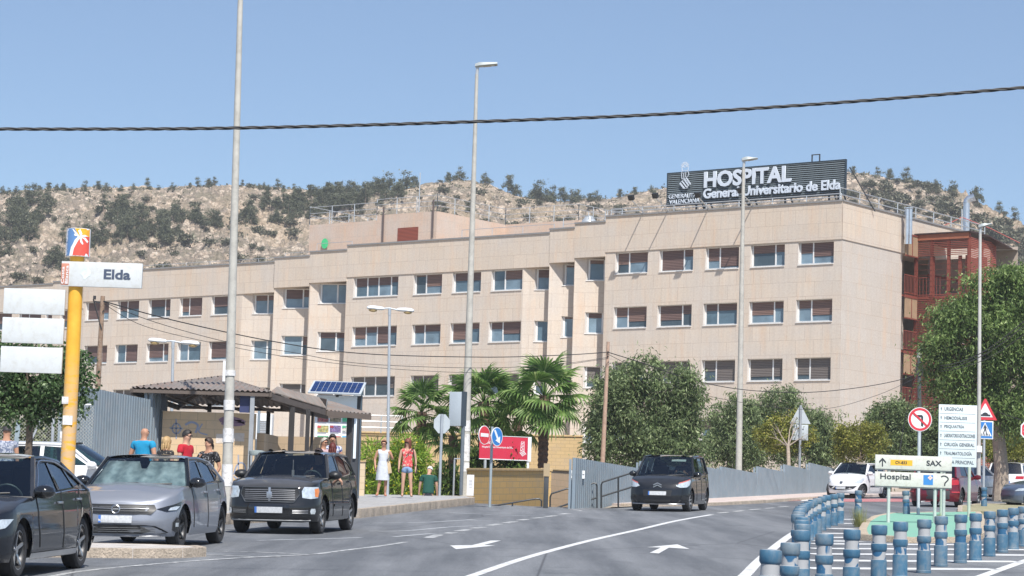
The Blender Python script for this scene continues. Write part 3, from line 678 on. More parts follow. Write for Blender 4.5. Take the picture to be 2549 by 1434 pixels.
# ---- red stair tower
def colpx(P):
    e = Vector(P)-EYE; return CX+F*e.dot(RT)/e.dot(FW), CY-F*e.dot(UP)/e.dot(FW)
tu = fb(2281, 640, .08)[0]; T0 = FB(tu, 0, .08)
def along2(p, d, px, z, hi=60.0):
    lo = 0.0
    for _ in range(50):
        m = (lo+hi)/2
        if colpx(C0+p+d*m+Vector((0, 0, z)))[0] < px: lo = m
        else: hi = m
    return lo
ztw = fb(2281, 588, .08)[1]
Lf = along2(T0, NB, 2413, ztw); Ls = along2(T0+NB*Lf, DB, 2476, ztw-.3)
TW = thing('stair_tower', 'rust red steel fire escape tower wrapped in slatted screens', 'stair tower')
MT = Matrix((NB, DB, Vector((0, 0, 1)))).transposed().to_4x4(); MT.translation = C0+T0; TW.matrix_world = MT   # x right along the front, y back
RED = mt((.21, .055, .038), .6, var=.18, scale=1.5); REDL = mt((.32, .11, .06), .55, var=.12); DK = mt((.05, .03, .03), .6)
q = MB(); 
zbot = -2.0
for x in (0, Lf*.30, Lf*.62, Lf): q.box((x, 0, (ztw+zbot)/2), (.16, .16, ztw-zbot))
for y in (Ls*.5, Ls): q.box((Lf, y, (ztw+zbot)/2), (.14, .14, ztw-zbot-.2))
q.build('post', RED, TW, smooth=0)
for z in rowz: q = MB(); q.box((Lf/2, Ls/2, z-.1), (Lf, Ls, .16)); q.build('landing', RED, TW, smooth=0)
q = MB(); zz = ztw-.35
dz = .105
openz = (rowz[0]+.15, rowz[0]+2.3)
while zz > zbot:
    if not (openz[0] < zz < openz[1]): q.box((Lf/2, -.1, zz), (Lf, .02, .05))
    elif int(zz/dz) % 3 == 0: q.box((Lf/2, -.1, zz), (Lf, .012, .016))
    zz -= dz
q.build('front_screen', RED, TW, smooth=0)
q = MB(); zz = ztw-.25
while zz > zbot: q.box((Lf+.1, Ls/2, zz), (.02, Ls, .075)); zz -= dz
q.build('side_screen', mt((.28, .075, .05), .6), TW, smooth=0)
q = MB(); q.box((Lf/2, -.12, ztw-.12), (Lf+.1, .06, .34)); q.build('fascia', REDL, TW, smooth=0)
q = MB(); q.add([(-.1, -.25, ztw+.05), (Lf+.25, -.25, ztw+.05), (Lf+.35, Ls*.55, ztw+.02), (Lf+.9, Ls+.5, ztw-.55), (-.1, Ls+.3, ztw-.3), (-.1, -.25, ztw+.12), (Lf+.25, -.25, ztw+.12), (Lf+.35, Ls*.55, ztw+.09), (Lf+.9, Ls+.5, ztw-.48), (-.1, Ls+.3, ztw-.2)], [(0, 1, 2, 3, 4), (9, 8, 7, 6, 5), (0, 5, 6, 1), (1, 6, 7, 2), (2, 7, 8, 3), (3, 8, 9, 4), (4, 9, 5, 0)]); q.build('roof', DK, TW, smooth=0)
q = MB()
for i in range(3):
    z0, z1 = rowz[i+1], rowz[i]
    q.bar((Lf*.2, Ls*.35, z0), (Lf*.8, Ls*.35, (z0+z1)/2), .3, .12); q.bar((Lf*.8, Ls*.65, (z0+z1)/2), (Lf*.2, Ls*.65, z1), .3, .12)
    q.bar((Lf*.2, .1, z0+1), (Lf*.8, .1, (z0+z1)/2+1), .06)
q.build('stair_flight', RED, TW, smooth=0)
q = MB(); q.bar((Lf*.08, Ls*.3, rowz[0]+1.35), (Lf*.92, Ls*.3, rowz[0]+.75), .14)
for k in range(7): q.cyl((Lf*.05+k*.22, .15, rowz[0]), (Lf*.05+k*.22, .15, rowz[0]+1.1), .02, n=5)
q.box((Lf*.17, .15, rowz[0]+1.1), (Lf*.3, .05, .05)); q.box((Lf*.32, .1, rowz[0]+1.15), (.12, .1, 2.3)); q.box((Lf*.82, .1, rowz[0]+1.15), (.2, .1, 2.3)); q.box((Lf*.94, .1, rowz[0]+1.15), (.1, .1, 2.3))
q.build('inner_frame', RED, TW, smooth=0)
q = MB(); q.box((Lf/2, Ls*.72, (rowz[0]+1.2)), (Lf*.98, .1, 2.4)); q.build('inner_wall', mt((.50, .38, .31), .8), TW, smooth=0)
# side landings in the notch: balcony rail + tan boards
nL = -(tu-uB)
TAN = mt((.36, .25, .16), .6)
for i, z in enumerate(rowz[:3]):
    q = MB(); q.box((-.05, nL/2, z-.08), (.1+.3, -nL, .1)); q.build('walkway', RED, TW, smooth=0)
    q = MB(); y0, y1 = nL-.1, -.1
    n_ = 9
    for k in range(n_+1): q.cyl((.15, y0+(y1-y0)*k/n_, z), (.15, y0+(y1-y0)*k/n_, z+1.1), .018, n=5)
    q.box((.15, (y0+y1)/2, z+1.12), (.05, y1-y0, .05)); q.box((.15, (y0+y1)/2, z+.08), (.05, y1-y0, .05)); q.build('railing', RED, TW, smooth=0)
for z1 in (ztw-.05, rowz[0]-.15, rowz[1]-.15):
    q = MB(); q.box((.12, nL*.74, z1-.62), (.06, -nL*.46, 1.15)); q.box((.12, nL*.26, z1-.62), (.06, -nL*.46, 1.15)); q.build('board_panel', TAN, TW, smooth=0)
    q = MB(); q.box((.13, nL/2, z1), (.1, -nL, .09)); q.box((.13, nL/2, z1-1.24), (.1, -nL, .07)); q.box((.13, nL/2, z1-.6), (.09, .05, 1.2)); q.build('board_frame', RED, TW, smooth=0)
# ================================================================ HILL
def fbm(x, y, oct=5, seed=0, gain=.5):
    rs = np.random.RandomState(seed); T = rs.rand(256, 256); out = 0; a = 1; tot = 0
    for o in range(oct):
        xi = np.floor(x).astype(int); yi = np.floor(y).astype(int); fx = x-xi; fy = y-yi
        fx = fx*fx*(3-2*fx); fy = fy*fy*(3-2*fy)
        g = lambda i, j: T[(i+o*37) % 256, (j+o*91) % 256]
        v = (g(xi, yi)*(1-fx)+g(xi+1, yi)*fx)*(1-fy)+(g(xi, yi+1)*(1-fx)+g(xi+1, yi+1)*fx)*fy
        out = out+a*v; tot += a; a *= gain; x = x*2.03; y = y*2.03
    return out/tot
SIL = [(-2600, 1150), (-1700, 760), (-900, 540), (-300, 480), (0, 480), (60, 480), (100, 474), (160, 472), (300, 472), (420, 469), (560, 464), (640, 466), (700, 472), (760, 477), (830, 480), (900, 478), (960, 474), (1010, 470), (1050, 461), (1100, 450), (1150, 447), (1200, 453), (1240, 470), (1290, 486), (1340, 494), (1400, 502), (1450, 500), (1500, 498), (1560, 489), (1620, 477), (1680, 472), (1750, 464), (1850, 452), (1950, 440), (2050, 432), (2110, 432), (2160, 435), (2200, 441), (2260, 453), (2320, 466), (2380, 482), (2440, 512), (2500, 540), (2549, 563), (2620, 600), (2900, 690), (3500, 860), (4600, 1150)]
nC, nR = 1000, 330; Y0, Y1 = 290.0, 560.0
pxs = np.concatenate([np.linspace(-2500, -240, 90, endpoint=False), np.linspace(-240, 2790, 830, endpoint=False), np.linspace(2790, 4500, 80)])
sy = np.interp(pxs, [s[0] for s in SIL], [s[1] for s in SIL])
rx = np.array([ray(a, b)[:] for a, b in zip(pxs, sy)])
hx = rx[:, 0]/rx[:, 1]; crest = CAMH + rx[:, 2]/rx[:, 1]*Y1
t = np.linspace(0, 1.25, nR)
Tm, _ = np.meshgrid(t, pxs, indexing='ij')
Y = Y0+(Y1-Y0)*Tm; X = hx[None, :]*Y
base = 6.0
prof = np.where(Tm <= 1, Tm**.88, 1-(Tm-1)*1.6)
Zh = base+(crest[None, :]-base)*prof
n1 = fbm(X/46, Y/46, 4, 1)-.5; n2 = fbm(X/11+9, Y/9, 5, 2, .6)-.5; n3 = fbm(X/2.6, Y/1.9, 4, 3, .62)-.5
ledge = np.abs(fbm(X/30+3, Y/5+Zh/3, 3, 5)-.5)
fade = np.clip((1-Tm)*6, .12, 1)
Zh = Zh+(n1*9+n2*5.0-ledge*8.0+2)*fade+n3*5.2*np.clip(fade, .35, 1)
hv = np.stack([X, Y, Zh], -1).reshape(-1, 3)
ii, jj = np.meshgrid(np.arange(nR-1), np.arange(nC-1), indexing='ij'); a = (ii*nC+jj).ravel()
hf = np.stack([a, a+1, a+nC+1, a+nC], -1)
me = bpy.data.meshes.new('hill'); me.vertices.add(len(hv)); me.vertices.foreach_set('co', hv.ravel()); me.loops.add(hf.size); me.loops.foreach_set('vertex_index', hf.ravel())
me.polygons.add(len(hf)); me.polygons.foreach_set('loop_start', np.arange(len(hf))*4); me.polygons.foreach_set('loop_total', np.full(len(hf), 4)); me.update(); me.validate()
def m_hill():
    m, nt, b = newmat('limestone_hillside'); v = mapping(nt, (1, 1, 1)); vs = mapping(nt, (1, .75, 1.5))
    vo = N(nt, 'ShaderNodeTexVoronoi', feature='F1'); vo.inputs['Scale'].default_value = .62; vo.inputs['Randomness'].default_value = 1
    wv = N(nt, 'ShaderNodeVectorMath', operation='ADD'); nz = N(nt, 'ShaderNodeTexNoise'); nz.inputs['Scale'].default_value = .8; nt.links.new(v, nz.inputs['Vector'])
    nt.links.new(vs, wv.inputs[0]); nt.links.new(nz.outputs['Color'], wv.inputs[1]); nt.links.new(wv.outputs[0], vo.inputs['Vector'])
    c = mix(nt, ramp(nt, vo.outputs['Distance'], [(.38, 0.0), (.52, 1.0)]), (.66, .545, .435), (.27, .225, .18))
    n = ntex(nt, v, .9, 6, .75); c = mix(nt, ramp(nt, n, [(.50, 0.0), (.56, .85)]), c, (.42, .33, .25))
    n = ntex(nt, vs, .30, 8, .78); c = mix(nt, ramp(nt, n, [(.50, 0.0), (.56, .9)]), c, (.235, .205, .15))
    n = ntex(nt, v, .05, 4, .6); c = mix(nt, ramp(nt, n, [(.5, 0.0), (.66, .6)]), c, (.50, .39, .27))
    n = ntex(nt, v, 2.2, 6, .75); c = mix(nt, .55, c, ramp(nt, n, [(.3, .1), (.7, .9)]), 'OVERLAY')
    nt.links.new(c, b.inputs['Base Color']); b.inputs['Roughness'].default_value = .95
    bump(nt, b, n, 1.0, .6); return m
me.materials.append(m_hill()); me.shade_flat()
hill = bpy.data.objects.new('hill', me); COL.objects.link(hill); struct(hill)
# projected lookup
dv = hv-np.array(EYE); fwn = np.array(FW); dd = dv@fwn
HPX = (CX+F*(dv@np.array(RT))/dd).reshape(nR, nC); HPY = (CY-F*(dv@np.array(UP))/dd).reshape(nR, nC)
HV = hv.reshape(nR, nC, 3)
def hill_at(px, py):
    j = int(np.clip(np.searchsorted(pxs, px), 0, nC-1)); col = HPY[:, j]; m = np.minimum.accumulate(col)
    i = int(np.argmax(m <= py)) if (m <= py).any() else int(np.argmin(col))
    return Vector(HV[i, j])
# ================================================================ FOLIAGE
def m_leaf(c1, c2, c3=None, trans=.3, name='foliage', nscale=.9):
    m, nt, b = newmat(name); geo = N(nt, 'ShaderNodeNewGeometry'); n = ntex(nt, mapping(nt), nscale, 3, .6)
    a = ramp(nt, geo.outputs['Random Per Island'], [(0, c1), (.75, c2), (1, c3 or c2)])
    c = mix(nt, .55, a, ramp(nt, n, [(.3, .22), (.7, .78)]), 'OVERLAY')
    nt.links.new(c, b.inputs['Base Color']); b.inputs['Roughness'].default_value = .5; b.inputs['Specular IOR Level'].default_value = .35
    tr = N(nt, 'ShaderNodeBsdfTranslucent'); nt.links.new(c, tr.inputs[0]); mx = N(nt, 'ShaderNodeMixShader'); mx.inputs[0].default_value = trans
    nt.links.new(b.outputs[0], mx.inputs[1]); nt.links.new(tr.outputs[0], mx.inputs[2]); nt.links.new(mx.outputs[0], nt.nodes['Material Output'].inputs[0]); return m
BARK = m_dirt('bark', (.26, .20, .15), (.12, .09, .07), 5)
def leafmesh(lobes, n, w, l, seed, droop=0.0, shell=.55, flat=.0, curl=.15, up=0.0, clump=None):
    """leaf quads spread through the volume of ellipsoid lobes [(center, (rx,ry,rz), weight)]"""
    rs = np.random.RandomState(seed)
    wt = np.array([q[2] if len(q) > 2 else q[1][0]*q[1][2] for q in lobes], float); wt /= wt.sum()
    k = rs.choice(len(lobes), n, p=wt)
    C_ = np.array([q[0][:] for q in lobes])[k]; R_ = np.array([q[1] for q in lobes])[k]
    d = rs.normal(size=(n, 3)); d /= np.linalg.norm(d, axis=1)[:, None]
    rad = shell+(1-shell)*rs.rand(n)**.6; rad = np.where(rs.rand(n) < .22, rs.rand(n)**.5, rad)*(1+.18*rs.normal(size=n)*(rs.rand(n) < .25))
    P = C_+d*R_*rad[:, None]
    if clump:
        m_ = clump[0]; ci = rs.randint(0, m_, n); cs = (.55+.9*rs.rand(m_))[ci][:, None]; g3 = rs.normal(size=(n, 3))*np.array([clump[1], clump[1], clump[2]])
        P = P[ci]+g3*cs; P[:, 2] -= np.abs(g3[:, 2])*droop
    ax = rs.normal(size=(n, 3))+d*up; ax[:, 2] = ax[:, 2]*(1-droop)-droop*2.0; ax /= np.linalg.norm(ax, axis=1)[:, None]
    sd = np.cross(ax, rs.normal(size=(n, 3))); sd /= np.linalg.norm(sd, axis=1)[:, None]; nm = np.cross(ax, sd)
    L = l*(.6+.8*rs.rand(n))[:, None]; Wd = w*(.6+.8*rs.rand(n))[:, None]
    v = np.stack([P, P+ax*L*.5+sd*Wd*.5+nm*L*curl, P+ax*L, P+ax*L*.5-sd*Wd*.5+nm*L*curl], 1)
    mb = MB(); mb.v = v.reshape(-1, 3).tolist(); mb.f = [(4*i, 4*i+1, 4*i+2, 4*i+3) for i in range(n)]
    return mb
def leafobj(name, mb, mat, parent=None):
    me = bpy.data.meshes.new(name); v = np.array(mb.v, dtype=np.float32); f = np.array(mb.f)
    me.vertices.add(len(v)); me.vertices.foreach_set('co', v.ravel()); me.loops.add(f.size); me.loops.foreach_set('vertex_index', f.ravel())
    me.polygons.add(len(f)); me.polygons.foreach_set('loop_start', np.arange(len(f))*4); me.polygons.foreach_set('loop_total', np.full(len(f), 4)); me.update()
    me.materials.append(mat); o = bpy.data.objects.new(name, me); COL.objects.link(o)
    if parent is not None: o.parent = parent
    return o
PINE = m_leaf((.085, .10, .06), (.19, .20, .125), (.28, .29, .20), .35, nscale=.5)
BUSH = m_leaf((.09, .095, .065), (.18, .18, .12), (.28, .27, .19), .15, nscale=.7)
rr = random.Random(11); pines = []
for k in range(5):
    t_ = thing('pine_tree', 'x', 'tree'); H = 4.2+.4*k; lob = []
    for i in range(11+k % 3):
        a = rr.uniform(0, 6.28); h = rr.uniform(.12, .9); r = (1.1-h)*2.0+.5
        lob.append((Vector((cos(a)*r*.55, sin(a)*r*.55, H*h)), (r*.6, r*.6, r*.5)))
    lob.append((Vector((0, 0, H*.9)), (.7, .7, .7)))
    leafobj('crown', leafmesh(lob, 1300, .2, .4, k, shell=.3, up=.4, clump=(46, .3, .26)), PINE, t_)
    q = MB(); q.tube([(0, 0, -.6), (.1, 0, H*.4), (0, .1, H*.85)], .12, 6, rs=[.16, .11, .04]); q.build('trunk', BARK, t_)
    pines.append(t_)
bushes = []
for k in range(4):
    lob = [(Vector((rr.uniform(-.7, .7), rr.uniform(-.7, .7), .45+rr.uniform(0, .35))), (.75, .75, .55)) for i in range(5)]
    o = leafobj('hill_shrub', leafmesh(lob, 260, .22, .4, 40+k, shell=.3, up=.6), BUSH); bushes.append(o)
spots = []
def where(P):
    x, y = colpx_(P)
    for lim, t in ((160, ' above the blank white boards'), (370, ' above the Elda board'), (590, ' left of the tallest lamp post'), (780, ' just left of the rooftop railing'), (1045, ' behind the roof mast'), (1190, ' left of the middle lamp post'), (1430, ' on the rounded summit'), (1670, ' left of the big roof sign'), (2300, ' right of the big roof sign')):
        if x < lim: return t
    return ' by the right edge above the red tower'
def colpx_(P):
    e = Vector(P)-EYE; return CX+F*e.dot(RT)/e.dot(FW), CY-F*e.dot(UP)/e.dot(FW)
def cluster(cx, cy, rx, ry, n, s=(.8, 1.3)):
    for _ in range(int(n*1.35)):
        a = rr.uniform(0, 6.28); r = sqrt(rr.random()); spots.append((cx+cos(a)*r*rx, cy+sin(a)*r*ry, rr.uniform(*s)))
for c in ((25, 575, 70, 60, 22), (80, 520, 60, 30, 9), (210, 600, 60, 14, 7), (285, 520, 28, 26, 6), (335, 560, 62, 36, 15), (400, 572, 60, 30, 10), (450, 540, 50, 22, 6), (525, 558, 22, 14, 3), (610, 545, 30, 16, 3), (150, 655, 20, 22, 3), (700, 515, 55, 28, 14), (790, 505, 70, 26, 18), (880, 492, 70, 20, 16), (950, 480, 50, 12, 8)): cluster(*c)
crestx = [(x, None, rr.uniform(.45, .8)) for x in (5, 22, 40, 95, 118, 140, 160, 210, 240, 262, 300, 330, 365, 395, 425, 470, 490, 515, 532, 600, 640, 655, 668, 688, 705, 730, 765, 790)]+[(x, None, s) for x, s in ((818, 1.0), (850, .7), (878, 1.0), (905, .7), (935, 1.05), (968, 1.2), (1012, 1.45), (1030, .7), (1120, .75), (1140, .8), (1206, .85), (1262, 1.0), (1283, .85), (1342, 1.5), (1330, 1.0), (1375, .8), (1395, 1.0), (1418, 1.0), (1436, .9), (1465, .6), (1486, .7), (1545, .6), (1575, .6), (1620, .55), (2125, .5), (2183, .55), (2208, .75), (2255, .85), (2325, .65), (2372, .85), (2428, .95), (2487, .75), (2522, .7))]
kinds = ['dark green pine standing on the crest of the rocky hill', 'bushy pine among the trees on the hillside']
gl = {}
first = [True]*5
def place_pine(P, s, lab, grp):
    k = rr.randrange(5)
    if first[k]: o = pines[k]; first[k] = False
    else: o = copy_tree(pines[k])
    o.location = P-Vector((0, 0, .4)); o.rotation_euler = (0, 0, rr.uniform(0, 6.28)); o.scale = (s, s, s*rr.uniform(.85, 1.1)); o['label'] = lab+where(P); o['group'] = grp
for x, y, s in crestx:
    if x > 1636 and x < 2110: continue
    P = hill_at(x, np.interp(x, [q[0] for q in SIL], [q[1] for q in SIL])+3); place_pine(P, s*(.62 if x < 820 else .82), ('large' if s > 1.1 else 'mid-sized' if s > .75 else 'small')+' pine on the skyline', 'pines along the hill crest')
for x, y, s in spots:
    P = hill_at(x, y+12); place_pine(P, s*.62, ('tall' if s > 1.05 else 'low')+' grey green pine on the slope', 'pines on the hill slope')
nb = 0; fb_ = [True]*4
def place_bush(P, s):
    global nb; k = rr.randrange(4)
    if fb_[k]: o = bushes[k]; fb_[k] = False
    else: o = bushes[k].copy(); COL.objects.link(o)
    o.location = P-Vector((0, 0, .15)); o.rotation_euler = (0, 0, rr.uniform(0, 6.28)); o.scale = (s, s, s*rr.uniform(.6, .9)); tag(o, ('wide' if s > 1.3 else 'rounded' if s > .9 else 'small')+' shrub between pale rocks'+where(P), 'shrub', 'shrubs on the rocky hill'); nb += 1
for x, y, s in ((457, 607, 1.9), (718, 568, 1.6), (735, 596, 1.5), (505, 560, 1.4), (600, 660, 1.2), (2170, 487, 1.4), (2200, 505, 1.6), (2245, 506, 1.9), (2215, 520, 1.5), (2160, 465, 1.2), (2207, 481, 1.3), (2330, 470, 1.2), (2350, 525, 2.2), (2380, 540, 2.2), (2440, 560, 2.4), (2465, 590, 2.2), (2490, 570, 2.0), (2520, 600, 2.2), (2540, 620, 2), (2478, 600, 1.6), (2505, 605, 1.3)): place_bush(hill_at(x, y), s)
while nb < 285:
    x = rr.choice([rr.uniform(-20, 1700), rr.uniform(2100, 2560)]); top = np.interp(x, [q[0] for q in SIL], [q[1] for q in SIL])
    y = top+rr.random()**.9*(240 if x < 800 else 110 if x < 2100 else 190); place_bush(hill_at(x, y), rr.uniform(.5, 1.25))
# countless small tufts
rs = np.random.RandomState(5); idx = rs.choice(nR*nC, 26000); idx = idx[(idx//nC < nR*.82)]; HVf = hv[idx]
dens = fbm(HVf[:, 0]/14, HVf[:, 1]/14, 3, 8); HVf = HVf[dens+rs.rand(len(dens))*.3 > .62]
k = 14; nT = len(HVf); sz = (.12+.5*rs.rand(nT)**2.5)[:, None, None]
off = rs.normal(size=(nT, k, 3))*sz*.8; off[:, :, 2] = np.abs(off[:, :, 2])*.8
P = HVf[:, None, :]+off; ax = rs.normal(size=(nT, k, 3)); ax[:, :, 2] += .8; ax /= np.linalg.norm(ax, axis=2)[..., None]; sd = np.cross(ax, rs.normal(size=(nT, k, 3)))
L = sz*.9; v = np.stack([P, P+ax*L*.5+sd*L*.3, P+ax*L, P+ax*L*.5-sd*L*.3], 2).reshape(-1, 3)
mb = MB(); mb.v = v; mb.f = np.arange(len(v)).reshape(-1, 4); o = leafobj('hill_scrub', mb, m_leaf((.10, .10, .07), (.19, .18, .12), (.30, .27, .18), .2)); tag(o, 'dry scrub and low tufts scattered over the rocky hillside', 'scrub', kind='stuff')

# faint summer haze between the street and the hill
q = MB(); q.bmm((-720, -62, -10), (720, 660, 150)); hz = q.build('haze', bpy.data.materials.new('haze'), smooth=0)
mh = hz.data.materials[0]; mh.use_nodes = True; mh.node_tree.nodes.clear(); ov = mh.node_tree.nodes.new('ShaderNodeOutputMaterial'); pv = mh.node_tree.nodes.new('ShaderNodeVolumePrincipled')
pv.inputs['Color'].default_value = (.82, .88, .97, 1); pv.inputs['Density'].default_value = .00028; mh.node_tree.links.new(pv.outputs[0], ov.inputs['Volume']); tag(hz, 'thin pale summer haze between the street and the hill', 'haze', kind='stuff')
# ================================================================ TREES
def LB(px, py, d, rx, rz=None, ry=None, w=None):
    c = at(px, py, d); s = d/F; rz = rx if rz is None else rz; ry = rx if ry is None else ry
    return (c, (rx*s, ry*s, rz*s), w if w else rx*rz)
def tree(name, label, cat, basepx, depth, lobes, n, w, l, mat, seed, trunk_r=.12, group=None, droop=0., shell=.45, split=None, base=None, limbs=True, curl=.15, bark=None, up=0.0, clump=None):
    """lobes given in world; trunk climbs from the base to the crown and forks towards the lobes"""
    b = base or gd(basepx, depth); t_ = thing(name, label, cat, b, group=group)
    lob = [(q[0]-b, q[1], q[2]) for q in lobes]; rs_ = random.Random(seed*3+1); big = []
    for c_, r_, w_ in lob:
        for _ in range(4):
            a_ = rs_.uniform(0, 6.28); e_ = rs_.uniform(-.9, 1.2); k_ = rs_.uniform(.28, .5); big.append((c_+Vector((cos(a_)*cos(e_)*r_[0], sin(a_)*cos(e_)*r_[1], sin(e_)*r_[2]))*rs_.uniform(.85, 1.1), tuple(x*k_ for x in r_), w_*k_*k_*1.3))
    full = lob+big
    leafobj('crown', leafmesh(full, n, w, l, seed, droop, shell, curl=curl, up=up, clump=clump), mat, t_)
    cz = sum((q[0] for q in lob), Vector())/len(lob); low = min(q[0].z-q[1][2]*.4 for q in lob); fk = Vector((cz.x*.25, cz.y*.25, max(.6, low)))
    q = MB(); rr_ = random.Random(seed)
    q.tube([(0, 0, -.4), (.04, 0, fk.z*.35), fk*.75+Vector((.03, .02, 0)), fk], trunk_r, 9, rs=[trunk_r*1.25, trunk_r, trunk_r*.9, trunk_r*.8])
    for L_ in lob:
        a, e = fk, L_[0]; mid = a.lerp(e, .5)+Vector((rr_.uniform(-.15, .15), rr_.uniform(-.15, .15), .1)); q.tube([a, mid, e], trunk_r*.3, 6, rs=[trunk_r*.4, trunk_r*.22, trunk_r*.07])
        for _ in range(3):
            e2 = e+Vector((rr_.uniform(-1, 1)*L_[1][0], rr_.uniform(-1, 1)*L_[1][1], rr_.uniform(-.3, 1)*L_[1][2]))*.75; q.tube([mid, mid.lerp(e2, .6)+Vector((0, 0, .05)), e2], .02, 5, rs=[trunk_r*.14, trunk_r*.09, .006])
    q.build('trunk', bark or BARK, t_)
    return t_
PEP = m_leaf((.09, .13, .06), (.24, .32, .14), (.44, .50, .28), .42, nscale=1.6); YEL = m_leaf((.14, .17, .03), (.26, .27, .05), (.38, .34, .09), .3)
EUC = m_leaf((.07, .12, .035), (.20, .30, .09), (.40, .50, .20), .4, nscale=.8); FIC = m_leaf((.03, .06, .025), (.09, .16, .055), (.25, .34, .17), .3)
OLV = m_leaf((.10, .13, .05), (.19, .22, .09), (.30, .31, .14), .2); LIM = m_leaf((.14, .26, .03), (.26, .40, .05), (.45, .52, .08), .35)
d = 95
tree('pepper_tree', 'big weeping pepper tree with a round crown behind the wooden pole', 'tree', 1600, d,
     [LB(1530, 960, d, 55, 50), LB(1600, 935, d, 60, 42), (LB(1670, 960, d, 55, 45)), LB(1705, 1000, d, 45, 50), LB(1500, 1030, d, 50, 60), LB(1580, 1020, d, 70, 70), LB(1660, 1050, d, 75, 70), LB(1490, 1100, d, 48, 60), LB(1560, 1110, d, 70, 60), LB(1650, 1125, d, 80, 50), LB(1715, 1080, d, 32, 60)], 42000, .05, .19, PEP, 1, .2, droop=.5, shell=.45, clump=(620, .16, .30))
d = 121
tree('pepper_tree', 'weeping pepper tree between the lamp post and the big round pepper tree', 'tree', 1810, d, [LB(1800, 1040, d, 32, 34), LB(1840, 1020, d, 38, 32), LB(1790, 1100, d, 30, 50), LB(1840, 1100, d, 48, 60), LB(1870, 1060, d, 30, 50)], 17000, .055, .2, PEP, 2, .15, droop=.5, clump=(330, .14, .28))
tree('pepper_tree', 'dark pepper tree rising behind the yellow-green street tree', 'tree', 1960, d+3, [LB(1900, 1020, d+3, 32, 34), LB(1950, 1000, d+3, 45, 32), LB(1930, 1090, d+3, 50, 60), LB(2000, 1080, d+3, 50, 55), LB(2050, 1060, d+3, 42, 34), LB(2060, 1110, d+3, 45, 50)], 26000, .055, .2, PEP, 3, .15, droop=.5, clump=(480, .14, .28))
tree('pepper_tree', 'pepper tree with a pointed top behind the no left turn sign', 'tree', 2210, d, [LB(2185, 1050, d, 32, 36), LB(2215, 1035, d, 40, 34), LB(2260, 1050, d, 42, 42), LB(2310, 1060, d, 45, 42), LB(2200, 1110, d, 45, 50), LB(2270, 1120, d, 60, 50), LB(2330, 1110, d, 40, 50)], 26000, .055, .2, PEP, 4, .15, droop=.4, clump=(480, .14, .26))
PALE = m_dirt('pale_bark', (.46, .38, .30), (.30, .24, .19), 4)
d = 112
tree('street_tree', 'small yellow-green street tree with bare twigs in front of the metal fence', 'tree', 1961, d, [LB(1905, 1085, d, 26, 34), LB(1935, 1060, d, 30, 30), LB(1975, 1060, d, 30, 24, w=500), LB(1925, 1110, d, 34, 26), LB(1960, 1110, d, 34, 24), LB(2010, 1090, d, 26, 34, w=500), LB(1985, 1040, d, 20, 20, w=200)], 7000, .06, .1, YEL, 5, .09, shell=.3, clump=(170, .13, .11), bark=PALE, base=gp(1961, 1236))
d = 116
tree('street_tree', 'rounded yellow-green tree right of the white hatchback', 'tree', 2140, d, [LB(2100, 1095, d, 30, 34), LB(2140, 1085, d, 38, 34), LB(2185, 1100, d, 30, 36), LB(2140, 1125, d, 44, 30), LB(2110, 1130, d, 30, 30)], 11000, .06, .1, YEL, 6, .1, shell=.35, clump=(230, .13, .12), bark=PALE)
tree('street_tree', 'yellow-green tree at the foot of the eucalyptus by the white estate car', 'tree', 2490, d, [LB(2475, 1125, d, 30, 30), LB(2510, 1110, d, 36, 38), LB(2500, 1140, d, 40, 26), LB(2545, 1130, d, 30, 30)], 9000, .06, .1, YEL, 7, .1, shell=.35, clump=(200, .13, .12), bark=PALE)
d = 104
tree('eucalyptus_tree', 'huge bright green eucalyptus in front of the red stair tower', 'tree', 2490, d,
     [LB(2352, 805, d, 38, 38), LB(2405, 765, d, 45, 40), LB(2470, 705, d, 52, 42), LB(2540, 690, d, 60, 50), LB(2345, 860, d, 40, 48), LB(2410, 800, d, 70, 60), LB(2490, 780, d, 80, 70), LB(2570, 780, d, 70, 80), LB(2350, 930, d, 42, 55), LB(2430, 900, d, 70, 60), LB(2520, 890, d, 80, 70), LB(2600, 900, d, 60, 90), LB(2390, 1000, d, 45, 40), LB(2460, 990, d, 60, 50), LB(2560, 1000, d, 70, 50), LB(2325, 790, d, 16, 18, w=250)], 62000, .055, .2, EUC, 8, .3, droop=.5, shell=.3, bark=PALE, clump=(620, .28, .30))
tree('eucalyptus_tree', 'dark thin-leaved tree standing behind the eucalyptus trunk at the right edge', 'tree', 2545, 120, [LB(2500, 1060, 120, 60, 50), LB(2560, 1040, 120, 60, 70), LB(2450, 1060, 120, 40, 50), LB(2380, 1050, 120, 40, 50)], 9000, .06, .24, PEP, 9, .2, droop=.4, clump=(160, .2, .3))
d = 47
ft = at(62, 1150, d)
tree('ficus_tree', 'dark glossy ficus with a forked trunk behind the blank white sign boards', 'tree', 65, d,
     [LB(10, 965, d, 60, 55), LB(70, 940, d, 70, 50), LB(140, 950, d, 60, 50), LB(190, 960, d, 35, 55), LB(30, 1010, d, 55, 42), LB(110, 1005, d, 60, 42), LB(180, 1000, d, 30, 30), LB(-30, 1000, d, 50, 60), LB(60, 880, d, 70, 30), LB(140, 885, d, 60, 30), LB(-10, 870, d, 50, 50), LB(205, 905, d, 18, 30, w=500)], 11000, .05, .09, FIC, 10, .075, shell=.35, clump=(330, .1, .11), base=Vector((ft.x, ft.y, gz(ft.x, ft.y)+.1)), droop=.3, curl=.05)
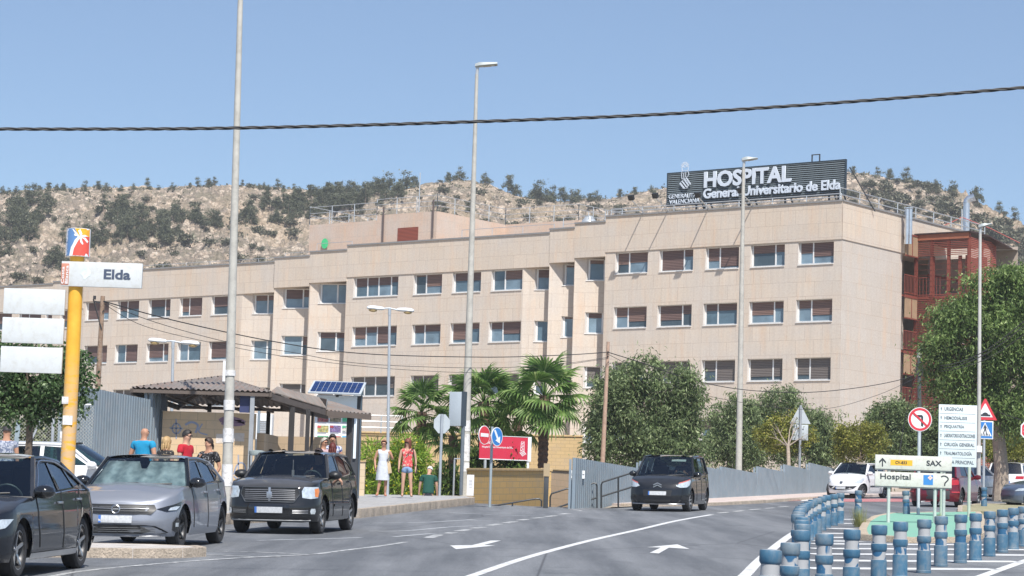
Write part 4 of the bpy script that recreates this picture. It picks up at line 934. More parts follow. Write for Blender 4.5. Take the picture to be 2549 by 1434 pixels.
# dry bushes behind the wire fence
for i, (px, py, r, lab) in enumerate(((20, 1085, 60, 'grey olive bush behind the wire fence at the left edge'), (110, 1070, 60, 'tallest olive bush behind the wire fence beside the yellow column'), (215, 1080, 60, 'olive bush hidden behind the yellow column and the ribbed fence'))):
    dd_ = 62; b = at(px, 1130, dd_); b.z = gz(b.x, b.y)
    lobs = [LB(px-r*.4, py-10, dd_, r*.6, r*.8), LB(px+r*.4, py, dd_, r*.6, r*.8), LB(px, py+40, dd_, r, r*.8)]
    t_ = thing('olive_bush', lab, 'bush', b); leafobj('foliage', leafmesh([(q[0]-b, q[1], q[2]) for q in lobs], 2600, .05, .14, 60+i, shell=.3, up=.5), OLV, t_)
# bright broom by the ramp
b = gd(985, 84); b.z -= 1.5
t_ = thing('broom_shrub', 'bright green flowering shrub behind the two women', 'bush', b)
lobs = [LB(925, 1140, 84, 38, 45), LB(905, 1190, 84, 30, 50), LB(960, 1190, 84, 50, 50), LB(1010, 1130, 84, 45, 50), LB(1030, 1190, 84, 40, 55), LB(985, 1160, 84, 45, 55), LB(1000, 1230, 84, 70, 40), LB(930, 1230, 84, 50, 40), LB(1050, 1150, 84, 20, 40)]
leafobj('foliage', leafmesh([(q[0]-b, q[1], q[2]) for q in lobs], 9000, .035, .26, 70, shell=.35, up=.9), LIM, t_)
q = leafmesh([(x[0]-b, x[1], x[2]) for x in lobs], 420, .09, .09, 71, shell=.9); leafobj('blossom', q, m_leaf((.7, .55, .03), (.8, .65, .05)), t_)
for i, (px, py, r, lab) in enumerate(((1105, 1200, 40, 'dark leafy shrub between the bending man and the palm trunk'), (1190, 1150, 30, 'shrub under the palms behind the street pole'), (1270, 1135, 28, 'low shrub seen under the red hospital sign'))):
    b = at(px, py+40, 86); t_ = thing('garden_shrub', lab, 'bush', b)
    lobs = [LB(px, py, 86, r, r*1.3), LB(px+r*.4, py+20, 86, r, r)]
    leafobj('foliage', leafmesh([(x[0]-b, x[1], x[2]) for x in lobs], 1800, .06, .25, 80+i, shell=.3, up=.6), m_leaf((.06, .11, .03), (.14, .22, .05), (.3, .36, .1), .3), t_)
# ---- fan palms
PALM = m_leaf((.09, .17, .045), (.18, .30, .08), (.42, .50, .22), .45, 'palm_frond', 3); PTR = m_dirt('palm_trunk', (.27, .17, .12), (.10, .06, .045), 9)
def frond(seed):
    r_ = random.Random(seed); q = MB(); L = .95; q.tube([(0, 0, 0), (L*.5, 0, .06), (L, 0, 0)], .018, 4, rs=[.028, .02, .014])
    n = 24; R_ = .95
    for k in range(n):
        a = (k-(n-1)/2)/(n/2)*radians(125); w = .035; d = Vector((cos(a), sin(a), 0)); s = Vector((-sin(a), cos(a), 0))
        ln = R_*(.72+.28*cos(a*.6))*r_.uniform(.93, 1.05); b0 = Vector((L, 0, 0)); 
        p1 = b0+d*ln*.45+Vector((0, 0, -.03)); p2 = b0+d*ln*.75+Vector((0, 0, -.14)); p3 = b0+d*ln*.96+Vector((0, 0, -.34*r_.uniform(.8, 1.4)))
        f_ = .045
        q.add([b0+d*.03, p1-s*.055+Vector((0, 0, f_*.5)), p1+Vector((0, 0, -f_*.4)), p1+s*.055+Vector((0, 0, f_*.5)), p2-s*.035, p2+Vector((0, 0, -.02)), p2+s*.035, p3],
              [(0, 1, 2), (0, 2, 3), (1, 4, 5, 2), (2, 5, 6, 3), (4, 7, 5), (5, 7, 6)])
    return q
FR = [frond(i) for i in range(3)]; frm = []
def palm(label, px, py, d, trunkbase_y, scale, n, seed, skirt=6):
    d *= 1.08; scale *= 1.08; n = int(n*.8); top = at(px, py, d); r_ = random.Random(seed); base = at(px-.03*(trunkbase_y-py), trunkbase_y, d); base.z -= .6
    t_ = thing('fan_palm', label, 'palm', base); h = top-base
    q = MB(); prof = []; H = h.length; m_ = int(H/.09)
    vs = [h*(k/m_) for k in range(m_+1)]; q.tube(vs, .17, 12, rs=[(.155+.03*(k % 2)+.03*(k/m_))*scale**.5 for k in range(m_+1)]); q.build('trunk', PTR, t_, smooth=0)
    for k in range(n):
        el = radians(80-118*(k/(n-1))**.8+r_.uniform(-8, 8)); az = k*2.399+r_.uniform(-.2, .2)
        if len(frm) < 3: me_ = FR[len(frm)].build('frond', PALM, None, smooth=0, fix=False); frm.append(me_.data); o = me_
        else: o = bpy.data.objects.new('frond', frm[r_.randrange(3)]); COL.objects.link(o)
        o.parent = t_; s_ = scale*r_.uniform(.85, 1.1)
        o.matrix_local = Matrix.Translation(h+Vector((0, 0, -.02*k*.4))) @ Matrix.Rotation(az, 4, 'Z') @ Matrix.Rotation(-el, 4, 'Y') @ Matrix.Rotation(r_.uniform(-.4, .4), 4, 'X') @ Matrix.Diagonal((s_, s_, s_, 1))
    return t_
palm('tallest fan palm with a shaggy brown trunk right of the red hospital sign', 1356, 985, 81, 1175, .86, 30, 1)
palm('fan palm behind the tall street pole, crown left of the tallest palm', 1205, 1000, 82, 1180, .84, 28, 2)
palm('fan palm above the two women, its trunk beside the bright shrub', 1050, 1025, 84, 1225, .74, 26, 3)
palm('small fan palm with low fronds behind the back of the octagonal sign', 1128, 1085, 83, 1240, .62, 22, 4)
palm('fan palm squeezed between the pole and the tallest palm, crown lower than both', 1290, 1040, 84, 1180, .7, 22, 5)
# ================================================================ FENCES, WALLS, SHELTER
FEN = mt((.25, .31, .36), .5, .25, var=.12, scale=1.3, dirt=(.30, .33, .36))
def m_blocks(c=(.62, .46, .26), w=.42, h=.2, j=(.40, .31, .19), dirt=(.45, .36, .27)):
    m, nt, b = newmat('painted_block'); tc = N(nt, 'ShaderNodeUVMap')
    br = N(nt, 'ShaderNodeTexBrick'); br.offset = .5
    for k, v in (('Scale', 1), ('Mortar Size', .008), ('Brick Width', w), ('Row Height', h)): br.inputs[k].default_value = v
    br.inputs['Color1'].default_value = (*c, 1); br.inputs['Color2'].default_value = (*[x*.93 for x in c], 1); br.inputs['Mortar'].default_value = (*j, 1)
    nt.links.new(tc.outputs[0], br.inputs['Vector']); n = ntex(nt, tc.outputs[0], 1.1, 7, .7)
    col = mix(nt, ramp(nt, n, [(.5, 0.0), (.78, .7)]), br.outputs[0], dirt); nt.links.new(col, b.inputs['Base Color']); b.inputs['Roughness'].default_value = .85
    bump(nt, b, br.outputs['Fac'], -.6, .015); return m
def blockwall(name, label, pts, ztops, th, mat, cap=None, capmat=None, zdown=2.0, cat='wall', group=None):
    """wall following world xy points with a top height at each"""
    o0 = Vector((pts[0][0], pts[0][1], gz(*pts[0][:2]))); t_ = thing(name, label, cat, o0, group=group)
    w = WB(); c = MB(); L = 0.0
    for i in range(len(pts)-1):
        a, b_ = Vector((*pts[i][:2], 0))-Vector((*o0[:2], 0)), Vector((*pts[i+1][:2], 0))-Vector((*o0[:2], 0)); l = (b_-a).length; d = (b_-a).normalized(); n = Vector((d.y, -d.x, 0))*th
        if n.y > 0: n = -n
        za, zb = ztops[i]-o0.z, ztops[i+1]-o0.z
        for s0, s1 in ((Vector((0, 0, 0)), 0), (-n, 1)):
            p = [a+s0+Vector((0, 0, -zdown)), b_+s0+Vector((0, 0, -zdown)), b_+s0+Vector((0, 0, zb)), a+s0+Vector((0, 0, za))]; w.wall(p, [(L, -zdown), (L+l, -zdown), (L+l, zb), (L, za)])
        w.wall([a+Vector((0, 0, za)), b_+Vector((0, 0, zb)), b_-n+Vector((0, 0, zb)), a-n+Vector((0, 0, za))], [(0, 0), (l, 0), (l, th), (0, th)])
        for p_, z_ in ((a, za), (b_, zb)): w.wall([p_+Vector((0, 0, -zdown)), p_-n+Vector((0, 0, -zdown)), p_-n+Vector((0, 0, z_)), p_+Vector((0, 0, z_))], [(0, -zdown), (th, -zdown), (th, z_), (0, z_)])
        if cap:
            e = n.normalized()*.04
            P = [a+e-d*.02, b_+e+d*.02, b_-n-e+d*.02, a-n-e-d*.02]; zz = [za, zb, zb, za]
            c.add([p+Vector((0, 0, z+.003)) for p, z in zip(P, zz)]+[p+Vector((0, 0, z+cap)) for p, z in zip(P, zz)], [(3, 2, 1, 0), (4, 5, 6, 7), (0, 1, 5, 4), (1, 2, 6, 5), (2, 3, 7, 6), (3, 0, 4, 7)])
        L += l
    w.done('wall', mat, t_)
    if cap: c.build('coping', capmat or mat, t_, bevel=.01)
    return t_
def corr_fence(name, label, line, panels, pitch=.22, amp=.085, zd=2.5, group=None):
    """line: function px -> world xy ; panels: [(px0, px1, ztop)] ribbed steel sheets"""
    a0 = Vector(line(panels[0][0])); o0 = Vector((a0.x, a0.y, gz(a0.x, a0.y))); t_ = thing(name, label, 'fence', o0, group=group)
    for (x0, x1, zt) in panels:
        a, b_ = Vector((*line(x0)[:2], 0)), Vector((*line(x1)[:2], 0)); L = (b_-a).length; d = (b_-a).normalized(); n = Vector((d.y, -d.x, 0)); n = n if n.y < 0 else -n
        q = MB(); k = 0; s = 0.0; prof = [(0, 0), (.34, 0), (.40, 1), (.94, 1)]
        S_ = []
        while s < L:
            for f_, h in prof:
                if s+f_*pitch <= L: S_.append((s+f_*pitch, h))
            s += pitch
        for t, h in S_:
            p = a+d*t+n*(h*amp)-Vector((*o0[:2], 0)); zg = gz(*(a+d*t)[:2])-o0.z
            q.v += [tuple(p+Vector((0, 0, zg-zd))), tuple(p+Vector((0, 0, zt-o0.z)))]
        q.f = [(2*i, 2*i+2, 2*i+3, 2*i+1) for i in range(len(S_)-1)]
        q.build('sheet_panel', FEN, t_, smooth=0, fix=False)
        q = MB(); p = a-Vector((*o0[:2], 0))-n*.06; q.box(p+Vector((0, 0, (zt-o0.z)/2-.8)), (.07, .07, zt-o0.z+1.5)); q.build('post', FEN, t_, smooth=0)
    return t_
F0 = Vector(gp(1424, 1266)[:2]); F1 = Vector(gp(2090, 1229)[:2])
def fline(px, A=F0, B=F1):
    lo, hi = -.6, 3.0
    for _ in range(50):
        m = (lo+hi)/2; P = A.lerp(B, m) if 0 <= m <= 1 else A+(B-A)*m
        if colpx((P.x, P.y, gz(P.x, P.y)+1))[0] < px: lo = m
        else: hi = m
    P = A+(B-A)*lo; return (P.x, P.y)
def ztop_at(line, px, py):
    P = line(px); y0 = colpx((P[0], P[1], 0))[1]; y1 = colpx((P[0], P[1], 10))[1]; return (y0-py)/(y0-y1)*10
PN = [(1424, 1590, 1142), (1590, 1702, 1150), (1702, 1790, 1155), (1790, 1881, 1163), (1881, 1948, 1162.5), (1948, 2011, 1157.5), (2011, 2100, 1153), (2100, 2200, 1150)]
corr_fence('ribbed_fence', 'long stepped fence of ribbed grey steel sheets behind the curving road', fline, [(a, b, ztop_at(fline, a, y)) for a, b, y in PN])
G0 = Vector(at(188, 1100, 55.5)[:2]); G1 = Vector(at(362, 1100, 60)[:2])
gline = lambda px: fline(px, G0, G1)
corr_fence('ribbed_fence', 'tall ribbed blue-grey steel fence behind the yellow column and bus shelter', gline, [(150, 361, ztop_at(gline, 200, 969)), (361, 404, ztop_at(gline, 363, 978)), (404, 690, ztop_at(gline, 420, 1062)), (690, 775, ztop_at(gline, 700, 1020))], pitch=.17)
# yellow block wall by the ramp, its darker return, brick wall behind the palms
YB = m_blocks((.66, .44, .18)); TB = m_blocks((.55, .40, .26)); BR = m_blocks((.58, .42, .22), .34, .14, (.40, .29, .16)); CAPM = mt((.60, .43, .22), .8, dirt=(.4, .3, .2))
def zat(px, py, d): return at(px, py, d).z
wA = at(1160, 1200, 84); wB = at(1357, 1200, 79.5); 
blockwall('block_wall', 'bright yellow painted block wall beside the ramp, behind the no entry sign', [(wA.x, wA.y), (wB.x, wB.y)], [zat(1160, 1172, 84), zat(1357, 1173, 79.5)], .22, YB, .09, CAPM, 2.6)
wC = at(1363, 1200, 80.3); wD = at(1424, 1200, 82.5)
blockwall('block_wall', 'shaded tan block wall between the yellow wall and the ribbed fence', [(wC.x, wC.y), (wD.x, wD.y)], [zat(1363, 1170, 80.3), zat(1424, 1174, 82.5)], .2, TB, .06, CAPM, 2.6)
t_ = thing('gate_post', 'dark steel post with a yellow block cap at the end of the yellow wall', 'post', gp(1358, 1265)); q = MB(); s = 1/79.
q.bmm((-.07, -.1, 0), (.07, .1, 73*s)); q.build('post', mt((.05, .055, .06), .5), t_, bevel=.01); q = MB(); q.bmm((-.09, -.12, 73*s), (.09, .12, 103*s)); q.build('cap', YB, t_)
wE = at(893, 1100, 98); wF = at(1450, 1100, 98)
blockwall('brick_wall', 'long low yellow brick wall behind the palms and the bright shrub', [(wE.x, wE.y), (wF.x, wF.y)], [zat(893, 1078, 98), zat(1450, 1088, 98)], .25, BR, .07, CAPM, 4)
wE = at(894, 1150, 77.5); wF = at(909, 1150, 77.5)
blockwall('block_pillar', 'pale block pillar at the end of the bus shelter beside the bright shrub', [(wE.x, wE.y), (wF.x, wF.y)], [zat(894, 1150, 77.5), zat(909, 1150, 77.5)], .3, m_blocks((.62, .50, .34)), .04, CAPM, 1, cat='pillar')
e = at(896, 1076, 97.5); e2 = at(1000, 1079, 97.5)
rl = thing('terrace_railing', 'grey tube railing on the brick wall left of the double street lamp', 'railing', e); railing([(0, 0, 0), e2-e], .66, .8, (.3, .65, 1), par=rl, name='rails')
# notice on the yellow wall
nb_ = at(1171, 1208, 80); t_ = thing('notice_board', 'small white notice board on the yellow wall beside the tall pole', 'notice board', nb_)
q = MB(); q.box((0, 0, 0), (.22, .03, .66)); q.build('panel', mt((.78, .79, .80), .5), t_)
q = MB()
for k in range(6): q.box((0, -.018, .16-k*.045), (.12, .004, .012))
q.build('printed_lines', mt((.35, .35, .37), .6), t_)
# railings by the ramp
BLK = mt((.055, .06, .065), .45, .3)
def pipe_rail(label, polys, d=76, r=.026, base=None):
    b = at(polys[0][0][0], polys[0][0][1], d); t_ = thing('ramp_railing', label, 'railing', b)
    q = MB()
    for pl in polys: q.tube([at(x, y, d)-b for x, y in pl], r, 8)
    q.build('rails', BLK, t_); return t_
pipe_rail('low sloping black pipe rail in front of the yellow block wall', [[(1215, 1268), (1226, 1260), (1334, 1241.5), (1343, 1242), (1348, 1247), (1348, 1268)], [(1275.5, 1252), (1275.5, 1266)]])
pipe_rail('black pipe hoop rail in front of the shaded tan wall', [[(1369, 1268), (1369.5, 1237), (1373, 1229), (1411, 1216.5), (1418, 1218), (1420.5, 1223), (1420.5, 1268)], [(1386, 1264), (1420, 1252.5)]])
pipe_rail('black pipe hoop rail right of the small emergency sign', [[(1434.5, 1268), (1434.5, 1222), (1438, 1215), (1478, 1202.5), (1484, 1204), (1486, 1209), (1486, 1268)], [(1434.5, 1253), (1486, 1239)]])
pipe_rail('longest black pipe rail running along the ribbed fence towards the black van', [[(1496.5, 1268), (1496.5, 1207), (1500, 1200), (1570, 1178), (1600, 1169)], [(1496.5, 1236), (1600, 1204)], [(1539, 1188), (1539, 1262)]])
# wire fence on the left
GALV = mt((.48, .50, .52), .4, .5)
b = at(128, 1140, 52); t_ = thing('wire_fence', 'chain link fence with a galvanised post left of the yellow column', 'fence', b)
q = MB(); T_ = at(128, 1005, 52)-b; q.tube([Vector((0, 0, -1.2)), Vector((T_.x*0, 0, T_.z))], .032, 8); q.build('post', GALV, t_)
q = MB(); a_ = at(109, 1030, 52)-b; q.cyl(a_, at(70, 1113, 52)-b, .022, n=6); q.cyl(at(128, 1006, 52)-b, at(230, 1008, 52)-b, .022, n=6); q.cyl(at(-60, 1002, 52)-b, at(128, 1006, 52)-b, .012, n=5); q.build('brace', GALV, t_)
q = MB(); x0 = at(-40, 1100, 52)-b; x1 = at(230, 1100, 52)-b; zt = T_.z; zb = -.6; H = zt-zb
n = int((x1.x-x0.x+H)/.07)
for k in range(n):
    xa = x0.x-H+k*.07
    for sgn in (1, -1):
        p0 = Vector((xa, 0, zb if sgn > 0 else zt)); p1 = Vector((xa+H, 0, zt if sgn > 0 else zb))
        lo = max(0, (x0.x-xa)/H); hi = min(1, (x1.x-xa)/H)
        if hi > lo: q.cyl(p0.lerp(p1, lo), p0.lerp(p1, hi), .0032, n=3, caps=False)
q.build('wire_mesh', mt((.55, .55, .5), .5, .4), t_, fix=False)
b = at(32, 1140, 50); t_ = thing('leaning_board', 'dark grey plank leaning in front of the wire fence beside the man in the cap', 'board', b); q = MB(); q.bar((0, 0, -.6), at(47, 1045, 50.5)-b, .09, .02); q.build('plank', mt((.20, .26, .30), .6), t_)
# ---- bus shelter
SHD = 60.0; sb0 = gd(520, SHD, .21)
SH = thing('bus_shelter', 'bus shelter with corrugated hipped roofs on dark steel posts and a graffitied block wall', 'bus shelter', sb0)
R_ = lambda px, py, d: at(px, py, d)-sb0
ROOF = mt((.20, .18, .165), .7, var=.22, scale=1.2, dirt=(.26, .16, .12)); STEEL = mt((.045, .042, .042), .5, .2); WOODB = mt((.12, .095, .08), .8)
def corr_face(A, B, C_, D=None, pitch=.13, amp=.022):
    """ribs run from eave AB up to the edge C-D (or the apex C)"""
    q = MB(); ab = B-A; L = ab.length; d = ab.normalized(); D = D or C_
    up = ((C_+D)/2-(A+B)/2); nrm = d.cross(up).normalized(); nrm = nrm if nrm.z > 0 else -nrm
    t0 = (C_-A).dot(d)/L; t1 = (D-A).dot(d)/L; n = max(4, int(L/pitch*4)); vs = []
    for i in range(n+1):
        t = i/n; e = A+ab*t
        if t <= t0: tp = A.lerp(C_, t/max(t0, 1e-6)) if t0 > 0 else C_
        elif t >= t1: tp = B.lerp(D, (1-t)/max(1-t1, 1e-6)) if t1 < 1 else D
        else: tp = C_.lerp(D, (t-t0)/max(t1-t0, 1e-6))
        o = nrm*(amp*sin(t*L/pitch*2*pi)); vs += [e+o-up.normalized()*.0, tp+o]
    q.add(vs, [(2*i, 2*i+2, 2*i+3, 2*i+1) for i in range(n)]); return q
A = R_(327, 964, 60); B = R_(674, 974.5, 60); ze = (A.z+B.z)/2; A.z = B.z = ze; AP = R_(549.6, 936, 63.4)
A2 = Vector((A.x+.3, A.y+6.6, ze)); B2_ = Vector((B.x+.3, B.y+6.6, ze))
for f_ in ((A, B, AP), (B, B2_, AP), (B2_, A2, AP), (A2, A, AP)): corr_face(*f_).build('roof_sheet', ROOF, SH, fix=False)
E0, E1 = R_(674, 974.5, 60.3), R_(811, 1016, 66.6); RD0, RD1 = R_(689, 963, 62.5), R_(814, 994.5, 67.6)
corr_face(E0, E1, RD0, RD1).build('roof_sheet', ROOF, SH, fix=False); BK0, BK1 = RD0*2-E0, RD1*2-E1; BK0.z = E0.z; BK1.z = E1.z
corr_face(BK1, BK0, RD1, RD0).build('roof_sheet', ROOF, SH, fix=False)
H0, H1, H2, H3 = R_(812, 1021, 66.5), R_(923, 1031, 67.5), R_(932, 1025.5, 69.5), R_(816, 998, 68.5)
q = corr_face(H0, H1, H3, H2); q.build('roof_sheet', ROOF, SH, fix=False)
q = MB(); q.quad(R_(811, 1016, 66.55), R_(811, 1021.5, 66.55), R_(815, 996, 67.6), R_(814, 993, 67.6)); q.v[-4:]; q.build('fascia', mt((.42, .45, .46), .5), SH, smooth=0)
q = MB()
for a, b_ in ((A, B), (B, B2_), (A2, B2_), (A, A2)):
    q.bar(a+Vector((0, .05, -.08)), b_+Vector((0, .05, -.08)), .05, .08)
q.bar(E0+Vector((0, 0, -.12)), E1+Vector((0, 0, -.12)), .06, .14); q.bar(BK0+Vector((0, 0, -.12)), BK1+Vector((0, 0, -.12)), .06, .14); q.bar(H0+Vector((0, 0, -.08)), H1+Vector((0, 0, -.08)), .06, .14); q.bar(R_(812, 1034, 69.5), R_(923, 1034, 69.5), .06, .14)
C1 = (A+B2_)/2+Vector((0, 0, -.12))
for k in range(5):
    f_ = k/4; m1 = A.lerp(B, f_)+Vector((0, .1, -.15)); m2 = A2.lerp(B2_, f_)+Vector((0, -.1, -.15)); q.bar(m1, m2, .05)
for a in (A, B, A2, B2_): q.bar(a+Vector((0, 0, -.08)), AP+Vector((0, 0, -.1)), .06, .1)
for k in range(1, 6):
    f_ = k/6; p = A.lerp(B, f_)+Vector((0, 1.2, -.12)); hp = Vector((p.x, p.y, ze+.10)); q.bar(p, hp, .035); q.bar(p, A.lerp(B, (k+1)/6)+Vector((0, 1.2, .02)), .03)
for k in range(5):
    f_ = (k+.5)/5; p = E0.lerp(E1, f_)+Vector((0, .4, -.15)); q.bar(p, RD0.lerp(RD1, f_)+Vector((0, 0, -.1)), .04)
q.build('roof_truss', WOODB, SH, smooth=0)
q = MB(); 
for a in (A, B): pass
def post(px, ytop, d, w=.12, name='post', mat=STEEL, zb=-.2, ybot=None):
    p = R_(px, ytop, d); q = MB(); b = -.2 if ybot is None else R_(px, ybot, d).z; q.box((p.x, p.y, (p.z+b)/2), (w, w, p.z-b)); q.build(name, mat, SH, smooth=0)
for px, y, d, w, yb in ((410, 976, 60.4, .13, 1022), (522, 1005, 65.5, .1, 1026), (727.5, 1014, 62.5, .13, None), (767.5, 1018, 63.2, .1, None), (779, 1020, 66, .07, None), (669, 1020, 66.3, .1, None), (871, 1028, 67.4, .14, None)): post(px, y, d, w, ybot=yb)
post(629.5, 980, 60.1, .1, mat=mt((.30, .32, .34), .5))
q = MB(); a = R_(598, 983, 60.2); b_ = R_(622, 1028, 60.2); q.bmm((a.x, a.y-.02, b_.z), (b_.x, a.y+.02, a.z)); q.build('sign_panel', mt((.035, .045, .12), .5), SH)
SW = m_blocks((.64, .47, .29), .42, .2, (.45, .34, .22))
p0, p1 = at(402, 1100, 60.6), at(634, 1100, 60.6); p2 = at(634, 1080, 66); p3 = at(862, 1090, 69.3); zt = zat(520, 1026, 60.6)
def wpart(pts, zt_, mat, th=.18, zd=2):
    w = WB(); L = 0
    for i in range(len(pts)-1):
        a, b_ = Vector((pts[i][0], pts[i][1], 0)), Vector((pts[i+1][0], pts[i+1][1], 0)); l = (b_-a).length; d = (b_-a)/l; n = Vector((d.y, -d.x, 0)); n = n if n.y < 0 else -n
        za, zb_ = zt_[i], zt_[i+1]; o = Vector((sb0.x, sb0.y, 0))
        for s_ in (0, 1):
            of = -n*th*s_; w.wall([a-o+of+Vector((0, 0, za-zd-sb0.z)), b_-o+of+Vector((0, 0, zb_-zd-sb0.z)), b_-o+of+Vector((0, 0, zb_-sb0.z)), a-o+of+Vector((0, 0, za-sb0.z))], [(L, -zd), (L+l, -zd), (L+l, 0), (L, 0)])
        w.wall([a-o+Vector((0, 0, za-sb0.z)), b_-o+Vector((0, 0, zb_-sb0.z)), b_-o-n*th+Vector((0, 0, zb_-sb0.z)), a-o-n*th+Vector((0, 0, za-sb0.z))], [(0, 0), (l, 0), (l, th), (0, th)])
        for p_, z_ in ((a, za), (b_, zb_)): w.wall([p_-o+Vector((0, 0, z_-zd-sb0.z)), p_-o-n*th+Vector((0, 0, z_-zd-sb0.z)), p_-o-n*th+Vector((0, 0, z_-sb0.z)), p_-o+Vector((0, 0, z_-sb0.z))], [(0, 0), (th, 0), (th, zd), (0, zd)])
        L += l
    return w.done('wall', mat, SH)
wpart([p0, p1], [zt, zt], SW, zd=2.3)
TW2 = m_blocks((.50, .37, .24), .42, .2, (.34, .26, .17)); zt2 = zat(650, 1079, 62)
q1 = at(640, 1080, 61); q2 = at(676, 1080, 67); q3 = at(864, 1090, 69.3)
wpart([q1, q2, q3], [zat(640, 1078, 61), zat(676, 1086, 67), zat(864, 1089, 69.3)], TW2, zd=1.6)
# graffiti: thin spray lines on the yellow wall
GR = mt((.28, .32, .42), .7); q = MB(); wy = p0.y-sb0.y-.006
def gr(pts, w=.03):
    P = [R_(x, y, 60.1) for x, y in smoothpts(pts, 4)]
    for i in range(len(P)-1): q.bar(Vector((P[i].x, wy, P[i].z)), Vector((P[i+1].x, wy, P[i+1].z)), .006, w)
gr([(421, 1062), (428, 1052), (438, 1054), (443, 1066), (436, 1076), (425, 1074), (421, 1062)]); gr([(431, 1040), (432, 1090)]); gr([(415, 1063), (448, 1064)])
gr([(577, 1180), (584, 1158), (596, 1150), (606, 1160), (604, 1180), (590, 1192), (577, 1184)], .035); gr([(588, 1130), (590, 1215)], .03); gr([(454, 1055), (470, 1048), (486, 1056), (480, 1075)], .05); gr([(497, 1052), (488, 1072), (510, 1080)], .03); gr([(575, 1090), (588, 1085), (600, 1088)], .04)
q.build('graffiti', GR, SH, smooth=0)
q = MB(); gr([(540, 1045), (556, 1037), (580, 1040), (603, 1050), (575, 1054), (545, 1049)], .09); gr([(550, 1047), (595, 1046)], .07); q.build('graffiti', mt((.25, .16, .22), .8), SH, smooth=0)
q = MB(); a = R_(545, 1077, 60.1); b_ = R_(556, 1104, 60.1)
for x0, y0, x1, y1 in ((531, 1078, 551, 1101), (575, 1076, 603, 1096)):
    a = R_(x0, y1, 60.1); b_ = R_(x1, y0, 60.1); q = MB(); q.bmm((a.x, wy-.004, a.z), (b_.x, wy-.001, b_.z)); q.build('pasted_notice', mt((.62, .56, .50), .8, dirt=(.5, .4, .3)), SH)
# bench in the shelter
q = MB(); a, b_ = R_(690, 1150, 67.2), R_(860, 1150, 68.5); z_ = .48; q.bar((a.x, a.y, z_+gz(*(a+sb0)[:2])-gz(*sb0[:2])), (b_.x, b_.y, z_+gz(*(b_+sb0)[:2])-gz(*sb0[:2])), .45, .08); q.build('bench', TW2, SH)
# ---- info kiosk with solar panel
KD = 71.5; kb = gd(842, KD, .15); KI = thing('information_kiosk', 'tall information kiosk with poster board and a tilted solar panel on top', 'kiosk', kb)
K = lambda px, py, d=KD: at(px, py, d)-kb
def kbox(x0, y0, x1, y1, yf, yb_, name, mat, par=KI):
    a, b_ = K(x0, y1), K(x1, y0); q = MB(); q.bmm((a.x, yf, a.z), (b_.x, yb_, b_.z)); return q.build(name, mat, par)
kbox(784, 984, 897, 1240, .02, .25, 'cabinet', mt((.05, .055, .065), .5))
kbox(889, 983, 900, 1240, -.05, .3, 'side_post', mt((.07, .10, .13), .4)); kbox(777, 1020, 784, 1180, -.03, .25, 'side_post', mt((.07, .08, .09), .4))
hp = kbox(785, 985, 888, 1031, -.03, .01, 'header_panel', mt((.74, .80, .84), .4, var=.03)); pb_ = kbox(781, 1029, 866, 1092, -.04, .01, 'poster_board', mt((.80, .81, .82), .4, var=.03))
kbox(878, 1034, 888, 1141, -.05, .01, 'light_strip', mt((.72, .80, .86), .3))
KT = mt((.20, .25, .32), .6, var=0); a = K(800, 994); b_ = K(880, 989); text('PROGRAMACIÓN TEATRO CASTELAR', KT, KI, K(787, 0).x, K(0, 993).z, K(881, 0).x-K(787, 0).x, 5.5/88, .01, -.035)
text('DE 2025', KT, KI, K(826, 0).x, K(0, 1000).z, .34, 6/88, .01, -.035)
cols = [(.35, .05, .06), (.30, .22, .18), (.10, .45, .25), (.45, .30, .12), (.12, .10, .25), (.55, .45, .38), (.08, .35, .16), (.6, .1, .1), (.05, .4, .65)]
rr_ = random.Random(3)
for r in range(3):
    for c_ in range(3):
        x0 = 789+c_*31; y0 = 1033+r*26; x1 = min(x0+28, 864); y1 = min(y0+16, 1091)
        if r == 2: y1 = y0+6
        a, b_ = K(x0, y1), K(x1, y0); q = MB(); q.bmm((a.x, -.05, a.z), (b_.x, -.044, b_.z)); ph = q.build('poster_picture', mt(cols[(r*3+c_) % 9], .5, var=.9, scale=14, dirt=tuple(rr_.uniform(.1, .8) for _ in range(3))), KI)
        if r < 2:
            q = MB(); a = K(x0, y0+5); b_ = K(x0+9, y0); q.bmm((a.x, -.056, a.z), (b_.x, -.051, b_.z)); q.build('date_tag', mt(cols[(r*4+c_*2+3) % 9], .5, var=0), ph)
            q = MB(); a = K(x0, y1+3.5); b_ = K(x0+22, y1+2); q.bmm((a.x, -.048, a.z), (b_.x, -.044, b_.z)); q.build('caption_line', mt((.45, .45, .5), .6, var=0), KI)
# solar panel
TL, TR_, BRp, BLp = K(780, 948, 72.1), K(913.6, 951.5, 72.1), K(898, 981, 71.2), K(766, 976, 71.2)
up = ((TL-BLp)+(TR_-BRp))/2; X_ = (BRp-BLp); wv, hv_ = X_, up
q = MB(); nn = X_.cross(up).normalized()*-.04
q.add([BLp, BLp+X_, BLp+X_+up, BLp+up, BLp+nn, BLp+X_+nn, BLp+X_+up+nn, BLp+up+nn], [(0, 1, 2, 3), (4, 7, 6, 5), (0, 4, 5, 1), (3, 2, 6, 7), (0, 3, 7, 4), (1, 5, 6, 2)]); sp = q.build('solar_panel', mt((.62, .68, .72), .35, .3), KI, smooth=0)
q = MB(); off = X_.cross(up).normalized(); off = off if off.y < 0 else -off
for i in range(9):
    for j in range(4):
        u0_, u1_ = .035+i*.1035, .035+i*.1035+.097; v0_, v1_ = .07+j*.22, .07+j*.22+.205
        q.quad(*[BLp+X_*u+up*v+off*.006 for u, v in ((u0_, v0_), (u1_, v0_), (u1_, v1_), (u0_, v1_))])
q.build('solar_cells', mt((.015, .035, .12), .15, var=.3), sp, smooth=0)
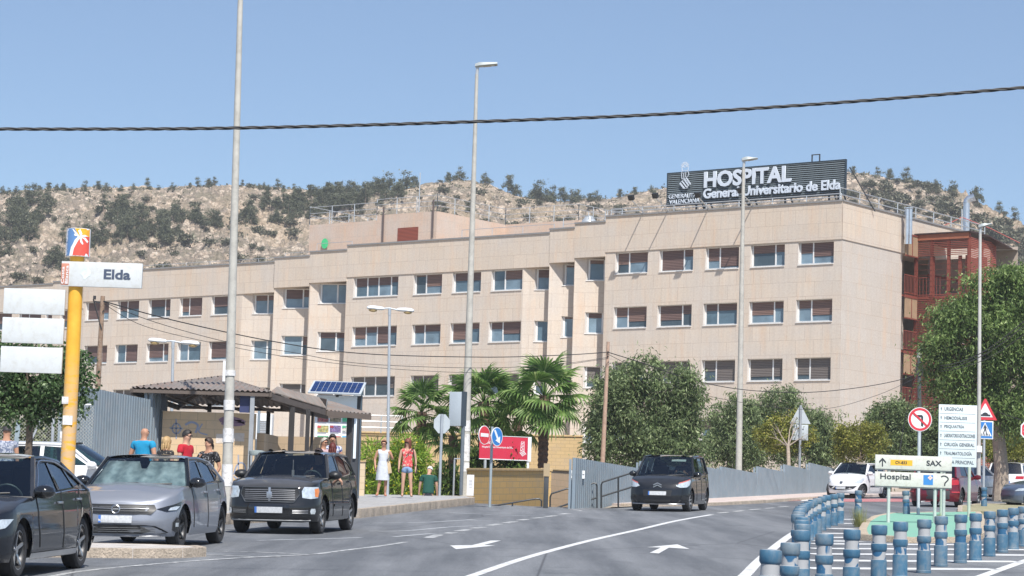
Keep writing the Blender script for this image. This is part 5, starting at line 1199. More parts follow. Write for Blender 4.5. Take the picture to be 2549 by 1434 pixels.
q = MB(); m0 = (BLp+X_*.5+up*.5); q.bar(m0+Vector((0, .1, -.05)), (m0.x, .15, K(0, 984).z-.05), .08); q.build('bracket', STEEL, KI)
# ---- litter bin
b = gd(634, 55.5, .21); t_ = thing('litter_bin', 'dark round litter bin with a pale lid beside the shelter post', 'litter bin', b); s = 1/113.5
q = MB(); q.lathe([(.14, 0), (.16, .1), (.175, .75), (.17, .8), (0.17, .82)], 18); q.build('bin_body', mt((.045, .06, .06), .4, var=.3, scale=8), t_)
zt = at(634, 1122, 55.5).z-b.z
q = MB(); q.lathe([(.17, zt-.10), (.185, zt-.06), (.18, zt), (.1, zt+.015)], 18); q.build('lid', mt((.30, .35, .35), .5), t_)
q = MB()
for a in (0, 1.57, 3.14, 4.71): q.cyl((.15*cos(a), .15*sin(a), .8), (.16*cos(a), .16*sin(a), zt-.08), .015, n=6)
q.build('lid_support', STEEL, t_)
# pale service cabin seen through the shelter
b = at(655, 1060, 80); b.z = gz(b.x, b.y); t_ = thing('service_cabinet', 'white boxy equipment cabinet seen through the shelter beside the rear post', 'cabinet', b); zt = at(655, 1030, 80).z-b.z
q = MB(); q.box((0, 0, zt/2), (.62, .6, zt)); q.build('casing', mt((.72, .73, .74), .5), t_, bevel=.06); q = MB()
for k in range(6): q.box((.05, -.31, zt-.25-k*.07), (.4, .02, .035))
q.build('vent_slats', mt((.3, .31, .32), .5), t_)
# ================================================================ LAMPS, POLES, CABLES
CONCP = mt((.46, .45, .41), .75, var=.12, scale=2.0, dirt=(.36, .35, .32)); LEDH = mt((.42, .46, .46), .4, .2); STK = mt((.72, .72, .72), .7, dirt=(.35, .33, .3))
def pole_thing(name, label, cat, pb, pt, d, r0, r1, mat, base=None, group=None):
    """pole seen from pixel pb up to pixel pt at depth d, run down to the ground"""
    a = at(*pb, d); t = aty(*pt, a.y); dr = (t-a).normalized(); k = (a.z-gz(a.x, a.y)-(.2 if a.x < 0 else .08))/dr.z; g = a-dr*k
    o = thing(name, label, cat, g, group=group); q = MB(); q.tube([-dr*.2, (t-g)*.5, t-g], r0, 14, rs=[r0, (r0+r1)/2, r1]); q.build('pole', mat, o); return o, t-g, dr
def ledhead(o, top, s, L, tilt=.12, name='lamp_head'):
    q = MB(); q.cyl(top-Vector((0, 0, .02)), top+Vector((.02, 0, .22*s)), .045*s, n=10); q.build('neck', mt((.5, .52, .53), .4, .4), o)
    M_ = Matrix.Translation(top+Vector((.0, 0, .24*s))) @ Matrix.Rotation(-tilt, 4, 'Y'); q = MB()
    prof = [(-.06, .06, .07), (.1, .12, .10), (.3, .15, .09), (.6, .15, .05), (.85, .12, .03), (L, .04, .015)]
    vs = []
    k_ = L/1.0
    for x, w, h in prof: vs += [M_ @ Vector((min(x, 1)*s*(k_ if x > 0 else 1) if x != L else L*s, y*s, z*s)) for y, z in ((-w, 0), (-w*.7, h), (w*.7, h), (w, 0), (w*.6, -.03), (-w*.6, -.03))]
    q.add(vs, [(i*6+k, i*6+(k+1) % 6, (i+1)*6+(k+1) % 6, (i+1)*6+k) for i in range(5) for k in range(6)]+[(5, 4, 3, 2, 1, 0), tuple(range(30, 36))]); h = q.build(name, LEDH, o)
    q = MB(); q.add([M_ @ Vector((x*s, y*s, -.036*s)) for x, y in ((.3*L, -.08), (.7*L, -.08), (.7*L, .08), (.3*L, .08))], [(0, 1, 2, 3)]); q.build('lens', mt((.12, .12, .10), .2), h)
oA, tA, dA_ = pole_thing('street_lamp', 'tall concrete lamp post running out of the top of the photo behind the silver hatchback', 'street lamp', (565, 1200), (600, -60), 55, .118, .055, CONCP, group='tall concrete street lamps')
ledhead(oA, tA, 1.0, 1.25)
for z, w in ((.35, .3), (.62, .2), (1.3, .3), (2.0, .22), (2.75, .12)): q = MB(); q.cyl(dA_*(z+.2), dA_*(z+.2+w), .122, .121, n=14); q.build('pasted_paper', STK, oA)
q = MB(); q.box(dA_*3.05+Vector((-.12, -.02, 0)), (.06, .12, .45)); q.build('small_sign', mt((.7, .7, .72), .5), oA)
oB, tB, dB_ = pole_thing('street_lamp', 'tall lamp post with a modern lamp head standing by the palms', 'street lamp', (1155, 1238), (1187, 185), 84, .155, .055, CONCP, group='tall concrete street lamps'); ledhead(oB, tB, 1.15, .6)
for z, w in ((1.1, .9), (2.1, .35), (.75, .3)): q = MB(); q.cyl(dB_*z, dB_*(z+w), .158-.004*z, .153-.004*z, n=14); q.build('pasted_paper', STK, oB)
oC, tC, dC_ = pole_thing('street_lamp', 'tall lamp post standing in front of the rooftop sign and the ribbed fence', 'street lamp', (1838, 1229), (1851, 418), 111, .15, .07, CONCP, group='tall concrete street lamps'); ledhead(oC, tC, 1.4, .45, .18)
oD, tD, dD_ = pole_thing('street_lamp', 'lamp post in front of the eucalyptus, its small head beside the red tower', 'street lamp', (2436, 1180), (2440, 582), 97, .085, .055, mt((.50, .49, .46), .6), group='tall concrete street lamps'); ledhead(oD, tD, 1.1, .42, .3)
q = MB(); q.box(dD_*2.0+Vector((-.02, -.14, 0)), (.2, .2, .24)); q.build('junction_box', mt((.75, .75, .75), .5), oD)
def double_lamp(label, pb, pt, d, s, hl, hr):
    o, t, _ = pole_thing('double_street_lamp', label, 'street lamp', pb, pt, d, .055, .04, mt((.42, .46, .50), .5, .3), group='twin-headed street lamps')
    L_, R2 = aty(*hl, o.location.y)-Vector(o.location), aty(*hr, o.location.y)-Vector(o.location); q = MB(); m = t+Vector((0, 0, -.02)); q.tube([L_+Vector((.2, 0, 0)), m+Vector((0, 0, .03)), R2-Vector((.2, 0, 0))], .025, 8); q.cyl(m-Vector((0, 0, .2)), m+Vector((0, 0, .03)), .05, n=10); q.build('cross_arm', mt((.42, .46, .50), .5, .3), o)
    for P, sg in ((L_, -1), (R2, 1)):
        q = MB(); vs = []; n = 12; prof = [(-.27, .05, .045), (-.22, .085, .07), (0, .115, .09), (.17, .12, .085), (.25, .09, .06), (.28, .03, .02)]
        for x, w, h in prof: vs += [P+Vector((sg*x*s, w*s*cos(2*pi*k/n), (h if sin(2*pi*k/n) > 0 else h*.6)*s*sin(2*pi*k/n)-.05*sg*x*s*(1 if sg > 0 else 1)*.8)) for k in range(n)]
        q.add(vs, [(i*n+k, i*n+(k+1) % n, (i+1)*n+(k+1) % n, (i+1)*n+k) for i in range(5) for k in range(n)]+[tuple(range(n-1, -1, -1)), tuple(range(5*n, 6*n))]); h = q.build('lamp_head', mt((.70, .73, .76), .4), o)
        q = MB(); M_ = Matrix.Diagonal((1, .7, -1)); q.lathe([(.14*s, 0), (.12*s, .05*s), (.06*s, .075*s), (0.001, .08*s)], 12, P+Vector((sg*.08*s, 0, -.035*s)), M_.to_3x3()); q.build('glass_bowl', mt((.45, .33, .16), .25), h)
double_lamp('twin-headed lamp above the left end of the bus shelter roof', (428, 1000), (431, 850), 75, 1.0, (392, 849), (474, 855))
double_lamp('twin-headed lamp on the pavement behind the woman in the white dress', (964, 1236), (970, 768), 79, 1.0, (935, 768), (1009, 773))
WOOD = mt((.24, .16, .11), .85, var=.3, scale=5, dirt=(.36, .30, .25)); WOOD2 = mt((.42, .28, .21), .85, var=.2, scale=5, dirt=(.5, .38, .3)); WIRE = mt((.03, .03, .032), .6)
o1, t1, _ = pole_thing('utility_pole', 'old dark wooden pole leaning beside the Elda sign', 'utility pole', (243, 975), (256, 737), 68, .085, .06, WOOD)
q = MB(); q.bar(t1+Vector((-.25, 0, -.15)), t1+Vector((.05, 0, -.2)), .05); q.tube([t1+Vector((-.25, 0, -.1)), t1+Vector((-.12, 0, -.5)), t1+Vector((.02, -.08, -.9))], .02, 5); q.box(t1+Vector((-.22, 0, -.05)), (.07, .07, .1)); q.build('cable_bracket', WIRE, o1)
o2, t2, _ = pole_thing('utility_pole', 'reddish wooden pole standing in front of the big pepper tree', 'utility pole', (1500, 1150), (1514, 851), 90, .095, .06, WOOD2)
q = MB()
for z in (.35, .5): q.cyl(t2+Vector((0, 0, -z)), t2+Vector((-.0, -.12, -z-.03)), .03, n=6)
q.build('cable_bracket', WIRE, o2)
o3, t3, _ = pole_thing('utility_pole', 'dark metal pole carrying cables behind the no left turn sign', 'utility pole', (2290, 1200), (2288, 889), 108, .11, .07, mt((.10, .12, .12), .5, .3))
q = MB(); q.box(t3+Vector((0, -.05, -.55)), (.3, .15, .5)); q.bar(t3+Vector((-.2, 0, -.6)), t3+Vector((.4, 0, -.7)), .05); q.build('cable_bracket', WIRE, o3)
q = MB(); q.lathe([(.1, 0), (.12, .15), (.07, .38), (.02, .45)], 10, t3-Vector((0, 0, .05))); q.build('pole_cap', mt((.45, .45, .43), .5), o3)
def cable(label, pts, d0, d1, r, strands=1, mat=WIRE, name='cable', n=10, group=None):
    P = smoothpts(pts, n); X0, X1 = P[0][0], P[-1][0]; W_ = [at(p[0], p[1], d0+(d1-d0)*(p[0]-X0)/(X1-X0)) for p in P]; o = W_[0]; q = MB(); acc = 0
    if strands == 1: q.tube([w-o for w in W_], r, 6)
    else:
        fine = []
        for i in range(len(W_)-1):
            for k in range(6): fine.append(W_[i].lerp(W_[i+1], k/6))
        for s_ in range(strands):
            pts_ = []; acc = 0
            for i, w in enumerate(fine):
                acc += (fine[i]-fine[i-1]).length if i else 0; a = acc*2*pi/.62+s_*2*pi/strands; pts_.append(w-o+Vector((0, cos(a), sin(a)))*r)
            q.tube(pts_, r*.95, 6)
    ob = q.build(name, mat, None); ob.location = o; return tag(ob, label, 'cable', group)
cable('thick twisted black cable crossing the whole sky in front of everything', [(-60, 321), (200, 321.5), (500, 320), (850, 313), (1270, 300), (1600, 287), (1900, 268.5), (2200, 247), (2549, 218), (2620, 211)], 30, 30, .0115, 3, n=14)
cable('thicker overhead wire sagging across the facade between the two wooden poles', [(258, 750), (430, 797), (680, 850), (900, 880), (1200, 889), (1400, 884), (1510, 877)], 68, 90, .016)
cable('thin middle wire sagging between the two wooden poles', [(258, 752), (380, 800), (560, 850), (720, 876), (900, 905), (1200, 916), (1400, 905), (1510, 890)], 68, 90, .009)
cable('thin lowest wire sagging between the two wooden poles', [(258, 756), (360, 812), (560, 860), (760, 895), (1000, 920), (1250, 926), (1510, 893)], 68, 90, .008)
cable('upper wire running from the reddish wooden pole to the metal pole', [(1514, 877), (1600, 904), (1720, 945), (1850, 970), (2000, 977), (2130, 966), (2230, 948), (2286, 930)], 90, 108, .016)
cable('lower thin wire running from the reddish wooden pole to the metal pole', [(1514, 882), (1600, 925), (1720, 975), (1900, 1010), (2050, 1018), (2180, 985), (2286, 938)], 90, 108, .009)
cable('highest wire rising right from the metal pole over the eucalyptus', [(2290, 912), (2360, 908), (2420, 890), (2480, 855), (2549, 800), (2580, 770)], 108, 80, .018)
cable('middle wire rising right from the metal pole over the eucalyptus', [(2290, 920), (2360, 915), (2430, 893), (2490, 858), (2549, 812), (2580, 785)], 108, 80, .016)
cable('lowest wire rising right from the metal pole over the eucalyptus', [(2290, 926), (2360, 922), (2430, 904), (2490, 874), (2549, 832), (2580, 805)], 108, 80, .013)
cable('wire falling right from the metal pole behind the warning signs', [(2292, 915), (2350, 955), (2400, 985), (2470, 1020), (2549, 1048), (2600, 1065)], 107, 100, .016)
cable('guy wire falling left from the metal pole towards the direction signs', [(2286, 910), (2268, 980), (2250, 1060), (2238, 1135)], 107, 104, .014)
# ================================================================ SIGNS
SGR = mt((.50, .53, .55), .45, .4, var=.08); WHT = mt((.80, .82, .84), .4, var=.04); BLKP = mt((.03, .035, .045), .5, var=0); REDP = mt((.62, .04, .06), .45, var=.06); BLUP = mt((.03, .20, .55), .45, var=.06); TXT = mt((.10, .12, .15), .5, var=0)
def sign_frame(px, py, d, yaw=0.0):
    """matrix with origin on the sign centre, x right, -y towards the viewer"""
    return Matrix.Translation(at(px, py, d)) @ Matrix.Rotation(yaw, 4, 'Z')
def signpost(o, x, zb, zt, r=.03, y=.05, mat=SGR, name='post'):
    q = MB(); q.cyl((x, y, zb), (x, y, zt), r, n=10); return q.build(name, mat, o)
def plate(pts, y0, y1): 
    q = MB(); q.prism(pts, lambda a, b, d: Vector((a, d, b)), y0, y1); return q
def disc(r, n=36, cx=0, cz=0): return [(cx+r*cos(2*pi*k/n), cz+r*sin(2*pi*k/n)) for k in range(n)]
def rect(x0, z0, x1, z1): return [(x0, z0), (x1, z0), (x1, z1), (x0, z1)]
def ringp(q, r0, r1, y0, y1, n=36, cz=0):
    for k in range(n):
        a, b = 2*pi*k/n, 2*pi*(k+1)/n; q.prism([(r0*cos(a), cz+r0*sin(a)), (r1*cos(a), cz+r1*sin(a)), (r1*cos(b), cz+r1*sin(b)), (r0*cos(b), cz+r0*sin(b))], lambda u, v, d: Vector((u, d, v)), y0, y1)
def ground_rel(o, x=0, dz=0):
    p = o.matrix_world @ Vector((x, 0, 0)); return gz(p.x, p.y)+dz-p.z
bpy.context.view_layer.update()
def mk(name, label, cat, px, py, d, yaw=0.0, group=None):
    M_ = sign_frame(px, py, d, yaw); o = thing(name, label, cat, M_.translation, yaw, group); return o, (gz(M_.translation.x, M_.translation.y)-M_.translation.z)
# no left turn
o, zg = mk('no_left_turn_sign', 'round white sign with a red ring barring a left turn, beside the department list', 'road sign', 2290, 1044, 70, .05); s = 70/F
plate(disc(30*s), 0, .02).build('plate', WHT, o, smooth=0); q = MB(); ringp(q, 22.5*s, 28.5*s, -.004, -.001); q.prism([(-19*s, 14*s), (-15.5*s, 17.5*s), (19*s, -14*s), (15.5*s, -17.5*s)], lambda u, v, d: Vector((u, d, v)), -.011, -.008); q.build('red_ring', REDP, o, smooth=0)
plate([(-12*s, 9*s), (-12*s, 5.5*s), (3*s, 5.5*s), (3*s, -16*s), (8*s, -18*s), (8*s, 7*s), (5*s, 11*s), (-12*s, 11*s), (-17*s, 7.5*s)], -.007, -.004).build('arrow', BLKP, o, smooth=0); signpost(o, 0, zg, .3*1, .045, mat=mt((.66, .70, .72), .35, .3))
# department list
o, zg = mk('department_board', 'tall pale board listing hospital departments with arrows', 'direction sign', 2384, 1085, 68, .04); s = 68/F
hw, hh = 48*s, 77*s; q = plate(rect(-hw, -hh, hw, hh), 0, .05); q.build('board', mt((.66, .72, .74), .4, var=.03), o, bevel=.006)
rows_ = ['URGENCIAS', 'HEMODIÁLISIS', 'PSIQUIATRÍA', 'LABORATORIO-EXTRACCIONES', 'CIRUGÍA GENERAL', 'TRAUMATOLOGÍA', 'PUERTA PRINCIPAL']; rw = [47, 57, 50, 78, 76, 70, 83]; rh = 154*s/7
for i, (t_, w_) in enumerate(zip(rows_, rw)):
    zc = hh-rh*(i+.5); xx = -34*s if i < 6 else -42*s
    text(t_, TXT, o, xx, zc-4.2*s, w_*s, 9*s*(1.15 if any(c in t_ for c in 'ÁÍ') else 1), .015, -.004, depth=.003)
    if i < 6: plate([(-43*s, zc-4*s), (-41.4*s, zc-4*s), (-41.4*s, zc+1*s), (-40*s, zc+1*s), (-42.2*s, zc+4.5*s), (-44.4*s, zc+1*s), (-43*s, zc+1*s)], -.004, -.001).build('arrow', TXT, o, smooth=0)
    if i < 6: plate(rect(-46*s, zc-rh/2-.4*s, 44*s, zc-rh/2+.3*s), -.003, -.001).build('divider', TXT, o, smooth=0)
PGR = mt((.50, .56, .47), .5, .2); signpost(o, 31*s, zg, -hh, .045, .03, PGR); signpost(o, -38*s, zg, -hh, .045, .03, PGR)
# direction boards (two flags on shared posts)
o, zg = mk('direction_sign', 'pair of beige boards pointing to SAX and Hospital on round posts', 'direction sign', 2274, 1173, 60, .03); s = 60/F
BEI = mt((.62, .62, .57), .45, var=.05, dirt=(.5, .48, .42))
tz = lambda x: 0
q = plate([(-96*s, 7*s), (96*s, 3.5*s), (96*s, 36*s), (-96*s, 42*s)], 0, .04)
q = MB(); 
q = plate(rect(-96*s, 3.5*s, 96*s, 38.5*s), 0, .05); q.build('board', BEI, o, bevel=.005); q = plate(rect(-96*s, -39*s, 96*s, -3.5*s), 0, .05); q.build('board', BEI, o, bevel=.005)
q = MB(); q.bmm((-96*s, .01, .5*s), (96*s, .05, 3.2*s)); q.bmm((-96*s, .01, -42*s), (96*s, .05, -39.3*s)); q.build('board_edge', mt((.16, .17, .18), .5), o)
plate([(-79.5*s, 9*s), (-76.5*s, 9*s), (-76.5*s, 24*s), (-69.5*s, 17*s), (-69.5*s, 22*s), (-78*s, 31*s), (-86.5*s, 22*s), (-86.5*s, 17*s), (-79.5*s, 24*s)], -.004, -.001).build('arrow', BLKP, o, smooth=0)
plate(rect(-58*s, 13*s, -3*s, 27*s), -.003, -.001).build('road_number_plate', mt((.75, .42, .03), .5, var=.03), o, smooth=0)
text('CV-833', BLKP, o, -46*s, 16.5*s, 29*s, 7.5*s, .02, -.006, depth=.002); text('SAX', BLKP, o, 32*s, 14.5*s, 38*s, 13.5*s, .02, -.004); text('Hospital', BLKP, o, -83*s, -26*s, 76*s, 18*s, .015, -.004)
plate(rect(25*s, -33*s, 49*s, -8.5*s), -.004, -.001).build('pictogram_plate', mt((.04, .22, .55), .5, var=.03), o, smooth=0)
q = MB()
for a, b_ in ((0, 4.2), (4.2, 0), (0, -4.2), (-4.2, 0)): q.prism(disc(2.6*s, 12, (42+a*.8)*s, (-15+b_*.8)*s), lambda u, v, d: Vector((u, d, v)), -.008, -.005)
q.build('flower_emblem', mt((.75, .55, .50), .5), o, smooth=0); text('f~aangel', mt((.6, .72, .85), .5, var=0), o, 28*s, -28*s, 18*s, 5*s, 0, -.006, depth=.002) if 0 else None
q = MB(); P_ = smoothpts([(29*s+55*s-15*s, -12*s), (76*s, -9.5*s), (84*s, -12*s), (87*s, -18*s), (82*s, -24*s), (79*s, -28*s), (78.5*s, -34*s)], 4)
for i in range(len(P_)-1): q.bar(Vector((P_[i][0], -.003, P_[i][1])), Vector((P_[i+1][0], -.003, P_[i+1][1])), .004, 3*s)
q.build('arrow', BLKP, o, smooth=0)
for x in (-60, 56, 78): signpost(o, x*s, zg-.1, 34*s, .042, .07, mt((.55, .60, .56), .5, .3))
# speed hump + pedestrian sign on one post
o, zg = mk('warning_sign', 'red triangle speed hump sign above a blue pedestrian crossing sign', 'road sign', 2452, 1060, 98, .05); s = 98/F
def tri(r, cx=0, cz=0, k=.88):
    return [(cx-r, cz-r*k), (cx+r, cz-r*k), (cx+r*.06, cz+r*k), (cx-r*.06, cz+r*k)]
plate(tri(30*s, 0, 41*s), 0, .02).build('plate', REDP, o, smooth=0); plate(tri(19*s, 0, 38.5*s), -.006, -.001).build('white_field', WHT, o, smooth=0)
plate([(-13*s, 24*s), (13*s, 24*s), (13*s, 28*s), (8*s, 28.5*s), (5*s, 32*s), (0, 33.5*s), (-5*s, 32*s), (-8*s, 28.5*s), (-13*s, 28*s)], -.012, -.008).build('hump_symbol', BLKP, o, smooth=0)
plate(rect(-21*s, -33*s, 21*s, 12*s), 0, .02).build('plate', WHT, o, bevel=.01); plate(rect(-18.5*s, -30.5*s, 18.5*s, 9.5*s), -.005, -.001).build('blue_field', BLUP, o, smooth=0)
plate([(-17*s, -25.5*s), (17*s, -25.5*s), (0, 8.5*s)], -.010, -.006).build('white_triangle', WHT, o, smooth=0)
q = MB(); fn2 = lambda u, v, d: Vector((u, d, v)); q.prism(disc(1.8*s, 12, 0, 1.5*s), fn2, -.015, -.011)
for pl in ([(-2.5, -.5), (2.5, -.5), (2.8, -9), (-2, -9)], [(-2, -9), (1, -9), (-4, -22), (-6, -22)], [(0, -9), (2.8, -9), (5.5, -22), (3.5, -22)], [(-2.5, -1), (-1.5, -2), (-5, -9), (-6, -8.5)], [(2.5, -1), (1.5, -2.5), (4.5, -6), (6, -9.5), (7, -8.5)]): q.prism([(a*s, b_*s) for a, b_ in pl], fn2, -.015, -.011)
for k in range(7): q.prism([((-14.5+k*4.2)*s, -25*s), ((-12.5+k*4.2)*s, -25*s), ((-11.4+k*3.7)*s, -19*s), ((-12.8+k*3.7)*s, -19*s)], fn2, -.013, -.011)
q.build('walking_figure', BLKP, o, smooth=0); signpost(o, -1*s, zg, 20*s, .05, .06, SGR)
# stop sign at the right edge
o, zg = mk('stop_sign', 'red octagonal stop sign cut by the right edge of the photo', 'road sign', 2568, 1071, 98, .1); s = 98/F
oc = lambda r: [(r*cos(pi/8+k*pi/4), r*sin(pi/8+k*pi/4)) for k in range(8)]
plate(oc(30*s), 0, .02).build('plate', WHT, o, smooth=0); plate(oc(26.5*s), -.005, -.001).build('red_field', REDP, o, smooth=0); text('STOP', WHT, o, -20*s, -7*s, 40*s, 14*s, .02, -.006); signpost(o, 0, zg, 0, .045)
# signs seen from behind
BACK = mt((.50, .55, .58), .5, .3, var=.05)
o, zg = mk('triangle_sign', 'grey back of a triangular sign over a rectangular plate by the ribbed fence', 'road sign', 1992, 1056, 111.5, .0); s = 111.5/F
plate(tri(26*s, 0, 24*s), 0, .02).build('triangle_plate', BACK, o, smooth=0); plate(rect(-20*s, -40*s, 20*s, -1*s), 0, .02).build('rectangle_plate', BACK, o, bevel=.01); signpost(o, 0, zg, 47*s, .055, -.06, mt((.36, .39, .42), .5, .3)); plate(rect(5*s, -14*s, 9*s, -11*s), -.005, -.001).build('label_sticker', TXT, o, smooth=0)
o, zg = mk('octagon_sign', 'grey back of an octagonal sign on a pole beside the bending man', 'road sign', 1100, 1055, 80, .0); s = 80/F
q = MB(); q.prism([(a*.88, b_*1.05) for a, b_ in oc(24.5*s)], fn2, 0, .02); q.build('octagon_plate', BACK, o, smooth=0); signpost(o, 0, zg+.2, 24*s, .045, -.05, mt((.40, .44, .48), .5, .3))
# control cabinet / sign box by the lamp post
o, zg = mk('sign_box', 'grey blue double-sided sign box mounted left of the tall lamp post', 'sign box', 1137, 1018, 82.5, -.5); s = 82.5/F
q = MB(); q.bmm((-17*s, -.12, -43*s), (17*s, .12, 42*s)); q.build('casing', mt((.42, .48, .53), .5, var=.05), o, bevel=.02); q = MB(); q.bmm((17.2*s, -.1, -43*s), (24*s, .1, 43*s)); q.build('dark_side', mt((.05, .07, .09), .4), o); signpost(o, 20*s, zg+.2, -43*s, .06, 0, mt((.14, .17, .2), .5))
o, zg = mk('short_post', 'thin short galvanised post with a flat cap left of the tall lamp post', 'post', 1130, 1190, 80.5); s = 80.5/F
q = MB(); q.cyl((0, 0, zg+.15), (0, 0, 47*s), .03, n=8); q.build('post', GALV, o); q = MB(); q.bmm((-.02, -.04, 47*s), (.18, .04, 49.5*s)); q.build('cap', GALV, o)
# no entry + keep right arrow on one post
bP = gp(1219, 1263); o = thing('no_entry_sign', 'red no entry disc and blue arrow disc on one grey post at the ramp', 'road sign', bP); d0 = dep(bP); s = d0/F; zt = at(1224, 1061, d0).z-bP.z
signpost(o, 0, 0, zt, .04, 0, mt((.36, .42, .45), .5, .3))
Rn = Matrix.Rotation(radians(52), 4, 'Z')
for nm, cx_, cy_, yaw_ in (('no_entry_plate', 1206, 1083, 54), ('arrow_plate', 1237.5, 1087, 54)):
    c = at(cx_, cy_, d0-.1)-bP; M_ = Matrix.Translation(c) @ Matrix.Rotation(radians(yaw_), 4, 'Z'); r = 23.5*s
    q = MB(); q.prism(disc(r), lambda u, v, d: M_ @ Vector((u, d, v)), 0, .02); p_ = q.build(nm, WHT, o, smooth=0)
    q = MB()
    if 'entry' in nm: q.prism(disc(r*.93), lambda u, v, d: M_ @ Vector((u, d, v)), -.004, -.001); q.build('red_field', REDP, p_, smooth=0); q = MB(); q.prism(rect(-r*.7, -r*.19, r*.7, r*.19), lambda u, v, d: M_ @ Vector((u, d, v)), -.009, -.005); q.build('white_bar', WHT, p_, smooth=0)
    else:
        q.prism(disc(r*.92), lambda u, v, d: M_ @ Vector((u, d, v)), -.004, -.001); q.build('blue_field', BLUP, p_, smooth=0); q = MB()
        q.prism([(-.62*r, .6*r), (-.36*r, .72*r), (.22*r, -.12*r), (.5*r, .05*r), (.5*r, -.72*r), (-.32*r, -.42*r), (-.05*r, -.28*r)], lambda u, v, d: M_ @ Vector((u, d, v)), -.009, -.005); q.build('arrow', WHT, p_, smooth=0)
# red hospital name board
o, zg = mk('hospital_name_board', 'red name board with white lettering in front of the palms', 'sign', 1258, 1115, 85.5, .22); s = 85.5/F
w2 = 66*s; h2 = 28*s; q = plate(rect(-w2, -h2, w2*.86, h2), 0, .06); q.build('red_panel', mt((.55, .025, .06), .45, var=.04), o); q = MB(); q.bmm((w2*.865, -.02, -h2-.05), (w2, .12, h2+.02)); q.build('white_side', WHT, o)
q = MB(); q.bmm((-w2, -.01, -h2-.03), (w2*.86, .06, -h2-.002)); q.bmm((-w2, -.01, h2+.002), (w2*.86, .06, h2+.02)); q.build('rim', WHT, o)
text('Hospital General Universitario de Elda', WHT, o, -w2*.9, -3*s, 78*s, 6.5*s, .01, -.004); text('URGENCIAS', WHT, o, -w2*.9, 8*s, 30*s, 7*s, .01, -.004)
q = MB(); ex = 44*s
for k in range(4): q.bar(Vector((ex+(k*2.8-7)*s, -.004, -10*s+k*1.6*s)), Vector((ex+(k*2.8+1)*s, -.004, -19*s+k*1.6*s)), .004, 1.6*s)
for k in range(6): q.bar(Vector((ex-4*s+(k % 2)*5*s, -.004, -6*s+k*4*s)), Vector((ex+2*s-(k % 2)*2*s, -.004, -2*s+k*4*s)), .004, 1.4*s)
q.bar(Vector((ex-5*s, -.004, -7*s)), Vector((ex-3.5*s, -.004, 18*s)), .004, 1.2*s); q.bar(Vector((ex+4*s, -.004, -7*s)), Vector((ex+3.5*s, -.004, 18*s)), .004, 1.2*s); q.build('crest', WHT, o, smooth=0)
for x in (-.75, .9): signpost(o, x*w2, zg-1.5, -h2, .05, .05, WHT if x > 0 else SGR)
# small emergency sign
o, zg = mk('emergency_sign', 'small white URGENCIAS sign with an arrow by the ribbed fence', 'sign', 1438, 1181, 75, .15); s = 75/F
plate(rect(-19*s, -11*s, 19*s, 11*s), 0, .03).build('plate', mt((.10, .11, .12), .5), o); plate(rect(-18*s, -10*s, 18*s, 10*s), -.005, -.001).build('white_field', WHT, o, smooth=0); text('URGENCIAS', TXT, o, -16*s, -3*s, 22*s, 6.5*s, .02, -.008)
q = MB(); ringp(q, 1.4*s, 2.2*s, -.008, -.006, 10); [None]; q.v = [(x+9.5*s, y, z) for x, y, z in q.v]; q.prism([(11*s, -.5*s), (14*s, -.5*s), (14*s, -2.4*s), (17*s, 0), (14*s, 2.4*s), (14*s, .5*s), (11*s, .5*s)], fn2, -.008, -.006); q.build('arrow', TXT, o, smooth=0)
signpost(o, -14*s, zg-.1, -11*s, .04, .04, mt((.22, .24, .26), .5)); signpost(o, 8*s, zg-.1, -11*s, .025, .04, mt((.22, .24, .26), .5))
# ---- yellow column sign "Elda"
d = 44.0; a = at(168, 1180, d); g = Vector((a.x, a.y, gz(a.x, a.y)+.21)); dr = (aty(192.5, 640, a.y)-a)
o = thing('column_sign', 'yellow column sign with the Elda board, blank white boards and a tourist logo cap', 'column sign', g); s = d/F
YC = mt((.80, .42, .04), .45, var=.06, scale=1.5); drn = dr.normalized()
m, nt, b = newmat('weathered_yellow'); v = mapping(nt); n_ = ntex(nt, v, 3.5, 8, .7); n2 = ntex(nt, mapping(nt, (1, 1, 4)), 2.5, 5, .7); sx = N(nt, 'ShaderNodeSeparateXYZ'); nt.links.new(v, sx.inputs[0])
low = ramp(nt, sx.outputs['Z'], [(.0, 1.0), (1.0, 0.0)]); mz = N(nt, 'ShaderNodeMapRange'); mz.inputs[1].default_value = 1.9; mz.inputs[2].default_value = 3.0; mz.inputs[3].default_value = 1; mz.inputs[4].default_value = 0; nt.links.new(sx.outputs['Z'], mz.inputs[0])
mm = N(nt, 'ShaderNodeMath', operation='MULTIPLY'); nt.links.new(ramp(nt, n2, [(.42, 0.0), (.5, .85)]), mm.inputs[0]); nt.links.new(mz.outputs[0], mm.inputs[1])
nt.links.new(mix(nt, mm.outputs[0], ramp(nt, n_, [(.3, (.72, .36, .03)), (.7, (.84, .47, .05))]), (.60, .42, .25)), b.inputs['Base Color']); b.inputs['Roughness'].default_value = .5
ytop = (aty(192, 640, g.y)-g); q = MB(); q.tube([Vector((0, 0, -.1)), ytop*.5, ytop], .125, 24, rs=[.128, .125, .125]); q.build('column', m, o)
def cpt(px, py): return aty(px, py, g.y)-g
q = MB(); c0 = cpt(194, 640); c1 = cpt(197, 571); q.tube([c0, c1], .205, 28); capo = q.build('logo_cap', WHT, o)
RC = .209
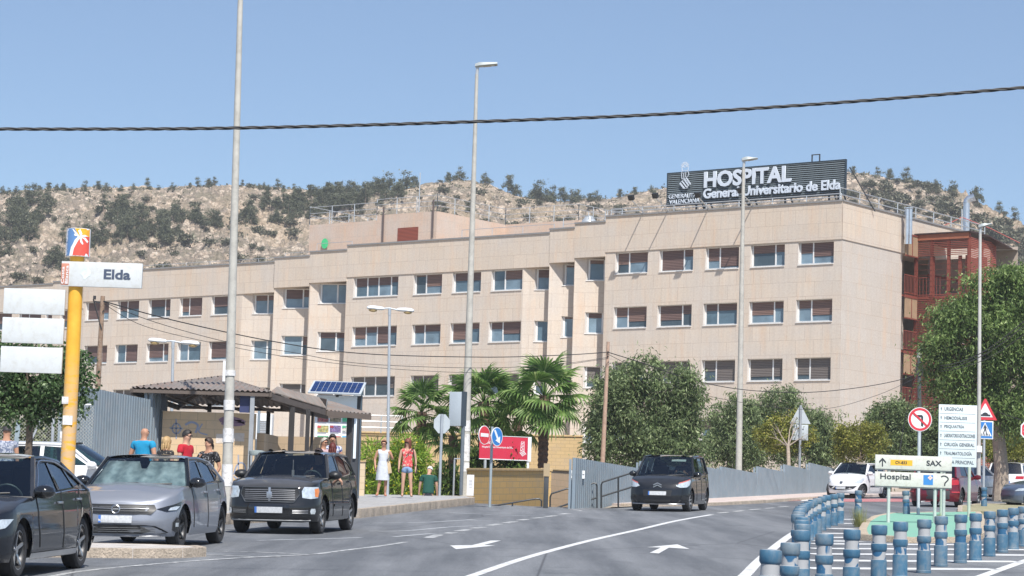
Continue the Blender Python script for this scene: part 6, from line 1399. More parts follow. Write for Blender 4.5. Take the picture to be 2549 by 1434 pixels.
def capatch(pts, mat, name, rr=RC, n=8):
    """patch on the cylinder: x in px offset from its axis (-29..29), z in px above its foot"""
    H = (c1-c0).length; tri_ = tessellate_polygon([[Vector((p[0], p[1], 0)) for p in pts]]); me = bpy.data.meshes.new(name); bm = bmesh.new(); vs = [bm.verts.new((p[0], p[1], 0)) for p in pts]
    for t in tri_: bm.faces.new([vs[i] for i in t])
    bmesh.ops.subdivide_edges(bm, edges=bm.edges, cuts=3, use_grid_fill=True)
    for v in bm.verts:
        x, z = max(-28.9, min(28.9, v.co.x)), v.co.y; a_ = math.asin(x/29.3); v.co = c0+(c1-c0)*(z/69)+Vector((rr*sin(a_), -rr*cos(a_), 0))
    bm.to_mesh(me); bm.free(); me.materials.append(mat); ob = bpy.data.objects.new(name, me); COL.objects.link(ob); ob.parent = capo; return ob
capatch([(-28, 1), (-18, 1), (-14, 22), (-4, 38), (6, 48), (-6, 68), (-28, 68)], mt((.12, .25, .50), .45, var=.05), 'blue_field')
capatch([(-6, 68), (28, 68), (28, 50), (14, 46), (6, 49)], mt((.85, .42, .03), .45, var=.05), 'orange_field'); capatch([(-11, 1), (28, 1), (28, 50), (14, 46), (6, 48), (-2, 32), (-8, 16)], mt((.75, .10, .07), .45, var=.05), 'red_field')
WP = mt((.85, .86, .87), .4, var=0)
for pl in ([(-17, 0), (-9, 0), (-6, 18), (4, 38), (10, 46), (6, 50), (-4, 40), (-13, 20)], [(6, 50), (-9, 66), (-12, 66), (-2, 52), (4, 45)], [(8, 50), (3, 62), (8, 66), (13, 54)], [(8, 50), (18, 53), (26, 50), (18, 48), (9, 45)], [(9, 46), (17, 42), (24, 33), (26, 38), (20, 46)], [(7, 46), (9, 34), (14, 28), (16, 30), (13, 38), (11, 46)], disc(3.4, 12, -3, 52)): capatch(pl, WP, 'palm_emblem', RC+.003)
text('COMUNITAT VALENCIANA', WP, capo, 0, 0, 64*s, 7*s, .0, 0, depth=.003, M=Matrix.Translation(c0+Vector((-.175, -.118, .02))) @ Matrix.Rotation(radians(-48), 4, 'Z') @ Matrix.Rotation(radians(-90), 4, 'Y') @ Matrix.Translation((0, -.0, 0)))
# boards
def board(x0, y0, x1, y1, name, mat, yy=-.17, th=.08):
    a_, b_ = cpt(x0, y1), cpt(x1, y0); q = MB(); q.bmm((a_.x, yy, a_.z), (b_.x, yy+th, b_.z)); return q.build(name, mat, o, bevel=.008), a_, b_
BW = mt((.60, .63, .64), .4, var=.05, dirt=(.53, .54, .52))
eb, ea, ee = board(155, 659, 358.5, 714, 'name_board', BW); rb, ra, re_ = board(155, 658.5, 177, 711.5, 'name_tab', mt((.52, .22, .15), .5, var=.06), -.176, .02)
text('Elda', mt((.06, .08, .13), .5, var=0), o, cpt(262, 690).x, cpt(262, 697.5).z, 67*s, 25*s, .03, -.174, depth=.003)
text('Costa\nBlanca', WP, o, 0, 0, 46*s, 17*s, .01, 0, depth=.003, M=Matrix.Translation(Vector((re_.x-.012, -.182, ra.z+.02))) @ Matrix.Rotation(radians(-90), 4, 'Y'))
q = MB(); cc = cpt(217, 683); q.prism([(cc.x+r*s*cos(t), cc.z+r*s*sin(t)) for r, t in ((14, 0), (14.5, .6), (15, 1.2), (14, 1.8), (13, 2.5), (13, 3.3), (11, 4.0), (15, 4.45), (17, 4.6), (11, 5.2), (13, 5.8))], lambda u, v, dd: Vector((u, dd, v)), -.174, -.171); q.build('map_emblem', mt((.60, .67, .66), .5, var=.2, scale=9), o, smooth=0)
board(12, 724, 167, 782, 'blank_board', BW); board(8, 796, 164, 854, 'blank_board', BW); board(4, 868, 160, 927, 'blank_board', BW)
q = MB(); 
for x0, y0, x1, y1 in ((157, 989, 174, 1006), (159, 1036, 184, 1058), (152, 1075, 158, 1100)):
    a_, b_ = cpt(x0, y1), cpt(x1, y0); q.bmm((a_.x+0, -.14, a_.z), (b_.x, -.118, b_.z))
q.build('torn_sticker', STK, o)
# ================================================================ BOLLARDS
def m_boll(seed):
    m, nt, b = newmat('bollard_paint'); v = mapping(nt, loc=(seed*3.1, seed*1.7, 0)); n1 = ntex(nt, v, 3.2, 6, .7); n2 = ntex(nt, mapping(nt, (1, 1, .35), loc=(seed, 0, seed)), 9, 6, .7)
    c = ramp(nt, n1, [(.3, (.02, .095, .18)), (.48, (.05, .14, .225)), (.66, (.16, .21, .25))]); c = mix(nt, ramp(nt, n2, [(.5, 0.0), (.75, .5)]), c, (.20, .22, .24))
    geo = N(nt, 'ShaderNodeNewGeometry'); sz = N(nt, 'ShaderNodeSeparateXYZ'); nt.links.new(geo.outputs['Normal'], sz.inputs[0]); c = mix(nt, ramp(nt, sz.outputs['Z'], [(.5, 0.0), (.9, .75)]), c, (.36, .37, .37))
    nt.links.new(c, b.inputs['Base Color']); b.inputs['Roughness'].default_value = .55; return m
def m_patch(seed):
    m, nt, b = newmat('worn_reflector'); v = mapping(nt, loc=(seed*2.3, seed, 0)); n1 = ntex(nt, v, 3.2, 3, .5, .8)
    c = ramp(nt, n1, [(.44+.05*(seed % 3), (.025, .11, .22)), (.47+.05*(seed % 3), (.38, .39, .40))]); nt.links.new(c, b.inputs['Base Color']); b.inputs['Roughness'].default_value = .5; return m
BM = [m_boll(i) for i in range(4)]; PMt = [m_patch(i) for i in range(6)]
protoB = {}
BRM = random.Random(9)
def bollard(x, yt, label, tilt=0, sc=1.0, grp='blue bollards round the hatched island'):
    P = gp(x, yt, .75*sc); k, j = BRM.randrange(4), BRM.randrange(6); key = (k, j)
    base = Vector((P.x, P.y, gz(P.x, P.y)))
    if key not in protoB:
        t_ = thing('bollard', label, 'bollard'); q = MB(); w = .01
        q.lathe([(.104, 0), (.104, .035), (.1, .04), (.1, .30), (.097, .312), (.085, .315)], 24); q.build('base_section', BM[k], t_)
        q = MB(); q.lathe([(.085, .315), (.084, .42), (.086, .422)], 24); q.build('reflective_band', PMt[j], t_)
        q = MB(); q.lathe([(.086, .415), (.094, .43), (.1, .445), (.1, .505), (.097, .515), (.085, .52)], 24); q.build('middle_ring', BM[k], t_)
        q = MB(); q.lathe([(.085, .51), (.084, .63), (.086, .632)], 24); q.build('reflective_band', PMt[(j+2) % 6], t_)
        q = MB(); q.lathe([(.086, .62), (.093, .63), (.101, .645), (.101, .735), (.095, .746), (.06, .752), (.001, .755)], 24); q.build('cap', BM[k], t_); protoB[key] = t_
    else: t_ = copy_tree(protoB[key])
    t_.location = base; t_.rotation_euler = (0, tilt, BRM.uniform(0, 6.28)) if not tilt else (0, tilt, 0); t_.scale = (sc, sc, sc); t_['label'] = label; t_['group'] = grp; return t_
ordn = ['first', 'second', 'third', 'fourth', 'fifth', 'sixth', 'seventh', 'eighth', 'ninth', 'tenth', 'eleventh', 'twelfth', 'thirteenth', 'fourteenth', 'fifteenth', 'sixteenth', 'seventeenth']
front = [(1913, 1368), (1965, 1351), (2054, 1329), (2121, 1318), (2189, 1307), (2242, 1299), (2301, 1293), (2343, 1285), (2392, 1281), (2429, 1278), (2464, 1273), (2496, 1268.5), (2523, 1264.5), (2547, 1261)]
for i, (x, y) in enumerate(front): bollard(x, y, f'scuffed blue bollard, {ordn[i]} from the left in the near row', tilt=[.03, .015, -.01][i] if i < 3 else 0, sc=[1.0, .98][i] if i < 2 else 1)
row = [(1996, 1320), (1998, 1305), (1996, 1295), (1998, 1287), (1986, 1280), (1988, 1274), (1989, 1269.5), (1991, 1265), (1994, 1260.5), (2000, 1256.5), (2006, 1252.5), (2014, 1248.5), (2024, 1244), (2035, 1240), (2047, 1236), (2059, 1232.5), (2076, 1230)]
for i, (x, y) in enumerate(row): bollard(x, y, f'blue bollard, {ordn[i]} from the front in the row curving back along the road')
bollard(2092, 1227.5, 'blue bollard at the far end of the curving row, nearest the white hatchback'); bollard(2137, 1221, 'lone blue bollard standing by the grass tuft left of the direction signs'); bollard(2258, 1222, 'battered leaning bollard under the Hospital direction board', tilt=-.05); bollard(2450, 1213, 'blue bollard under the pedestrian crossing sign, right of the red car')
# grass tufts
for (x, y, h, n, lab) in ((2140, 1312, .55, 220, 'dry green grass tuft at the nose of the green island'), (2340, 1296, .25, 80, 'thin weeds on the green island behind the bollards')):
    b = gp(x, y, 0); rs = np.random.RandomState(int(x)); q = MB()
    for k in range(n):
        a = rs.rand()*6.28; r0 = rs.rand()*.16; p = Vector((cos(a)*r0, sin(a)*r0, 0)); e = p+Vector((cos(a)*h*.4*rs.rand(), sin(a)*h*.4*rs.rand(), h*(.4+.6*rs.rand()))); sd_ = Vector((-sin(a), cos(a), 0))*.006; q.add([p-sd_, p+sd_, e], [(0, 1, 2)])
    ob = q.build('grass_tuft', m_leaf((.22, .25, .08), (.38, .38, .16), (.5, .46, .22), .3), None, fix=False); ob.location = b; tag(ob, lab, 'grass')
# ================================================================ CARS
def paint(c, metal=.35, rough=.32, dust=.25):
    m, nt, b = newmat('car_paint'); v = mapping(nt); n = ntex(nt, v, 2.2, 7, .7); geo = N(nt, 'ShaderNodeNewGeometry'); sz = N(nt, 'ShaderNodeSeparateXYZ'); nt.links.new(geo.outputs['Normal'], sz.inputs[0])
    up = ramp(nt, sz.outputs['Z'], [(.45, .06), (.95, 1.0)]); f = N(nt, 'ShaderNodeMath', operation='MULTIPLY'); nt.links.new(ramp(nt, n, [(.3, dust*.4), (.8, dust)]), f.inputs[0]); nt.links.new(up, f.inputs[1])
    nt.links.new(mix(nt, f.outputs[0], c, (.36, .36, .37)), b.inputs['Base Color']); b.inputs['Metallic'].default_value = metal; b.inputs['Roughness'].default_value = rough
    b.inputs['Coat Weight'].default_value = 1; b.inputs['Coat Roughness'].default_value = .03; b.inputs['Specular IOR Level'].default_value = .15; return m
def carglass(tint=(.55, .66, .66), a=.5):
    m, nt, b = newmat('car_glass'); nt.nodes.remove(b); gl = N(nt, 'ShaderNodeBsdfGlossy'); gl.inputs['Roughness'].default_value = .03; gl.inputs['Color'].default_value = (.9, .95, 1, 1)
    tr = N(nt, 'ShaderNodeBsdfTransparent'); tr.inputs[0].default_value = (*tint, 1); fr = N(nt, 'ShaderNodeFresnel'); fr.inputs[0].default_value = 1.55; mx = N(nt, 'ShaderNodeMixShader')
    ad = N(nt, 'ShaderNodeMath', operation='ADD'); ad.inputs[1].default_value = .05; nt.links.new(fr.outputs[0], ad.inputs[0]); nt.links.new(ad.outputs[0], mx.inputs[0]); nt.links.new(tr.outputs[0], mx.inputs[1]); nt.links.new(gl.outputs[0], mx.inputs[2]); nt.links.new(mx.outputs[0], nt.nodes['Material Output'].inputs[0]); return m
GL_S = carglass((.50, .60, .60)); GL_D = carglass((.16, .19, .20)); TYRE = mt((.028, .028, .03), .8, var=.25, scale=4); BLK = mt((.018, .019, .021), .45, var=.1); GLOSSB = mt((.012, .013, .015), .12, var=0, coat=.6); CHR = mt((.6, .62, .65), .3, 1.0, var=.05); ALU = mt((.50, .51, .53), .3, .8, var=.08)
LAMP = mt((.62, .68, .72), .08, .3, var=.25, scale=18, coat=1); AMB = mt((.75, .22, .03), .15, var=.15, scale=14, coat=1); TAIL = mt((.45, .015, .02), .12, var=.2, coat=1); INTER = mt((.022, .022, .025), .7, var=.1); PLATE = mt((.52, .54, .56), .5, var=.2, scale=22); EUB = mt((.05, .16, .50), .45, var=0)
def lerpk(K, x):
    if x <= K[0][0]: return K[0][1]
    for (a, b), (c, d) in zip(K, K[1:]):
        if x <= c: t = (x-a)/(c-a) if c > a else 0; t = t*t*(3-2*t)*.4+t*.6; return b+(d-b)*t
    return K[-1][1]
class Car:
    def __init__(s, name, label, C, mat, paintm, glass_f=None, glass_s=None, roofm=None, group=None):
        s.C = C; s.o = thing(name, label, 'car', mat=mat, group=group); s.P = paintm; L, W = C['L'], C['W']; s.xF, s.xR = L/2, -L/2
        wb = C['wb']; s.ax = (s.xF-C['fo'], s.xF-C['fo']-wb); r = C['r']; s.r = r; s.arch = r+C.get('gap', .05)
        n = 2/C.get('n', 2.7); clf, clr = C.get('clf', .75), C.get('clr', .6)
        th = np.linspace(0, pi/2, 15); hw = W/2
        pl = [(s.xF-clf+clf*cos(t)**n if t < pi/2-1e-6 else s.xF-clf, hw*sin(t)**n if t > 0 else 0) for t in th]
        xs = set(np.linspace(s.xF-clf, s.xR+clr, 40)[1:-1].tolist())
        for a in s.ax: xs |= {a+s.arch*cos(q) for q in np.linspace(0, pi, 15)}; 
        xs = sorted([x for x in xs if s.xR+clr+.01 < x < s.xF-clf-.01], reverse=True); pl += [(x, hw) for x in xs]
        # arches may reach into the rounded corners
        pl += [(s.xR+clr-clr*cos(t)**n if t < pi/2-1e-6 else s.xR+clr, hw*sin(t)**n if t > 0 else 0) for t in th[::-1]]
        ex = []
        for a in s.ax:
            for q in np.linspace(0, pi, 13):
                x = a+s.arch*cos(q)
                for i in range(len(pl)-1):
                    if pl[i][0] > x > pl[i+1][0] and (x > s.xF-clf or x < s.xR+clr): t = (pl[i][0]-x)/(pl[i][0]-pl[i+1][0]); ex.append((x, pl[i][1]+(pl[i+1][1]-pl[i][1])*t)); break
        fr = [p for p in pl if p[0] >= s.xF-clf]+[e for e in ex if e[0] >= s.xF-clf]; re_ = [p for p in pl if p[0] <= s.xR+clr]+[e for e in ex if e[0] <= s.xR+clr]; md = [p for p in pl if s.xR+clr < p[0] < s.xF-clf]
        fr.sort(key=lambda p: (-p[0], p[1])); re_.sort(key=lambda p: (-p[0], -p[1])); s.pl = fr+md+re_
        s.cum = [0]
        for a, b in zip(s.pl, s.pl[1:]): s.cum.append(s.cum[-1]+sqrt((a[0]-b[0])**2+(a[1]-b[1])**2))
        s.body(); s.green(glass_f or GL_S, glass_s or GL_S, roofm or paintm); s.wheels(); s.inner()
    def warp(s, x, y, z, off=0.0):
        C = s.C; hw = C['W']/2; w = lerpk(C['wz'], z)
        kf = max(0, min(1, (x-(s.xF-1.0))/1.0)); kr = max(0, min(1, ((s.xR+.8)-x)/.8))
        X = x+lerpk(C['fz'], z)*kf**2-lerpk(C['rz'], z)*kr**2; Y = y*w
        if off:
            l = sqrt((max(0, abs(x)-(s.xF-C.get('clf', .75)))*1.0)**2+.0001)
            nx = (1 if x > 0 else -1)*(max(0, 1-abs(y)/hw))**.5; ny = (1 if y > 0 else -1)*(abs(y)/hw)**2
            q = sqrt(nx*nx+ny*ny)+1e-6; X += off*nx/q; Y += off*ny/q
        return Vector((X, Y, z))
    def zhi(s, x): return lerpk(s.C['top'], x)
    def zlo(s, x, y):
        z = lerpk(s.C['bot'], x)
        for a in s.ax:
            d = abs(x-a)
            if d < s.arch-1e-6 and abs(y) > s.C['W']*.36: z = max(z, s.r+sqrt(s.arch**2-d*d))
        return z
    def body(s):
        q = MB(); NV = 17; vs = []; cols = len(s.pl)
        for (x, y) in s.pl:
            z0, z1 = s.zlo(x, y), s.zhi(x)
            for k in range(NV): z = z0+(z1-z0)*k/(NV-1); vs.append(s.warp(x, y, z))
        fs = [(i*NV+k, i*NV+k+1, (i+1)*NV+k+1, (i+1)*NV+k) for i in range(cols-1) for k in range(NV-1)]
        q.add(vs, fs); q.add([Vector((v.x, -v.y, v.z)) for v in vs], [f[::-1] for f in fs])
        # bonnet / boot lid from the upper edge
        def deck(idx):
            M_ = 12; rows = []
            for i in idx:
                x, y = s.pl[i]; z = s.zhi(x); e = s.warp(x, y, z); row = []
                for k in range(M_+1):
                    u = -1+2*k/M_; cr = s.C.get('crown', .06)*min(1, abs(y)/(s.C['W']*.4)); 
                    row.append(Vector((e.x+.0*(1-u*u), e.y*u, z+cr*(1-u*u)**1.0*(1 if abs(u) < 1 else 0))))
                rows.append(row)
            n0 = [v for r in rows for v in r]; q.add(n0, [(i*(M_+1)+k, (i+1)*(M_+1)+k, (i+1)*(M_+1)+k+1, i*(M_+1)+k+1) for i in range(len(rows)-1) for k in range(M_)])
        deck([i for i, p in enumerate(s.pl) if p[0] >= s.C['cowl']-.12]); deck([i for i, p in enumerate(s.pl) if p[0] <= s.C['tail']+.1])
        me = q.build('body', s.P, s.o, smooth=radians(38)); s.bodyo = me
        bm = bmesh.new(); bm.from_mesh(me.data); bmesh.ops.remove_doubles(bm, verts=bm.verts, dist=1e-4); bmesh.ops.recalc_face_normals(bm, faces=bm.faces); bm.to_mesh(me.data); bm.free()
        for m_ in (s.C.get('skirt', 0),):
            if m_:
                q = MB()
                pass
    def ypl(s, x, front=None):
        for (a, b), (c, d) in zip(s.pl, s.pl[1:]):
            if a >= x >= c and (a-c) > 1e-9: return b+(d-b)*(a-x)/(a-c)
        return 0
    def arc(s, t):
        """plan point at arclength t from the front centre (negative: other side)"""
        u = abs(t); i = 0
        while i < len(s.cum)-2 and s.cum[i+1] < u: i += 1
        f_ = (u-s.cum[i])/max(1e-9, s.cum[i+1]-s.cum[i]); a, b = s.pl[i], s.pl[i+1]; return a[0]+(b[0]-a[0])*f_, (a[1]+(b[1]-a[1])*f_)*(1 if t >= 0 else -1)
    def patch(s, name, pts, mat, off=.009, rear=False, side=False, sides=(1,), cuts=3, parent=None):
        """polygon on the body skin; pts = (arclength, z), or (x, z) when side"""
        out = None
        for sg in sides:
            bm = bmesh.new(); vs = [bm.verts.new((p[0], p[1], 0)) for p in pts]
            for t in tessellate_polygon([[Vector((p[0], p[1], 0)) for p in pts]]):
                try: bm.faces.new([vs[i] for i in t])
                except ValueError: pass
            if cuts: bmesh.ops.subdivide_edges(bm, edges=bm.edges, cuts=cuts, use_grid_fill=True)
            for v in bm.verts:
                a, z = v.co.x, v.co.y
                if side: x, y = a, s.ypl(a)*sg
                else: x, y = s.arc(s.cum[-1]-abs(a) if rear else a); y = (abs(y)*(1 if a >= 0 else -1) if rear else y)*sg
                v.co = s.warp(x, y, z, off)
            me = bpy.data.meshes.new(name); bm.to_mesh(me); bm.free(); me.materials.append(mat); me.shade_smooth()
            out = bpy.data.objects.new(name, me); COL.objects.link(out); out.parent = parent or s.o
        return out
    def line(s, pts, w=.014, mat=None, side=True, sides=(1,), off=.003, name='door_seam', h=False):
        for sg in sides:
            q = MB(); P = []
            for i in range(len(pts)-1):
                for k in range(8): t = k/8; P.append((pts[i][0]+(pts[i+1][0]-pts[i][0])*t, pts[i][1]+(pts[i+1][1]-pts[i][1])*t))
            P.append(pts[-1]); S3 = []
            for a, z in P:
                if side: x, y = a, s.ypl(a)*sg
                else: x, y = s.arc(a); y *= sg
                S3.append(s.warp(x, y, z, off))
            q.tube(S3, w/2, 5); q.build(name, mat or BLK, s.o)
    def green(s, gf, gs, roofm):
        C = s.C; G = C['gh']; zb = lambda x: s.zhi(x)-.01; hw = C['W']/2
        xw, xr0, xr1, xg = G['xw'], G['xr0'], G['xr1'], G['xg']; zr = G['zr']; tum = G.get('tum', .17); bb, bt = G.get('bb', .28), G.get('bt', .12); xa = xw-bb; xe = xg+G.get('rb', .12)
        def yb(x): return s.ypl(min(max(x, s.xR+.35), s.xF-.5))*lerpk(C['wz'], zb(x))*.985
        top = lambda x: lerpk(zr, x)
        def ys(x, z):
            t = max(0, min(1, (z-zb(x))/(1.0*(top(min(max(x, xr1), xr0-bt))-zb(x))))); tp = 1-.05*max(0, min(1, (xr0-x)/(xr0-xg)))**2
            return (yb(x)-tum*(t**1.35))*tp
        s.ys = ys
        # outline of the side (x,z)
        R = [(xa, zb(xa)), (xr0-bt, top(xr0-bt)-.035)]; n = 8
        R += [(xr0-bt+(xr1-xr0+bt)*k/n, top(xr0-bt+(xr1-xr0+bt)*k/n)-.035) for k in range(1, n+1)]; R += [(xr1+(xe-xr1)*.5, top(xr1)-.035+(zb(xe)+.05-top(xr1)+.035)*.5+.03), (xe, zb(xe)+.02)]
        R += [(xe+(xa-xe)*k/10, zb(xe+(xa-xe)*k/10)) for k in range(0, 10)]
        def m3(x, z, sg, off=0): return Vector((x, sg*(ys(x, z)+off), z))
        for sg in (1, -1):
            hs = C['win']; polys = [[Vector((a, b, 0)) for a, b in R]]+[[Vector((a, b, 0)) for a, b in w[::-1]] for w in hs]
            allp = [p for pl in polys for p in pl]; tri_ = tessellate_polygon(polys); q = MB(); q.add([m3(p.x, p.y, sg) for p in allp], [tuple(t) for t in tri_]); q.build('window_surround', C.get('pill', s.P), s.o, smooth=radians(50))
            for w in hs:
                tri_ = tessellate_polygon([[Vector((a, b, 0)) for a, b in w]]); q = MB(); q.add([m3(a, b, sg, -.012) for a, b in w], [tuple(t) for t in tri_]); q.build('side_window', gs, s.o, smooth=radians(60))
        def surf(p00, p10, p01, p11, bow0, bow1, name, mat, crown=.03, M_=12, K=6, inset=0):
            """p0x bottom row left/right edge, p1x top; bowed forward in x"""
            q = MB()
            for j in range(K+1):
                v = j/K
                for i in range(M_+1):
                    u = -1+2*i/M_; a = p00.lerp(p10, (u+1)/2); b = p01.lerp(p11, (u+1)/2); p = a.lerp(b, v); bw = bow0+(bow1-bow0)*v; p.x += bw*(1-u*u); p.z += crown*(1-u*u)*v+.02*sin(pi*v); q.v.append(tuple(p))
            q.f = [(j*(M_+1)+i, j*(M_+1)+i+1, (j+1)*(M_+1)+i+1, (j+1)*(M_+1)+i) for j in range(K) for i in range(M_)]
            return q.build(name, mat, s.o, smooth=radians(60))
        A0, A1 = m3(xa, zb(xa), 1), m3(xr0-bt, top(xr0-bt)-.035, 1); fl = lambda v: Vector((v.x, -v.y, v.z))
        s.A0, s.A1, s.bb, s.bt = A0, A1, bb, bt
        surf(fl(A0), A0, fl(A1), A1, bb, bt, 'windscreen', gf)
        B1, B0 = m3(xr1, top(xr1)-.035, 1), m3(xe, zb(xe)+.02, 1)
        surf(fl(B0), B0, fl(B1), B1, -.14, -.10, 'rear_window', C.get('rg', GL_D))
        q = MB(); K = 12; M_ = 14
        for j in range(K+1):
            t = j/K; x = xr0-bt+(xr1-(xr0-bt))*t; e = m3(x, top(x)-.035, 1); bw = bt*(1-t)*(1-t)-.10*t*t
            for i in range(M_+1): u = -1+2*i/M_; q.v.append((x+bw*(1-u*u), e.y*u*1.008, e.z+.004+.055*(1-u**4)))
        q.f = [(j*(M_+1)+i, j*(M_+1)+i+1, (j+1)*(M_+1)+i+1, (j+1)*(M_+1)+i) for j in range(K) for i in range(M_)]; q.build('roof', roofm, s.o, smooth=radians(60))
        for nm, a, b, r in (('front_pillar', A0, A1, .034), ('rear_pillar', B0, B1, .04)):
            for f_ in (lambda v: v, fl): q = MB(); q.tube([f_(a), f_(a.lerp(b, .5)), f_(b)], r, 8); q.build(nm, C.get('pill', s.P) if nm[0] == 'f' else s.P, s.o)
        for f_ in (lambda v: v, fl):
            q = MB(); q.tube([f_(m3(xr0-bt+(xr1-xr0+bt)*k/8, top(xr0-bt+(xr1-xr0+bt)*k/8)-.03, 1)) for k in range(9)], .03, 6); q.build('roof_rail', roofm, s.o)
        q = MB(); q.tube([Vector((A0.x+bb*(1-u*u)+.02, A0.y*u, A0.z-.005)) for u in np.linspace(-1, 1, 9)], .035, 6); q.build('cowl', BLK, s.o)
        for k in (0, 1):
            q = MB(); u0, u1 = (-.55+.6*k, .1+.62*k); pts = []
            for t in np.linspace(0, 1, 5):
                u = u0+(u1-u0)*t; v = .03+.05*t; p = fl(A0).lerp(A0, (u+1)/2).lerp(fl(A1).lerp(A1, (u+1)/2), v); p.x += bb*(1-u*u)+.015; p.z += .025; pts.append(p)
            q.tube(pts, .011, 5); q.build('wiper', BLK, s.o)
        # mirrors
        for sg in (1, -1):
            q = MB(); c = m3(xa-.12, zb(xa)+.06, sg); M2 = Matrix.Diagonal((.085, .12, .075)); n = 12
            for i, (rr_, xx) in enumerate(((.55, -.9), (1, -.75), (1.0, -.2), (.85, .5), (.5, .9), (.05, 1.05))):
                for k in range(n): a = 2*pi*k/n; q.v.append(tuple(c+Vector((.02+.09*xx, sg*(.12+.13*rr_*cos(a)), .02+.085*rr_*sin(a)))))
            q.f = [(i*n+k, i*n+(k+1) % n, (i+1)*n+(k+1) % n, (i+1)*n+k) for i in range(5) for k in range(n)]+[tuple(range(n-1, -1, -1))]
            mo = q.build('wing_mirror', C.get('mir', s.P), s.o); q = MB(); q.bar(c-Vector((0, sg*.02, .05)), c+Vector((0, sg*.06, -.02)), .05); q.build('mirror_arm', BLK, mo)
    def wheels(s):
        C = s.C; r = s.r; w = .21; R_ = C.get('rim', r*.68); steer = C.get('steer', 0)
        def mk(ns, rimm):
            q = MB(); M_ = Matrix.Rotation(pi/2, 3, 'X'); q.lathe([(R_*.98, -w/2+.01), (R_*1.08, -w/2), (r-.03, -w/2+.005), (r-.005, -w/2+.03), (r, 0), (r-.005, w/2-.03), (r-.03, w/2-.005), (R_*1.08, w/2), (R_*.98, w/2-.01)], 40, M=M_); q.f = q.f[:-2]; return q
        first = None
        for ix, x in enumerate(s.ax):
            for sg in (1, -1):
                y = sg*(C['W']/2-w/2-.045)
                t = mk(0, 0).build('wheel', TYRE, s.o); t.location = (x, y, r); t.rotation_euler = (0, 0, steer if ix == 0 else 0)
                q = MB(); yo = sg*(w/2-.015); n = 36
                for rr_, yy in ((R_, yo), (R_*.93, yo-sg*.02), (R_*.9, yo-sg*.09), (.02, yo-sg*.09)):
                    for k in range(n): q.v.append((rr_*cos(2*pi*k/n), yy, rr_*sin(2*pi*k/n)))
                q.f = [(i*n+k, i*n+(k+1) % n, (i+1)*n+(k+1) % n, (i+1)*n+k) for i in range(3) for k in range(n)]
                q.build('rim_barrel', mt((.06, .06, .062), .4, .5), t)
                q = MB(); ns = C.get('spokes', 5)
                for k in range(ns):
                    a = 2*pi*k/ns+.3; d = Vector((cos(a), 0, sin(a))); p = Vector((-sin(a), 0, cos(a)))
                    for o_ in ((-.035, .035) if C.get('twin', 0) else (0,)):
                        sw = R_*(.11 if C.get('twin', 0) else .2)
                        a0, a1 = d*R_*.12+p*o_*.3, d*R_*.97+p*o_*1.5; e = Vector((0, yo-sg*.005, 0)); f_ = Vector((0, yo-sg*.035, 0))
                        q.add([a0+p*sw*.5+f_, a0-p*sw*.5+f_, a1-p*sw*.38+e, a1+p*sw*.38+e, a0+p*sw*.5+f_-e*.25, a0-p*sw*.5+f_-e*.25, a1-p*sw*.38+e*.75, a1+p*sw*.38+e*.75], [(0, 1, 2, 3), (4, 7, 6, 5), (0, 4, 5, 1), (3, 2, 6, 7), (0, 3, 7, 4), (1, 5, 6, 2)])
                q.cyl((0, yo-sg*.07, 0), (0, yo-sg*.018, 0), R_*.2, n=16)
                for k in range(n):
                    a, b = 2*pi*k/n, 2*pi*(k+1)/n
                    q.add([(R_*c_*cos(t_), yo+sg*.002, R_*c_*sin(t_)) for c_, t_ in ((.94, a), (1.02, a), (1.02, b), (.94, b))], [(0, 1, 2, 3)])
                q.build('rim', C.get('rimm', ALU), t)
    def inner(s):
        C = s.C; W = C['W']; q = MB(); q.bmm((s.xR+.25, -W/2+.3, .22), (s.xF-.3, W/2-.3, .5)); q.bmm((s.ax[1]+s.arch+.02, -W/2+.1, .22), (s.ax[0]-s.arch-.02, W/2-.1, .42))
        q.bmm((s.xR+.3, -W/2+.12, .5), (s.C['cowl']-.05, W/2-.12, .56)); q.build('underbody', BLK, s.o, smooth=0)
        for a in s.ax:
            for sg in (1, -1):
                q = MB(); n = 16; R_ = s.arch+.005; y0, y1 = sg*(W/2-.06), sg*(W/2-.34)
                for k in range(n+1):
                    t = pi*k/n; q.v += [(a+R_*cos(t), y0, s.r+R_*sin(t)), (a+R_*cos(t), y1, s.r+R_*sin(t))]
                q.f = [(2*k, 2*k+1, 2*k+3, 2*k+2) for k in range(n)]; q.poly([(a+R_*cos(pi*k/n), y1, s.r+R_*sin(pi*k/n)) for k in range(n+1)]+[(a-R_, y1, .25), (a+R_, y1, .25)]); q.build('wheel_housing', INTER, s.o)
        xw = C['gh']['xw']; zb = s.zhi(xw-.3); q = MB(); q.bmm((xw-.75, -W/2+.22, .5), (xw-.22, W/2-.22, zb-.02)); q.build('dashboard', INTER, s.o, bevel=.04)
        for sg in (1, -1):
            q = MB(); xs = xw-1.45; q.box((xs, sg*.37, .66), (.52, .48, .2)); q.box((xs-.3, sg*.37, .98), (.14, .46, .62), Matrix.Rotation(-.22, 3, 'Y')); q.box((xs-.39, sg*.37, 1.30), (.1, .26, .2), Matrix.Rotation(-.15, 3, 'Y')); q.build('seat', INTER, s.o, bevel=.05)
        q = MB(); xs = xw-2.35; q.box((xs, 0, .62), (.5, 1.2, .2)); q.box((xs-.3, 0, .92), (.14, 1.2, .5), Matrix.Rotation(-.2, 3, 'Y')); q.build('rear_bench', INTER, s.o, bevel=.05)
